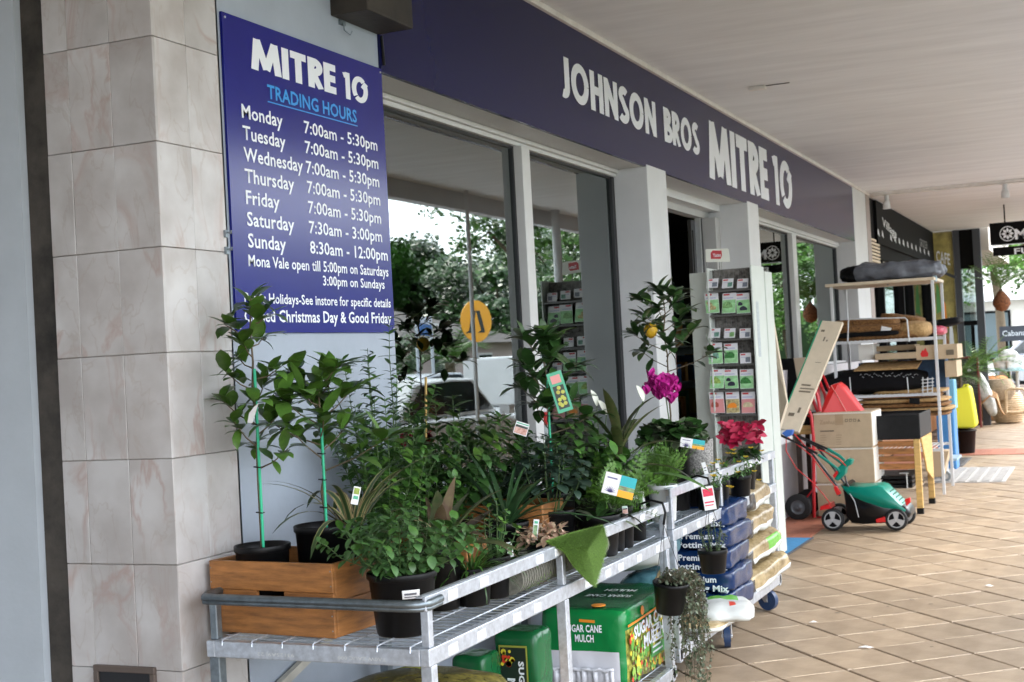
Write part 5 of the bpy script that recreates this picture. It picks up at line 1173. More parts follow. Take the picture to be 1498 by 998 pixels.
# dark tool on the trolley end (black bracket)
# ============================================================ GOODS BY THE WALL
def pbox(name, label, cat, x0, x1, ya, yb, z0, z1, mat=None, group=None, bevel=.004, marks=True):
    t = thing(name, label, cat, ((x0+x1)/2, (ya+yb)/2, z0), group); mat = mat or card
    MB().box(x0, x1, ya, yb, z0, z1).build('carton', mat, t, bevel=bevel); return t
ybx = 11.95; bx0, bx1 = gx(1192, ybx, .6), gx(1277, ybx, .6)
lit_and_box_white = M('lit_side_and_box_white', (.82, .80, .74), .6)  # paints the bleached street side of the cartons; also the real white box
zb = [0.012, .300, .608, .917]
for k in range(3):
    t = pbox('stacked_carton', ['bottom carton behind the lawn mower', 'middle carton of the stack behind the lawn mower handle', 'top brown carton with printed symbols standing on the stack by the hand truck'][k], 'carton', bx0+.002*k, bx1, ybx, ybx+.55, zb[k]+.002, zb[k+1], card, 'brown cartons stacked on the hand truck')
    MB().box(bx1+.0002, bx1+.004, ybx+.01, ybx+.54, zb[k]+.01, zb[k+1]-.008).build('lit_carton_side', lit_and_box_white, t)  # glare from the street painted as a white sheet on the brown carton
    MB().box(bx0, bx1+.002, ybx-.003, ybx-.0002, zb[k+1]-.016, zb[k+1]-.003).build('packing_tape', M('packing_tape', (.70, .66, .58), .3), t)
    f = ybx-.0035
    if k == 2:
        text('Zenhui', t, (bx0+.055, f, zb[3]-.10), XD, ZD, .13, .038, M('faint_print', (.36, .27, .17), .8), .0); text('Prime Model', t, (bx0+.055, f, zb[3]-.165), XD, ZD, .12, .014, card_ink, .0) if False else MB().box(bx0+.055, bx0+.175, f-.001, f, zb[3]-.165, zb[3]-.155).build('print_line', card_ink, t)
        MB().box(bx0+.19, bx0+.26, f, ybx-.0002, zb[3]-.11, zb[3]-.017).build('tape_end', M('brown_tape', (.40, .29, .18), .35), t)
        for i in range(4):
            x = bx0+.275+i*.035; mb = MB()
            if i < 3: mb.box(x, x+.024, f-.0005, f, zb[3]-.085, zb[3]-.08).box(x, x+.004, f-.0005, f, zb[3]-.079, zb[3]-.066).box(x+.020, x+.024, f-.0005, f, zb[3]-.079, zb[3]-.066).box(x, x+.024, f-.0005, f, zb[3]-.065, zb[3]-.060)
            else: mb.prism([(x, f, zb[3]-.085), (x+.026, f, zb[3]-.085), (x+.013, f, zb[3]-.06)], (0, -.0005, 0))
            mb.build('handling_symbol', card_ink, t)
        mb = MB()
        for i in range(5): mb.box(bx0+.055, bx0+.055+.05*rnd.uniform(.6, 1), f-.0005, f, zb[3]-.20-i*.02, zb[3]-.195-i*.02).box(bx0+.19, bx0+.19+.07*rnd.uniform(.5, 1), f-.0005, f, zb[3]-.20-i*.02, zb[3]-.195-i*.02)
        mb.build('print_line', MATS['faint_print'], t)
# hand truck
t = thing('hand_truck', 'red tubular hand truck with two black wheels carrying the stack of cartons', 'hand truck', (-2.42, 11.86, 0))
for dx, dy, nm in ((0, 0, 'frame_tube'), (.0, .34, 'frame_tube')):
    pts = [P(1191, 757, y=11.84)+V((0, dy, 0)), P(1190, 640, y=11.84)+V((0, dy, 0)), P(1187, 610, y=11.84)+V((0, dy, 0)), P(1177, 585, y=11.84)+V((0, dy, 0)), P(1171, 565, y=11.84)+V((0, dy, 0)), P(1177, 557, y=11.84)+V((0, dy, 0)), P(1188, 560, y=11.84)+V((0, dy, 0)), P(1196, 580, y=11.84)+V((0, dy, 0)), P(1200, 602, y=11.84)+V((0, dy, 0))]
    MB().tube(pts, .0145, 10).build(nm, red_m, t)
mb = MB()
for z in (.3, .6, .9): mb.tube([(pts[0].x, 11.85, z), (pts[0].x, 12.17, z)], .011, 8)
mb.build('cross_bar', red_m, t)['kind'] = 'stuff'; MB().box(bx0-.01, bx0+.25, 11.9, 12.2, .002, .0095).build('toe_plate', red_m, t)
for yy in (11.80, 12.22):
    c = V((gx(1168, 11.8, .11), yy, .113)); wl = MB().lathe(c-V((0, .025, 0)), [(.062, 0), (.100, .0), (.113, .012), (.113, .04), (.100, .052), (.062, .052)], 28, axis=(0, 1, 0)).build('wheel', M('black_rubber', (.010, .010, .011), .75, n=.2), t)
    MB().lathe(c-V((0, .022, 0)), [(0, .004), (.02, -.006), (.024, .004), (.06, .004), (.063, .0), (.063, .044), (0, .044)], 24, axis=(0, 1, 0)).build('rim', M('grey_rim', (.10, .11, .12), .4, .4), wl)
MB().cyl((gx(1168, 11.8, .11), 11.8, .113), (gx(1168, 11.8, .11), 12.24, .113), .009).bar((gx(1168, 11.8, .11), 11.87, .113), (pts[0].x, 11.87, .26), .012, .012).build('axle', red_m, t)
# red scoop
t = thing('red_scoop', 'bright red plastic shovel scoop leaning upside down behind the top carton', 'shovel', P(1225, 600, y=12.15))
f = [P(1201, 600, y=12.05), P(1208, 580, y=12.05), P(1215, 564, y=12.05), P(1226, 561, y=12.05), P(1234, 567, y=12.08), P(1263, 606, y=12.1), P(1235, 612, y=12.0), P(1201, 610, y=12.0)]
MB().prism(f, (.01, .12, .01)).build('blade', red_pl, t, bevel=.006)
MB().tube([P(1216, 564, y=12.04), P(1240, 605, y=11.99)], .004, 6).build('ridge', M('painted_pink_highlight', (.8, .25, .22), .35), t)  # pale pink tube paints a highlight along the red scoop
t = thing('red_handle_tool', 'second bent red tube handle standing behind the hand truck', 'handle', P(1212, 600, y=12.3))
MB().tube([P(1200, 600, y=12.2), P(1198, 575, y=12.2), P(1194, 556, y=12.2), P(1202, 545, y=12.2), P(1214, 572, y=12.2), P(1222, 600, y=12.2)], .012, 10).build('tube', red_m, t)
# leaning long cartons
def lean_carton(label, pa, pb, pc_, pd_, yy0, yy1, th, mat, edge=None, marks=(), group='long cartons leaning on the wall'):
    a = P(*pa, y=yy1); b_ = P(*pb, y=yy1); c = P(*pc_, y=yy0); d = P(*pd_, y=yy0)
    t = thing('long_carton', label, 'carton', d, group)
    n = (b_-a).cross(d-a).normalized(); n = n if n.y < 0 else -n
    MB().prism([a, b_, c, d], -n*th).build('carton', mat, t, bevel=.002)
    if edge:
        e = (b_-a).normalized()*.012; MB().prism([a+n*.0015, a+e+n*.0015, d+e+n*.0015, d+n*.0015], -n*.002).build('edge_print', edge, t)
    for (u, v, w_, h_, s_) in marks:
        up = (a-d).normalized(); rt = (b_-a).normalized(); o = d+(a-d)*v+(c-d)*u+n*.003
        if s_: text(s_, t, o, rt, up, w_, h_, card_ink, .02)
        else: MB().prism([o, o+rt*w_, o+rt*w_+up*h_, o+up*h_], -n*.001).build('print', card_ink, t)
    return t
gp = M('green_edge_print', (.02, .30, .16), .5)
lean_carton('long pale carton with a green edge leaning diagonally above the hand truck', (1201, 469), (1233, 471), (1168, 632), (1137, 626), 11.6, 12.0, .05, card_l, gp, [(.45, .82, .012, .04, ''), (.6, .82, .012, .04, ''), (.5, .62, .05, .004, ''), (.30, .34, .10, .014, ''), (.30, .37, .12, .010, ''), (.30, .40, .08, .014, ''), (.25, .12, .05, .03, ''), (.6, .16, .02, .05, ''), (.2, .90, .03, .02, '')])
lean_carton('narrow brown carton leaning nearest the seed rack', (1118, 459), (1129, 458), (1151, 588), (1138, 632), 10.9, 11.25, .06, card_l, None, [(.3, .45, .06, .02, 'MITE 10')])
lean_carton('short pale carton standing beneath the far window between the leaning ones', (1160, 524), (1190, 522), (1192, 600), (1165, 600), 12.2, 12.3, .04, card_l)
lean_carton('black flat pack panel leaning under the far window', (1141, 525), (1161, 524), (1170, 590), (1148, 600), 12.15, 12.3, .04, black_matt)
lean_carton('thin raw timber offcut leaning beside the seed rack', (1119, 520), (1124, 520), (1142, 640), (1136, 640), 11.0, 11.1, .02, planter_wood)
t = thing('low_bench', 'low timber bench with a black cover behind the mower handle', 'bench', (-2.5, 12.35, 0))
MB().box(-2.63, -2.25, 12.15, 12.7, .80, .90).build('cover', black_matt, t, bevel=.02); MB().box(-2.62, -2.27, 12.17, 12.68, .72, .799).build('apron', planter_wood, t)
for x, y in ((-2.6, 12.2), (-2.30, 12.2), (-2.6, 12.62), (-2.30, 12.62)): MB().box(x, x+.04, y, y+.04, 0, .72).build('leg', M('dark_leg', (.06, .04, .03), .6), t)
t = thing('pale_ledge', 'white painted ledge block on the low wall just past the seed rack', 'ledge', (-2.6, 11.2, .8))
MB().box(-2.70, -2.50, 10.95, 11.62, .70, .80).build('block', white_paint, t, bevel=.006)
# ------------------------------------------------------------ mower
MY = 11.08
t = thing('lawn_mower', 'teal and black electric lawn mower with grey three spoke wheels and a folded handle', 'lawn mower', (-1.85, MY+.2, 0))
def mp(px, py, y=MY): return P(px, py, y=y)
def wheel(px, yy, zc, r):
    c = V((gx(px, yy, zc), yy, zc)); w_ = MB().lathe(c, [(r*.74, 0), (r*.93, -.002), (r, .006), (r, .034), (r*.93, .042), (0, .042)], 32, axis=(0, 1, 0)).build('wheel', M('tyre_black', (.010, .010, .011), .6), t)
    rim = MB().lathe(c+V((0, .002, 0)), [(0, .008), (r*.76, .008), (r*.78, 0), (r*.70, -.003), (r*.66, .002)], 32, axis=(0, 1, 0)); 
    for k in range(3):
        a = R(90+120*k); dd = V((math.cos(a), 0, math.sin(a))); nn = V((-dd.z, 0, dd.x))
        p = [c+nn*r*.12, c+dd*r*.70+nn*r*.30, c+dd*r*.70-nn*r*.30, c-nn*r*.12]; rim.prism([q+V((0, -.003, 0)) for q in p], (0, .008, 0))
    rim.cyl(c+V((0, -.006, 0)), c+V((0, .006, 0)), r*.2, n=18); rim.build('rim', M('light_grey_plastic', (.42, .42, .43), .4), w_)
    MB().cyl(c+V((0, -.009, 0)), c+V((0, -.004, 0)), r*.07, n=10).build('hub_bolt', alu, w_)
    MB().lathe(c+V((0, .0085, 0)), [(0, 0), (r*.72, 0)], 24, axis=(0, 1, 0)).build('wheel_back', black_matt, w_)
for px, yy in ((1218, MY), (1311, MY), (1228, MY+.36), (1323, MY+.36)): wheel(px, yy, .093, .091 if px < 1250 else .088)
def layered(prof_fn, name, mat, ys, bevel=.006, sub=0):
    return None
# lower black chassis: profile between wheels, full width
prof = [(1236, 756), (1235, 735), (1231, 712), (1236, 707), (1246, 720), (1262, 724), (1290, 733), (1312, 738), (1325, 742), (1332, 752), (1330, 758), (1310, 762), (1298, 766), (1262, 768), (1245, 766)]
def loft(prof, steps, name, mat, sub=0, fr=None):
    """sweep the side profile across the machine's width, pulled in at the flanks"""
    cx = sum(p[0] for p in prof)/len(prof); cy = sum(p[1] for p in prof)/len(prof); mb = MB(); n = len(prof); vs = []
    base = [mp(*p) for p in prof]; c0 = mp(cx, cy)
    for (dy, s_) in steps: vs += [V((c0.x+(q.x-c0.x)*s_, MY+dy, c0.z+(q.z-c0.z)*s_)) for q in base]
    k = len(steps)
    mb.add(vs, [(i*n+j, i*n+(j+1) % n, (i+1)*n+(j+1) % n, (i+1)*n+j) for i in range(k-1) for j in range(n)]+[tuple(range(n))[::-1], tuple(range((k-1)*n, k*n))], 0, True)
    o = mb.build(name, mat, t, fixn=True)
    if sub: d = o.modifiers.new('u', 'SUBSURF'); d.levels = sub; d.render_levels = sub
    return o
steps = [(.02, .95), (.035, .99), (.06, 1.0), (.32, 1.0), (.345, .985), (.36, .93)]
MB_ = loft(prof, steps, 'deck', M('mower_black', (.006, .006, .007), .3, spec=.35))
loft([(1229, 711), (1262, 713), (1283, 711), (1291, 713), (1302, 724), (1316, 738), (1326, 747), (1324, 751), (1312, 746), (1292, 744), (1262, 734), (1240, 724), (1233, 717)], [(.012, .93), (.022, .985), (.05, 1.02), (.30, 1.02), (.34, .98), (.355, .9)], 'hood', teal)
mb = MB()
for k in range(6):
    a = mp(1300+k*4.2, 722+k*4.4); mb.bar(a+V((0, .10, .006)), a+V((0, .30, .006)), .010, .006)
mb.build('vent_slot', M('dark_teal', (.0, .10, .075), .4), t)['kind'] = 'stuff'
MB().tube([mp(1243, 722), mp(1250, 733), mp(1254, 748), mp(1256, 757)], .004, 8).build('trim_line', alu, t)
MB().box(mp(1256, 755).x, mp(1272, 755).x, MY+.0335, MY+.036, mp(1264, 757).z, mp(1264, 743).z).build('spec_label', paper, t)
mb = MB()
for k in range(4): mb.box(mp(1258, 755).x, mp(1270, 755).x, MY+.0325, MY+.0333, mp(1264, 755).z+k*.016, mp(1264, 755).z+.004+k*.016)
mb.build('label_print', MATS['ink'], t)
MB().prism([mp(1281, 760), mp(1294, 756), mp(1297, 764), mp(1282, 765)], (0, .05, 0)).build('height_lever', red_pl, t, bevel=.004)
MB().prism([mp(1323, 731), mp(1331, 728), mp(1332, 735), mp(1326, 741)], (0, .04, 0)).build('power_socket', red_pl, t, bevel=.005)
MB().prism([mp(1200, 741), mp(1214, 737), mp(1216, 744), mp(1199, 747)], (0, .2, 0)).build('rear_flap', red_pl, t, bevel=.005)
MB().prism([mp(1219, 713), mp(1224, 711), mp(1231, 722), mp(1224, 725)], (0, .03, 0)).build('handle_knob', red_pl, t, bevel=.004)
for dy, nm in ((0, 0), (.32, 1)):
    MB().tube([mp(1228, 726)+V((0, dy+.02, 0)), mp(1224, 712)+V((0, dy+.02, 0)), mp(1200, 680)+V((0, dy+.02, 0)), mp(1184, 659)+V((0, dy+.02, 0))], .010, 8).build('lower_handle', M('handle_black', (.012, .012, .013), .3), t)
    MB().tube([mp(1196, 664)+V((0, dy, .0)), mp(1170, 650)+V((0, dy, 0)), mp(1144, 638)+V((0, dy, 0))], .010, 8).build('upper_handle', MATS['handle_black'], t)
    MB().tube([mp(1197, 665)+V((0, dy, 0)), mp(1212, 676)+V((0, dy, 0)), mp(1224, 685)+V((0, dy, 0)), mp(1228, 690)+V((0, dy, 0))], .012, 8).build('handle_grip', teal, t)
MB().tube([mp(1211, 657, MY+.25), mp(1228, 667, MY+.25), mp(1236, 674, MY+.25)], .012, 8).tube([mp(1166, 637, MY+.25), mp(1211, 657, MY+.25)], .010, 8, m=1).build('handle_grip', [teal, MATS['handle_black']], t)
MB().tube([mp(1144, 638), mp(1141, 634, MY+.16), mp(1148, 633, MY+.32)], .010, 8).build('cross_handle', MATS['handle_black'], t)
MB().prism([mp(1223, 686), mp(1240, 671), mp(1247, 673), mp(1245, 680), mp(1238, 684), mp(1236, 694), mp(1226, 704), mp(1220, 701), mp(1227, 692)], (0, .10, 0)).build('switch_box', teal, t, bevel=.008)
MB().prism([mp(1218, 696), mp(1224, 688), mp(1227, 690), mp(1221, 700)], (0, .05, 0)).build('switch_lever', red_pl, t, bevel=.003)
MB().tube([mp(1236, 696), mp(1239, 708), mp(1242, 712)], .008, 6).build('cable_guide', MATS['handle_black'], t)
mb = MB(); mb.tube([mp(1150, 640), mp(1150, 660), mp(1165, 685), mp(1190, 707), mp(1205, 724), mp(1215, 738)], .0045, 6); mb.tube([mp(1162, 635), mp(1180, 655), mp(1205, 660), mp(1228, 672), mp(1238, 682)], .0045, 6); mb.tube([mp(1153, 640), mp(1185, 665), mp(1212, 700), mp(1222, 712)], .0045, 6)
mb.build('power_cable', red_pl, t)
MB().prism([mp(1143, 634), mp(1150, 629), mp(1160, 629), mp(1158, 637), mp(1150, 640)], (0, .07, 0)).build('cable_coil', M('blue_plastic', (.05, .16, .55), .4), t, bevel=.008)
# ------------------------------------------------------------ raised planter
py0, py1 = 12.2, 13.02; px0, px1 = -2.10, -1.525
t = thing('raised_planter', 'raised timber planter lined with black fabric standing beside the cartons', 'planter', (-1.8, 12.6, 0))
MB().box(px0, px1-.012, py0+.012, py1-.012, .655, .84).build('box_side', black_matt, t)
mb = MB().box(px0, px1+.006, py0-.006, py0+.008, .65, .862).box(px1-.01, px1+.008, py0+.009, py1, .66, .868).box(px0, px1, py1-.01, py1+.008, .66, .862); mb.build('fabric_liner', M('black_liner', (.006, .006, .007), .45, spec=.25, n=.3, ns=20, bump=.5, bs=12), t, bevel=.004)
MB().box(px0+.02, px1-.03, py0+.03, py1-.03, .80, .81).build('soil', soil, t)
for k in range(4): MB().box(px0, px1-.055, py0+.01, py0+.026, .39+k*.0655, .39+k*.0655+.050).build('slat', crate_wood, t, bevel=.003)
for (x, y, sx) in ((px1-.055, py0, 0), (px1-.045, py1-.05, 0), (px0, py0, 0), (px0, py1-.05, 0)):
    l = MB().box(x, x+.052, y, y+.05, .05, .652).build('leg', planter_wood, t, bevel=.004); MB().box(x-.002, x+.054, y-.002, y+.052, 0, .05).build('foot', black_pl, l)
MB().prism([(px1-.004, py0+.051, .655), (px1-.004, py1-.05, .655), (px1-.004, py1-.05, .30), (px1-.004, py1-.12, .24), (px1-.004, py0+.35, .34)], (.014, 0, 0)).build('side_board', planter_wood, t, bevel=.003)
MB().box(px0, px1-.06, py0+.02, py1, .20, .216).build('lower_shelf', M('shelf_board', (.38, .30, .22), .7), t)
t2 = thing('black_tray_stack', 'stack of black metal trays on the shelf under the raised planter', 'tray', (-1.8, 12.5, .22)); mb = MB()
for k in range(3): mb.box(-2.0, -1.62, 12.3, 12.9, .218+k*.038, .246+k*.038)
mb.build('tray', black_pl, t2, bevel=.006); MB().cyl((-1.66, 12.26, .217), (-1.66, 12.26, .35), .006).cyl((-1.72, 12.26, .35), (-1.64, 12.26, .35), .006).build('handle', alu, t2)
# ------------------------------------------------------------ shelving unit
sy0, sy1 = 13.55, 14.35; sx0, sx1 = -2.455, -1.495
wp = M('white_coated_wire', (.66, .68, .70), .4)
SH = thing('wire_shelf_unit', 'tall white wire shelving unit with a timber top stacked with coir mats and cartons', 'shelf', (-1.95, 13.95, 0))
for x, y in ((sx0, sy0), (sx1, sy0), (sx0, sy1), (sx1, sy1)): MB().box(x-.014, x+.014, y-.012, y+.012, 0.02, 2.075).build('upright', wp, SH, bevel=.003)
MB().prism([(sx0-.05, sy0-.05, 2.076), (sx1+.02, sy0-.03, 2.076), (sx1+.02, sy1+.03, 2.076), (sx0-.05, sy1+.03, 2.076)], (0, 0, .03)).build('top_board', card_l, SH, bevel=.003)
for z in (1.52, .985, .45):
    s_ = MB().box(sx0+.0145, sx1-.0145, sy0-.01, sy0+.006, z-.015, z+.012).box(sx0+.0145, sx1-.0145, sy1-.006, sy1+.01, z-.015, z+.012).build('shelf', wp, SH)
    mb = MB()
    for k in range(22): x = sx0+.03+k*(sx1-sx0-.06)/21; mb.tube([(x, sy0, z+.013), (x, sy1, z+.013)], .003, 4)
    mb.build('wire', wp, s_)['kind'] = 'stuff'
mb = MB().tube([P(1240, 503, y=sy0-.03), P(1241, 470, y=sy0-.03), P(1243, 467, y=sy0-.03), P(1324, 465, y=sy0-.03), P(1327, 468, y=sy0-.03), P(1330, 500, y=sy0-.03)], .007, 8); mb.build('retaining_hoop', wp, SH)
coir = M('coir_fibre', (.17, .075, .025), .95, n=.55, ns=60, bump=1, bs=120, col2=(.34, .17, .06)); coir2 = M('coir_pale', (.42, .24, .09), .9, n=.4, ns=40, bump=.6, bs=90, col2=(.58, .38, .17))
def mat_thing(label, c, size, rot, mat, name='coir_mat', group='door mats on the wire shelving', seed=1, pw=6):
    c = V(c); t = thing(name, label, 'door mat', c-V((0, 0, size[2]/2)), group); soft(c, size, rot, 'mat', [mat], None, n=10, pil=.15, wr=.008, pw=pw, parent=t, seed=seed); return t
xc = lambda px, z: gx(px, 13.9, z)
mat_thing('brown coir mat, lowest of the pile on the second shelf', (xc(1290, 1.57), 13.92, 1.575), (.80, .66, .10), 0, coir, seed=2)
mat_thing('dark brown coir mat in the middle of the pile on the second shelf', (xc(1275, 1.64), 13.9, 1.645), (.70, .64, .09), R(4), coir, seed=3)
mat_thing('thick rolled brown coir mat on the upper left of the second shelf', (xc(1270, 1.7), 13.95, 1.705), (.66, .62, .09), R(-3), coir, seed=4)
mat_thing('small brown coir mat perched at the top right of the second shelf', (xc(1318, 1.73), 14.05, 1.735), (.40, .5, .07), Matrix.Rotation(R(10), 3, 'Y'), coir, seed=5)
mat_thing('paler coir mat with a ribbed edge at the right of the second shelf', (xc(1338, 1.62), 13.9, 1.615), (.34, .6, .17), 0, coir2, seed=6, pw=3)
mat_thing('black rubber mat folded over the front of the second shelf', (xc(1275, 1.6), 13.62, 1.592), (.62, .18, .05), 0, black_matt, name='rubber_mat', seed=7)
mat_thing('black rubber mat curling up behind the right upright', (xc(1372, 1.66), 14.2, 1.66), (.40, .5, .08), Matrix.Rotation(R(-8), 3, 'Y'), black_matt, name='rubber_mat', seed=8)
tt = thing('shelf_ticket', 'white price ticket clipped to the coir mats on the second shelf', 'ticket', P(1296, 486, y=13.56)); a = P(1288, 485, y=13.56); b_ = P(1303, 479, y=13.56); MB().prism([a, P(1302, 487, y=13.56), P(1304, 480, y=13.56), P(1290, 477, y=13.56)], (0, .003, 0)).build('card', paper, tt)
tt = thing('pink_parcel', 'pink and red parcel at the right end of the second shelf', 'parcel', (xc(1370, 1.54), 14.1, 1.535)); soft((xc(1372, 1.60), 14.1, 1.60), (.12, .4, .11), 0, 'bundle', [M('pink_film', (.65, .12, .18), .4, n=.5, ns=20)], parent=tt, n=6)
# cartons above third shelf
def carton(label, pxa, pxb, pya, pyb, yy, dep, mat=card, flame=False, lines=0, name='carton'):
    a = P(pxa, pyb, y=yy); b_ = P(pxb, pya, y=yy); t = thing('packed_carton', label, 'carton', ((a.x+b_.x)/2, yy+dep/2, a.z), 'cartons on the wire shelving')
    MB().box(a.x, b_.x, yy, yy+dep, a.z, b_.z).build('carton', mat, t, bevel=.003)
    if flame:
        cx, cz = a.x+(b_.x-a.x)*flame, a.z+(b_.z-a.z)*.42
        MB().prism([(cx-.028, yy-.001, cz-.03), (cx+.028, yy-.001, cz-.03), (cx+.038, yy-.001, cz), (cx+.02, yy-.001, cz+.03), (cx+.012, yy-.001, cz+.06), (cx-.005, yy-.001, cz+.03), (cx-.02, yy-.001, cz+.035), (cx-.038, yy-.001, cz)], (0, -.001, 0)).build('flame_logo', red_pl, t)
    return t
carton('flat brown carton lying under the second shelf', 1280, 1340, 515, 527, 13.6, .5, card)
carton('shallow brown carton with printed edge at the back under the second shelf', 1282, 1338, 504, 514.5, 13.9, .4, M('carton_dull', (.40, .29, .17), .8))
cc_ = carton('brown carton with a red flame printed on it at the right of the shelving', 1341, 1400, 503, 527, 13.62, .5, card, flame=.2)
for k in range(3):
    a = P(1384, 512+k*16, y=13.61); MB().box(a.x, a.x+.07, 13.606, 13.615, a.z-.05, a.z).build('vent_print', card_ink, cc_) if k == 0 else None
carton('tall brown carton with ventilation slots beside the shelving', 1383, 1399, 527.5, 552, 13.64, .5, card)
tt = thing('white_boxed_item', 'white box at the left under the second shelf', 'box', (xc(1265, 1.4), 13.7, 1.40)); MB().box(gx(1256, 13.7, 1.4), gx(1278, 13.7, 1.4), 13.7, 14.1, P(1267, 527, y=13.7).z, P(1267, 504, y=13.7).z).build('box', lit_and_box_white, tt, bevel=.003)
tt = thing('blue_carton', 'dark blue printed carton behind the black mat bundle', 'carton', (xc(1330, 1.1), 14.0, 1.0)); MB().box(gx(1258, 14.0, 1.1), gx(1384, 14.0, 1.1), 13.98, 14.3, 1.0, P(1330, 528, y=14).z).build('carton', M('navy_print', (.015, .06, .14), .5, n=.4, ns=14), tt, bevel=.003)
# black bundle on shelf 3
bb = thing('mat_bundle', 'big bundle of black fabric mats with a timber slat band on the third shelf', 'door mats', (xc(1280, 1), 13.85, 1.0))
soft((xc(1281, 1.12), 13.85, 1.125), (1.0, .66, .25), 0, 'bundle', [black_matt], None, n=14, pil=.25, wr=.012, pw=5, parent=bb, seed=9)
a = P(1250, 543, y=13.52); b_ = P(1343, 543, y=13.52)
for k in range(4): MB().bar(V((a.x+.012*k, 13.53+k*.10, a.z+.012+k*.016)), V((b_.x-.0*k, 13.53+k*.10, a.z+.010+k*.016)), .095, .012, up=(0, -.2, 1)).build('slat', coir2, bb, bevel=.002)
lace = MB()
for k in range(26):
    p = P(1258+k*3.3, 549+2*math.sin(k*1.7), y=13.505); lace.bar(p, p+V((.016, 0, .012*(-1)**k)), .003, .004)
lace.build('stitched_trim', M('grey_thread', (.35, .36, .38), .7), bb)['kind'] = 'stuff'
for px in (1243, 1327): MB().tube([P(px, 552, y=13.50), P(px+2, 575, y=13.50)], .005, 6).build('clip_wire', alu, bb)
MB().prism([P(1330, 582, y=13.48), P(1345, 583, y=13.48), P(1345, 592, y=13.48), P(1330, 590, y=13.48)], (0, .03, 0)).build('black_clip', black_pl, SH)
# tan mats under shelf 3
for k in range(6):
    z = .70+k*.045
    mat_thing('woven tan mat %s in the pile under the third shelf' % ['lowest', 'second lowest', 'third up', 'fourth up', 'next to the top', 'uppermost'][k], (xc([1330, 1328, 1325, 1322, 1318, 1330][k], z)+.02*(k % 2), 13.9, z+.09), ([.80, .84, .86, .84, .80, .70][k], .66, .045), R([2, -1, 1, -2, 2, 0][k]), coir2 if k % 2 else coir, seed=20+k, name='woven_mat', group='tan woven mats under the third shelf')
# bag on top
q = P(1305, 403, y=13.75)
bt = thing('grey_dust_cover', 'long bundled grey and black fabric cover lying on the top shelf', 'fabric bundle', (q.x, 13.75, 2.107)); 
soft((q.x, 13.75, 2.192), (.98, .36, .18), R(1), 'bundle', [M('grey_fabric', (.115, .125, .15), .42, n=.35, ns=9, bump=.7, bs=22), black_matt], lambda u, v, w_: 1 if u < -.75 else 0, n=22, pil=.12, wr=.034, pw=4, parent=bt, seed=13)
MB().prism([P(1362, 392, y=13.7), P(1371, 394, y=13.7), P(1369, 412, y=13.7), P(1360, 410, y=13.7)], (0, .1, 0)).build('blue_tag', M('pale_blue_plastic', (.35, .5, .6), .4), bt, bevel=.004)
# white crate basket right of bundle
tt = thing('white_wire_basket', 'white wire basket hanging at the right end of the third shelf', 'basket', P(1360, 575, y=13.55)); mb = MB()
for k in range(5): mb.tube([P(1348, 556+k*5, y=13.53), P(1364, 554+k*5, y=13.53), P(1366, 554+k*5, y=13.9)], .005, 5)
for px in (1350, 1357, 1364): mb.tube([P(px, 552, y=13.53), P(px, 578, y=13.53)], .005, 5)
mb.build('wire', wp, tt)['kind'] = 'stuff'
# tubs
def tub(label, c, r0, r1, h, mat, rim=True, handle=False, cat='bucket', name='bucket', seed=0):
    c = V(c); t = thing(name, label, cat, c)
    MB().lathe(c, [(0, .004), (r0, 0), (r0+.002, .01), (r1, h-.02), (r1+.010, h-.018), (r1+.012, h), (r1-.002, h), (r0-.002, .02), (0, .016)], 30).build('body', mat, t)
    if handle:
        for s_ in (-1, 1): MB().tube([c+V((s_*.05, -r1, h)), c+V((s_*.04, -r1, h+.04)), c+V((0, -r1, h+.055)), c+V((-s_*.04, -r1, h+.04))], .010, 8).build('handle', mat, t); break
    return t
ty = 18.6
bk = P(1412, 652, y=ty); tub('black bucket standing on the pavers under the yellow tub', (bk.x, ty, 0.012), .115, .145, .30, black_pl, name='bucket')
yt = P(1409, 627, y=ty); yt_ = thing('yellow_tub', 'bright yellow flexible tub stacked on the black bucket', 'tub', (yt.x, ty, .25)); a_ = [P(1390, 572, y=ty), P(1405, 568, y=ty), P(1417, 564, y=ty), P(1420, 570, y=ty), P(1424, 590, y=ty), P(1429, 622, y=ty), P(1424, 627, y=ty), P(1392, 627, y=ty)]
yb_ = MB().prism(a_, (0, .30, 0)).build('body', M('yellow_rubber', (.86, .86, .05), .5), yt_, bevel=.035, seg=3)
MB().tube([P(1408, 568, y=ty+.1), P(1411, 563, y=ty+.1), P(1416, 563, y=ty+.1), P(1418, 572, y=ty+.1)], .012, 8).build('handle', MATS['yellow_rubber'], yt_)
by_ = 16.3
tb = thing('blue_crate', 'tall pale blue plastic crate behind the shelving upright', 'crate', (gx(1385, by_, .3), by_, 0)); MB().box(gx(1371, by_, .4), gx(1397, by_, .4), by_, by_+.35, .0, P(1385, 600, y=by_).z).build('body', M('blue_crate_plastic', (.05, .22, .50), .4, n=.15, ns=6), tb, bevel=.02)
tb = thing('blue_crate', 'upper pale blue box stacked on the tall blue crate', 'crate', (gx(1390, by_, .8), by_, P(1385, 599, y=by_).z)); MB().box(gx(1384, by_, .9), gx(1396, by_, .9), by_+.02, by_+.3, P(1385, 599.5, y=by_).z, P(1385, 556, y=by_).z).build('body', M('sky_blue_plastic', (.16, .42, .60), .4), tb, bevel=.012)
tb = thing('open_carton', 'open tan carton on its side on the ground behind the planter leg', 'carton', (gx(1370, 14.6, .2), 14.6, 0)); c_ = [P(1358, 699, y=14.6), P(1379, 697, y=14.6), P(1388, 660, y=14.6), P(1360, 661, y=14.6)]
MB().prism(c_, (0, .3, 0)).build('carton', card, tb, bevel=.004)
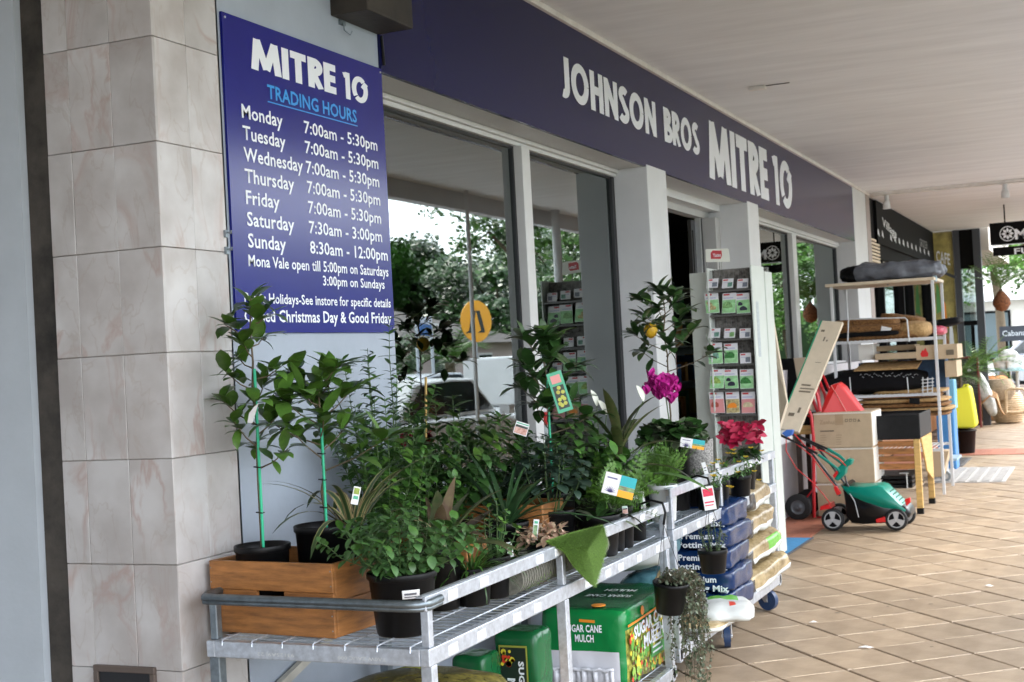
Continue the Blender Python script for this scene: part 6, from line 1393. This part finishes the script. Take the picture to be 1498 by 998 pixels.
tb = thing('small_wheel', 'small grey wheel at the foot of the shelving behind the open carton', 'wheel', P(1383, 697, y=14.9)); c_ = P(1383, 697, y=14.9); MB().cyl(c_, c_+V((0, .04, 0)), .055, n=22).build('tyre', galv_d, tb, bevel=.008); MB().cyl(c_-V((0, .004, 0)), c_+V((0, .01, 0)), .03, n=18).build('hub', alu, tb)
tb = thing('floor_board', 'pale blue board lying at the foot of the shelving', 'board', (gx(1388, 15.4, 0), 15.4, 0)); MB().box(gx(1374, 15.2, .2), gx(1400, 15.2, .2), 15.2, 15.7, .20, .225).build('board', M('pale_blue_board', (.30, .42, .52), .5), tb)
MB().box(gx(1378, 15.25, .1), gx(1380, 15.25, .1)+.02, 15.25, 15.6, .0, .20).build('support', wp, tb)
# ============================================================ NEXT SHOP (black fascia)
B2 = thing('black_fronted_shop', 'black fronted shop beyond the hardware shop with dark glazing and a timber stall riser', 'shop', (-2.9, 21, 0))
bf = M('black_shopfront', (.003, .003, .0035), .7, spec=.12); tim = M('stall_riser_timber', (.38, .16, .06), .5, n=.3, ns=6)
MB().box(-3.1, -2.68, 17.46, 24.5, 2.62, 3.37).build('lintel', bf, B2)
MB().box(-2.95, -2.70, 17.46, 24.5, 0, .95).build('stall_riser', tim, B2)
MB().box(-2.95, -2.70, 17.46, 24.5, .951, 1.02).build('sill', tim, B2)
for y in (17.5, 18.9, 20.9, 22.0, 24.3): MB().box(-2.9, -2.72, y, y+.09, 1.021, 2.619).build('mullion', bf, B2)
for a_, b_ in ((17.6, 18.89), (19.0, 20.89), (21.0, 21.99), (22.1, 24.29)): MB().box(-2.80, -2.794, a_, b_, 1.021, 2.619).build('pane', glass, B2)
MB().box(-2.82, -2.75, 18.0, 24.4, 2.46, 2.62).build('pale_transom', M('transom_pale', (.42, .41, .40), .6), B2)
for k in range(8): MB().box(-2.70, -2.66, 17.65, 18.35, 2.50+k*.045, 2.525+k*.045).build('louvre_slat', card_l, B2)
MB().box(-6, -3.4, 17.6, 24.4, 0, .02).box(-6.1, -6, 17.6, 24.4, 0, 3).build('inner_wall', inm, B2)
for k, y in enumerate((19.6, 21.2, 22.9)):
    tag(MB().lathe((-3.3, y, 1.75+.12*(k % 2)), [(.001, 0), (.035, .02), (.05, .06), (.035, .1), (.001, .12)], 14).build('pendant_bulb', M('warm_bulb', (1, .72, .35), emit=6), None, loc=(-3.3, y, 1.75)), 'small glowing pendant bulb inside the black fronted shop, %s from the white pillar' % ['first', 'second', 'third'][k], 'light', 'pendant bulbs in the black fronted shop')
t = thing('black_fascia_sign', 'black fascia sign with white script and a row of small white marks', 'sign', (-2.64, 21, 2.8))
MB().box(-2.68, -2.64, 18.08, 24.45, 2.80, 3.36).build('panel', bf, t)
o_ = P(1291, 330, x=-2.638); text('Village', t, (-2.638, o_.y, o_.z), (0, 1, -.07), ZD, P(1307, 338, x=-2.638).y-o_.y+.3, .12, letter_w, .01)
o_ = P(1346, 360, x=-2.638); text('GROCER', t, (-2.638, o_.y, o_.z), YD, ZD, 1.0, .13, M('grey_lettering', (.30, .30, .30), .5), .0)
for k in range(13):
    if k == 2: continue
    q = P(1284+k*6.15, 342+k*2.5, x=-2.638); MB().prism([q, q+V((0, .16, -.03)), q+V((0, .10, .05)), q+V((0, .03, .07))], (.001, 0, 0)).build('white_mark', letter_w, t)
# end facade facing the camera
EY = 24.55
E2 = thing('corner_shop', 'dark framed corner shop with a glass door at the end of the arcade', 'shop', (-2.2, EY, 0))
fx_ = lambda px, z: gx(px, EY, z)
MB().box(fx_(1400, 2), fx_(1409, 2), EY-.06, EY+.06, 0, 3.37).build('post', M('charcoal_frame', (.045, .05, .06), .5), E2)
MB().box(fx_(1429, 2), fx_(1440, 2), EY-.08, EY+.08, 0, 3.37).build('post', MATS['charcoal_frame'], E2)
MB().box(fx_(1409, 2), fx_(1429, 2), EY-.03, EY+.03, 2.70, 3.37).box(fx_(1409, 2), fx_(1429, 2), EY-.03, EY+.03, 1.72, 1.80).build('transom', bf, E2)
MB().box(fx_(1409, 2)+.001, fx_(1429, 2)-.001, EY-.004, EY+.004, 1.801, 2.699).build('pane', glass, E2)
dr = MB().box(fx_(1410, 1), fx_(1413, 1), EY-.03, EY+.02, 0, 1.719).box(fx_(1424, 1), fx_(1429, 1)-.002, EY-.03, EY+.02, 0, 1.719).box(fx_(1413, 1), fx_(1424, 1), EY-.03, EY+.02, 0, .3).build('door', bf, E2)
MB().box(fx_(1413, 1)+.001, fx_(1424, 1)-.001, EY-.004, EY+.004, .301, 1.719).build('pane', glass, dr)
t = thing('poster_window', 'green and yellow printed window poster at the end of the arcade with white lettering', 'poster', (-2.5, EY, 1))
pm_ = M('poster_print', (.20, .30, .12), .5, n=.9, ns=2.2, col2=(.62, .52, .16)); MB().box(-2.69, fx_(1399, 2), EY-.02, EY+.02, .6, 3.36).build('poster', pm_, t)
text('CAFE', t, (fx_(1370, 2.9), EY-.024, 2.86), (1, 0, -.35), ZD, fx_(1392, 2.9)-fx_(1371, 2.9), .20, letter_w, .02)
for k, (px, z, m_) in enumerate(((1382, 1.9, orange_p), (1391, 1.6, letter_w), (1386, 1.3, M('poster_brown', (.3, .13, .04), .5)), (1372, 2.2, M('poster_green', (.1, .3, .08), .5)))):
    x = fx_(px, z); MB().prism([(x-.03, EY-.022, z-.25), (x+.05, EY-.022, z-.2), (x+.03, EY-.022, z+.2), (x-.01, EY-.022, z+.3)], (0, -.002, 0)).build('picture', m_, t)
MB().bar(P(1363, 392, y=EY-.2), P(1398, 406, y=EY-.2), .05, .05).build('rail', MATS['charcoal_frame'], E2)
MB().box(-12, -1.75, 24.62, 30, 3.0, 5.5).build('upper_wall', M('render_beige', (.45, .42, .38), .8), E2)
MB().box(-12, -2.7, 24.7, 30, 0, 2.99).build('wall', inm, E2)
# hanging sign
hy = P(1470, 299, z=3.375).y
t = thing('hanging_sign', 'black double hanging sign with a white rosette and white capitals under the awning', 'sign', (-.6, hy, 2.4))
a = P(1449, 359, y=hy); b_ = P(1449, 327, y=hy); k_ = hy/12; xr = a.x+.95*k_
MB().box(a.x, xr, hy, hy+.05, a.z, b_.z).build('board', bf, t, bevel=.003)
c_ = P(1453, 375, y=hy); d_ = P(1453, 362.5, y=hy); MB().box(c_.x, xr, hy, hy+.05, c_.z, d_.z).build('board', bf, t, bevel=.003)
MB().box(a.x+.02, xr-.02, hy+.01, hy+.04, a.z-.012, a.z-.0005).build('white_edge', letter_w, t)
q = P(1474, 342, y=hy-.001); mb = MB()
for k in range(8):
    a_ = R(45*k); dd = V((math.cos(a_), 0, math.sin(a_))); nn = V((-dd.z, 0, dd.x)); mb.prism([q+dd*.010*k_, q+(dd*.03+nn*.012)*k_, q+dd*.052*k_, q+(dd*.03-nn*.012)*k_], (0, -.001, 0))
for k in range(16):
    a_ = R(22.5*k); dd = V((math.cos(a_), 0, math.sin(a_))); nn = V((-dd.z, 0, dd.x)); mb.prism([q+(dd*.055-nn*.012)*k_, q+(dd*.055+nn*.012)*k_, q+(dd*.062+nn*.011)*k_, q+(dd*.062-nn*.011)*k_], (0, -.0015, 0))
mb.build('rosette', letter_w, t)
o_ = P(1485, 350, y=hy-.001); text('MODERN', t, o_, XD, ZD, .55*k_, .085*k_, letter_w, .03); o_ = P(1484, 372, y=hy-.001); text('FURNITURE', t, o_, XD, ZD, .60*k_, .05*k_, letter_w, .02)
q = P(1470, 327, y=hy+.02); MB().cyl(q, q+V((0, 0, 3.385-q.z)), .010, n=8).cyl(q+V((.6, 0, 0)), q+V((.6, 0, 3.385-q.z)), .010, n=8).build('rod', bf, t)
# chalkboard
cy_ = 23.6
t = thing('chalkboard', 'black chalkboard sign in a red brown frame lettered in white behind the yellow tub', 'sandwich board', (-2, cy_, 0))
a = P(1390, 524, y=cy_); b_ = P(1428, 524, y=cy_); c_ = P(1433, 612, y=cy_); zz = .03
fr_ = M('board_frame', (.16, .025, .02), .5); x0, x1, z1 = b_.x-.62, b_.x, b_.z
MB().box(x0, x1, cy_, cy_+.02, .12, z1).build('slate', M('slate', (.025, .028, .03), .7, n=.3, ns=9), t); mb = MB()
mb.box(x0-.03, x0, cy_-.01, cy_+.03, 0.02, z1+.03).box(x1, x1+.03, cy_-.01, cy_+.03, 0.02, z1+.03).box(x0, x1, cy_-.01, cy_+.03, z1, z1+.03).box(x0, x1, cy_-.01, cy_+.03, .09, .12).build('frame', fr_, t, bevel=.003)
text('Kong', t, (x1-.36, cy_-.003, z1-.19), XD, ZD, .27, .11, letter_w, .01); text('Candle', t, (x1-.42, cy_-.003, z1-.42), XD, ZD, .38, .09, MATS['grey_lettering'], .0); text('Gifts', t, (x1-.36, cy_-.003, z1-.66), XD, ZD, .24, .08, MATS['grey_lettering'], .0)
text('o', t, (x1-.20, cy_-.003, z1-.055), XD, ZD, .02, .03, letter_w, .0) if False else None
# ------------------------------------------------------------ cafe edge: palms, baskets, rattan
def palm(base, trunk, n, L, W, label, kind='lime', kind2='mid', tr=.05, droop=(.5, 1.4), name='palm', potr=0, cat='palm', elev=(5, 75)):
    base = V(base); t = thing(name, label, cat, base)
    if potr: pot(t, base, potr, .3, mat=M('terracotta', (.32, .14, .07), .8))
    if trunk: MB().cyl(base, base+V((0, 0, trunk)), tr, tr*.85, 12).build('trunk', LM['bark'], t)
    mt = leaf_mesh('x', 1, 1, 1, LM[kind])
    def frond(cv, mat):
        mb = MB(); pts = [V((L*math.sin(cv*f)/cv, 0, -L*(1-math.cos(cv*f))/cv)) for f in [i/12 for i in range(13)]]; mb.tube(pts, L*.006, 4)
        for i in range(2, 13):
            for s_ in (1, -1):
                p = pts[i]; ln_ = W*(.5+.5*math.sin(math.pi*i/13)); q = p+V((ln_*.45, s_*ln_*.8, -ln_*.25)); w2 = V((L*.022, 0, 0)); mb.add([p-w2*.5, p+w2*.5, q], [(0, 1, 2)])
        me = bpy.data.meshes.new('frond'); me.from_pydata([tuple(v) for v in mb.v], [], mb.f); me.materials.append(mat); return me
    ms = [frond(c, LM[k]) for c in droop for k in (kind, kind2)]; F = Foliage(t)
    for k in range(n):
        a = k*2.4+rnd.uniform(-.2, .2); el = R(rnd.uniform(*elev)); F.put(rnd.choice(ms), base+V((0, 0, trunk+(.25 if potr else 0))), (math.cos(a)*math.cos(el), math.sin(a)*math.cos(el), math.sin(el)), (0, 0, 1), rnd.uniform(.75, 1.1))
    F.done(name='frond'); return t
gy = 22.5
palm((gx(1405, gy, .8), gy, .55), .35, 40, .62, .20, 'bushy green potted palm behind the chalkboard', 'mid', 'fern', tr=.03, potr=0)
MB().box(gx(1396, gy, .3), gx(1416, gy, .3), gy-.1, gy+.25, 0, .56).build('plant_stand', bf, None, loc=(gx(1405, gy, .3), gy, 0)); tag(bpy.data.objects['plant_stand'], 'dark stand under the bushy green potted palm', 'stand')
palm((gx(1432, 24.0, .9), 24.0, .75), .2, 26, .70, .22, 'pale green potted palm reaching right over the baskets', 'lime', 'fern', tr=.03)
def basket(label, px, pz_, yy, r, h, mat, name='rattan_basket', rnds=14):
    c = V((gx(px, yy, pz_), yy, pz_)); t = thing(name, label, 'basket', c, 'rattan wares at the end of the arcade')
    mb = MB()
    for k in range(rnds):
        z = h*(k+.5)/rnds; rr = r*(.75+.3*math.sin(math.pi*(k+.5)/rnds)); mb.tube([c+V((rr*math.cos(a_*.4488), rr*math.sin(a_*.4488), z)) for a_ in range(15)], h/rnds*.6, 5, caps=False)
    mb.build('weave', mat, t)['kind'] = 'stuff'; MB().lathe(c, [(0, .01), (r*.7, .01), (r*.98, h*.5), (r*.74, h)], 20).build('body', mat, t); return t
rat = M('rattan', (.42, .24, .11), .7, n=.3, ns=30); rat2 = M('pale_rattan', (.58, .44, .28), .7, n=.25, ns=30); jute = M('jute', (.36, .28, .19), .9, n=.3, ns=40)
basket('round brown rattan basket at the left of the ware pile', 1453, .50, 25.2, .24, .25, rat); basket('pale jute ball basket on top of the pile', 1462, .42, 24.8, .25, .35, jute); basket('tall pale cane basket at the right of the pile', 1476, .02, 25.0, .27, .50, rat2)
basket('orange brown shallow basket at the back of the pile', 1448, .66, 26, .30, .14, M('orange_rattan', (.52, .24, .08), .7)); basket('brown basket low behind the bent cane chair', 1447, .02, 25.9, .30, .42, rat)
t = thing('cane_chair', 'bent cane chair frame standing on the pavers at the right', 'chair', (gx(1480, 24.6, 0), 24.6, 0), 'rattan wares at the end of the arcade')
for dy in (0, .4): MB().tube([P(1472, 605, y=24.3+dy), P(1472, 572, y=24.3+dy), P(1476, 569, y=24.3+dy), P(1496, 569, y=24.3+dy), P(1500, 573, y=24.3+dy), P(1500, 606, y=24.3+dy)], .022, 8).tube([P(1472, 603, y=24.3+dy), P(1500, 604, y=24.3+dy)], .018, 8).build('frame', rat2, t)
t = thing('cane_lounger', 'low curved cane chair lying beside the chalkboard', 'chair', (gx(1448, 24.2, 0), 24.2, 0), 'rattan wares at the end of the arcade')
for k in range(4): MB().tube([P(1434, 592-k*3, y=24.0+.12*k), P(1448, 579-k*3, y=24.0+.12*k), P(1458, 583-k*2, y=24.0+.12*k), P(1464, 600, y=24.0+.12*k), P(1469, 607, y=24.0+.12*k)], .016, 6).build('slat', rat, t)
t = thing('white_sack', 'white and green fabric sack leaning on the cane chairs', 'sack', (gx(1443, 24.1, .3), 24.1, .05)); soft((gx(1442, 24.2, .5), 24.2, .55), (.20, .3, .8), Matrix.Rotation(R(-18), 3, 'Y'), 'sack', [M('pale_print_fabric', (.50, .55, .50), .7, n=.5, ns=10, col2=(.75, .75, .72))], parent=t, n=8, seed=77)
t = thing('cushion_pile', 'pale patterned cushions heaped above the baskets at the right edge', 'cushions', (gx(1475, 26.5, .8), 26.5, .9))
for k in range(3): soft((gx(1468+8*k, 26.5, 1.0), 26.5, 1.0+.1*(k % 2)), (.35, .2, .3), R(10*k), 'cushion', [MATS['pale_print_fabric']], parent=t, n=7, seed=80+k)
# table with black banner
t = thing('banner_board', 'black banner with white script standing among the cafe plants at the right edge', 'banner', (gx(1485, 27.5, 1), 27.5, .9)); a = P(1463, 500, y=27.5); b_ = P(1463, 478, y=27.5)
MB().box(a.x, a.x+1.2, 27.5, 27.54, a.z, b_.z).build('board', M('charcoal_banner', (.05, .055, .07), .6), t); text('Cabana', t, (a.x+.05, 27.495, a.z+.10), XD, ZD, .42, .11, letter_w, .0)
for dx in (.1, 1.0): MB().box(a.x+dx, a.x+dx+.04, 27.5, 27.54, 0, a.z).build('leg', bf, t)
t = thing('cafe_table', 'small round table with a pale blue top beside the baskets', 'table', (gx(1485, 26.8, .8), 26.8, 0)); c_ = V((gx(1488, 26.8, .8), 26.8, .86)); MB().cyl(c_, c_+V((0, 0, .03)), .5, n=28).build('table_top', M('aqua_top', (.35, .60, .65), .4), t); MB().cyl(c_-V((0, 0, .86)), c_, .03).build('stem', wp, t)
t = thing('pendant_palm', 'tufted palm with a woven pineapple shaped trunk hanging at the right of the door', 'palm', P(1466, 455, y=22)) 
q = P(1466, 456, y=22.0); MB().lathe(q, [(.001, 0), (.08, .03), (.13, .11), (.125, .19), (.07, .27), (.04, .31), (.001, .32)], 16).build('woven_base', M('brown_fibre', (.20, .075, .03), .9, n=.6, ns=30, bump=1, bs=40), t)
palm(q+V((0, 0, .30)), .05, 22, .62, .2, 'spray of narrow fronds rising from the woven pineapple base', 'lime', 'fern', tr=.03, name='palm_spray', elev=(45, 88), droop=(.3, .9))
# person's arm sliver at edge is left to plants; cross street scene
def tree(base, h, tr, crown, nclump, leafn, label, kinds=('mid', 'lime'), size=.22, name='street_tree', low=.35, limb=7, seed=0, group='street trees', cat='tree'):
    r = random.Random(seed+99); base = V(base); t = thing(name, label, cat, base, group)
    tb = MB(); top = base+V((r.uniform(-.4, .4), r.uniform(-.4, .4), h*low+ (h*(1-low))*.5)); tb.tube([base, base.lerp(top, .5)+V((r.uniform(-.15, .15), 0, 0)), top], tr, 10, r2=tr*.45)
    cen = base+V((0, 0, h*(low+(1-low)*.55))); cl = []
    for k in range(nclump):
        a = r.uniform(0, 6.283); u = r.uniform(-1, 1); rr = r.random()**.4; c = cen+V((math.cos(a)*math.sqrt(1-u*u)*crown*rr, math.sin(a)*math.sqrt(1-u*u)*crown*rr, u*h*(1-low)*.48*rr)); cl.append(c)
        if k < limb: tb.tube([base.lerp(top, .75), base.lerp(top, .9).lerp(c, .5)+V((0, 0, .1)), c], tr*.35, 6, r2=tr*.08)
    tb.build('trunk', LM['bark'], t); vs = []; fs = []; mi = []
    for i, c in enumerate(cl):
        cr = crown*r.uniform(.16, .34); m_ = 0 if r.random() < .6 else 1
        for j in range(leafn):
            d = V((r.gauss(0, 1), r.gauss(0, 1), r.gauss(0, .6))).normalized()*cr*r.random()**.5; p = c+d; a1 = V((r.gauss(0, 1), r.gauss(0, 1), r.gauss(0, .5))).normalized()*size*r.uniform(.5, 1); b1 = a1.orthogonal().normalized()*size*.28
            o_ = len(vs); vs += [tuple(p-a1*.5), tuple(p+b1), tuple(p+a1*.5), tuple(p-b1)]; fs.append((o_, o_+1, o_+2, o_+3)); mi.append(m_)
    me = bpy.data.meshes.new('crown'); me.from_pydata([(x-base.x, y-base.y, z-base.z) for x, y, z in vs], [], fs); me.materials.append(LM[kinds[0]]); me.materials.append(LM[kinds[1]]); me.polygons.foreach_set('material_index', mi)
    o_ = bpy.data.objects.new('crown', me); C.objects.link(o_); o_.parent = t; o_['kind'] = 'stuff'; return t
tree((-2.6, 40, 0), 7, .16, 2.6, 60, 160, 'bright street tree beyond the corner shop, left of the hanging palm', ('lime', 'fern'), .20, seed=1)
tree((-.9, 44, 0), 6, .22, 2.2, 50, 160, 'bright street tree with a thick trunk at the right edge of the view', ('lime', 'fern'), .20, seed=2)
tree((-6.5, 70, 0), 9, .25, 4.5, 80, 200, 'broad tree far beyond the cross street', ('mid', 'lime'), .30, seed=3); tree((2, 72, 0), 9, .25, 4.5, 80, 200, 'far tree beyond the cross street at the right', ('mid', 'lime'), .30, seed=4)
t = thing('far_shops', 'pale low building across the far cross street with dark shop windows', 'building', (-7, 60, 0))
MB().box(-22, 6, 60.5, 66, 0, 4.4).build('wall', M('cream_render', (.62, .60, .55), .8, n=.05), t); MB().box(-22.3, 6.3, 59.6, 60.49, 3.0, 3.3).build('canopy', white_paint, t)
for k in range(9): w__ = MB().box(-21+k*3, -18.6+k*3, 60.42, 60.49, .5, 2.6).build('window_frame', bf, t); MB().box(-20.9+k*3, -18.7+k*3, 60.40, 60.419, .6, 2.5).build('pane', M('shop_glass_far', (.10, .13, .14), .1), w__)
# ------------------------------------------------------------ parked cars
def car(label, c, rz, body, L=4.5, W=1.8, H=1.45, ute=False, name='parked_car', group='parked cars'):
    c = V(c); t = thing(name, label, 'car', c, group); t.rotation_euler.z = rz; OFF[t.name] = V((0, 0, 0)); t.location = c
    a = L/2
    def pr(poly, y0, y1, nm, mat, bevel=.0, par=None): o_ = MB().prism([(x, y0, z) for x, z in poly], (0, y1-y0, 0)).build(nm, mat, None); o_.parent = par or t; o_.location = (0, 0, 0); o_.data['x'] = 1; 
    def mk(mb, nm, mat, par=None, bevel=0, seg=2):
        o_ = mb.build(nm, mat, None, fixn=True, bevel=bevel, seg=seg); o_.parent = par or t; return o_
    low = [(-a, .35), (-a, .75), (-a+.1, .92), (-a*.55, .97), (a*.40, .95), (a*.85, .80), (a, .62), (a, .35), (a*.86, .22), (-a*.9, .22)]
    bd = mk(MB().prism([(x, -W/2, z) for x, z in low], (0, W, 0)), 'body', body, bevel=.07, seg=3)
    cab = [(-a*.86, .95), (-a*.62, H-.04), (-a*.2, H), (a*.08, H-.02), (a*.42, .94)] if not ute else [(-a*.05, .95), (-a*.02, H+.12), (a*.25, H+.15), (a*.52, .96)]
    mk(MB().prism([(x, -W/2+.10, z) for x, z in cab], (0, W-.20, 0)), 'cabin', body, bevel=.05, seg=3)
    cx_ = sum(p[0] for p in cab)/len(cab); cz_ = sum(p[1] for p in cab)/len(cab); gl_ = M('car_glass', (.03, .04, .045), .05, spec=.8)
    win = [(cx_+(x-cx_)*.86, cz_+(z-cz_)*.78) for x, z in cab]
    for s_ in (-1, 1): mk(MB().prism([(x, s_*(W/2-.10)-.006, z) for x, z in win], (0, .012, 0)), 'side_window', gl_)
    f0, f1 = cab[-1], cab[-2]; mk(MB().quad((f0[0]-.02, -W/2+.2, f0[1]+.05), (f0[0]-.02, W/2-.2, f0[1]+.05), (f1[0]+.05, W/2-.25, f1[1]-.05), (f1[0]+.05, -W/2+.25, f1[1]-.05)), 'windscreen', gl_)
    if ute: mk(MB().box(-a+.1, -a*.08, -W/2+.05, W/2-.05, .93, H+.1), 'canopy', body, bevel=.04)
    for x in (-a*.62, a*.62):
        for s_ in (-1, 1):
            wl = mk(MB().lathe((x, s_*(W/2-.10), .32), [(0, -.10), (.32, -.10), (.33, 0), (.32, .10), (0, .10)], 24, axis=(0, 1, 0)), 'wheel', M('tyre_black', (.01, .01, .011))); mk(MB().cyl((x, s_*(W/2+.0), .32), (x, s_*(W/2+.012), .32), .2, n=18), 'rim', alu, wl)
    for s_ in (-1, 1): mk(MB().box(a-.06, a+.012, s_*.62-.16, s_*.62+.16, .60, .74), 'headlight', paper); mk(MB().box(-a-.012, -a+.05, s_*.66-.14, s_*.66+.14, .62, .82), 'tail_light', red_pl); mk(MB().box(a*.34, a*.42, s_*(W/2+.05)-.07, s_*(W/2+.05)+.07, .93, 1.05), 'mirror', body)
    mk(MB().box(-a-.004, -a+.02, -.25, .25, .42, .54), 'number_plate', paper); return t
cw = M('car_white', (.78, .79, .80), .15, n=.02, spec=.7); cs_ = M('car_silver', (.45, .47, .52), .2, .5); cb_ = M('car_blue_grey', (.20, .24, .32), .2, .4)
car('silver parked car on the cross street seen past the hanging palm', (-1.25, 48.5, -.10), R(4), cs_, H=1.5)
car('white hatchback parked at the kerb opposite the trolleys', (2.5, 15.6, -.10), R(90), cw); car('white ute with a canopy parked at the kerb further along', (2.7, 21.8, -.10), R(90), cw, L=5.2, H=1.6, ute=True); car('silver sedan parked across the road', (8.4, 27.5, -.10), R(90), cs_)
car('blue grey sedan parked across the road before the pale house', (8.4, 34.0, -.10), R(90), cb_); car('white sedan parked at the kerb behind the awning post', (2.5, 9.4, -.10), R(90), cw)
# ------------------------------------------------------------ across the road (seen in the glass)
t = thing('crossing_sign', 'round orange pedestrian crossing sign with black walking legs across the road', 'sign', (8, 29.4, 0))
c_ = V((8, 29.4, 2.53)); rot_ = Matrix.Rotation(R(0), 3, 'Z'); nrm = V((-.93, -.37, 0)).normalized(); sd = V((-nrm.y, nrm.x, 0))
MB().cyl(c_, c_+nrm*.02, .50, n=32).build('disc', M('sign_orange', (.85, .38, .02), .45), t); MB().cyl((8.05, 29.43, 0), (8.05, 29.43, 3.05), .04).build('post', galv, t)
for s_ in (-1, 1):
    q = c_+nrm*.022+sd*(.06*s_)+V((0, 0, .25)); q2 = c_+nrm*.022+sd*(.20*s_)+V((0, 0, -.22)); nn = sd*.06; MB().prism([q-nn, q+nn, q2+nn, q2-nn], nrm*.004).prism([q2-nn, q2+nn, q2+nn+sd*.12-V((0, 0, .06)), q2-nn-V((0, 0, .06))], nrm*.005).build('leg_symbol', blackp, t)
t = thing('street_name_sign', 'blue and white direction sign on two posts across the road', 'sign', (8.6, 27.6, 0)); MB().bar((8.3, 26.9, 2.35), (8.8, 28.6, 2.35), .05, .26).build('board', M('street_blue', (.03, .12, .35), .5), t); MB().bar((8.29, 26.9, 2.58), (8.79, 28.6, 2.58), .05, .16).build('board', M('street_pale', (.55, .6, .72), .5), t)
for p_ in ((8.3, 26.9), (8.8, 28.6)): MB().cyl((*p_, 0), (*p_, 2.75), .04).build('post', galv, t)
H2 = thing('pale_house', 'pale pink house with a grey hipped tile roof across the road', 'house', (25, 54, 0))
hw = M('pink_render', (.52, .42, .40), .8, n=.05); rfm = M('grey_roof_tiles', (.12, .105, .10), .85, n=.3, ns=3)
MB().box(20, 31, 44, 60, 0, 2.5).build('wall', hw, H2); e = .7; z0_, z1_ = 2.45, 4.5; v_ = [(20-e, 44-e, z0_), (31+e, 44-e, z0_), (31+e, 60+e, z0_), (20-e, 60+e, z0_), (25.5, 50, z1_), (25.5, 55, z1_)]
MB().add(v_, [(0, 1, 4), (1, 2, 5, 4), (2, 3, 5), (3, 0, 4, 5), (3, 2, 1, 0)]).build('roof', rfm, H2)
for y in (46, 50.5, 55): w__ = MB().box(19.94, 20.0, y, y+1.5, .9, 2.0).build('window_frame', paper, H2); MB().box(19.91, 19.94, y+.1, y+1.4, 1.0, 1.9).build('pane', MATS['car_glass'], w__)
for y in (48.5, 54): MB().box(21.5, 21.9, y, y+.8, 3.32, 3.40).build('skylight', paper, H2)
tree((9.5, 36, 0), 8.5, .2, 2.6, 34, 170, 'tall drooping street tree past the crossing sign', ('mid', 'lime'), .24, low=.42, seed=11); tree((11, 47, 0), 8.5, .2, 3.0, 50, 180, 'leafy street tree further past the crossing sign', ('lime', 'mid'), .26, low=.25, seed=14)
tree((6.5, 58, 0), 8, .2, 3.2, 60, 190, 'bright leafy tree closing the view along the road', ('lime', 'fern'), .28, low=.12, seed=12)
for k, (x, y, h, cr) in enumerate(((17.5, 37, 4.6, 1.8), (34, 62, 8.2, 4), (42, 76, 9.5, 5), (30, 80, 9, 5), (22, 66, 7, 3.5), (52, 70, 11, 6), (40, 56, 9, 4), (20, 92, 11, 7), (36, 105, 11, 8), (10, 100, 12, 7), (60, 100, 13, 9))):
    tree((x, y, 0), h, .3, cr, 60, 170, 'background tree %s' % ['beside the pale house, lowest and nearest', 'behind the pale house roof at its left', 'tall and dark further back of the house', 'dark at the right behind the house', 'just right of the pale house', 'large, far left of the ridge', 'left of the pale house', 'far along the road on the left', 'far and wide on the rise', 'closing the end of the road', 'largest, farthest on the rise'][k], ('dark', 'mid'), .5 if k else .3, low=.15, seed=30+k, group='background trees across the road')
palm((16.2, 44.5, 0), 1.6, 34, 2.0, .6, 'date palm with arching fronds before the pale house', 'mid', 'fern', tr=.22)
bt0 = tree((40, 86, 0), 10.5, .3, 4.2, 60, 170, 'one of the row of distant trees standing behind the houses across the road', ('dark', 'mid'), .5, low=.08, seed=55, group='distant tree row')
for k in range(9): dup(bt0, (rnd.uniform(-3, 3), -26+k*7.5+rnd.uniform(-2, 2), rnd.uniform(-.8, 0)), rnd.uniform(0, 6))
tree((5.6, 9.8, 0), 8.2, .22, 2.9, 80, 220, 'broad unseen tree added at the road edge to shade the near pavers', ('mid', 'dark'), .26, low=.22, seed=71, group='street trees')  # out of view, added to keep sun off the nearest pavement
# hedge and low shrubs
tree((14.6, 30.5, 0), 2.2, .05, 1.5, 40, 180, 'rounded hedge bush behind the crossing sign', ('mid', 'fern'), .16, low=.05, seed=61, group='hedge bushes', cat='bush', name='hedge_bush'); tree((14.8, 36.2, 0), 2.6, .05, 1.7, 40, 180, 'taller hedge bush further along the opposite footpath', ('mid', 'dark'), .16, low=.05, seed=62, group='hedge bushes', cat='bush', name='hedge_bush')
o = MB().box(-150, 250, 110, 130, -.1, 4.5).build('far_hill', M('far_wood', (.035, .07, .025), .95, n=.5, ns=.6)); tag(o, kind='structure')
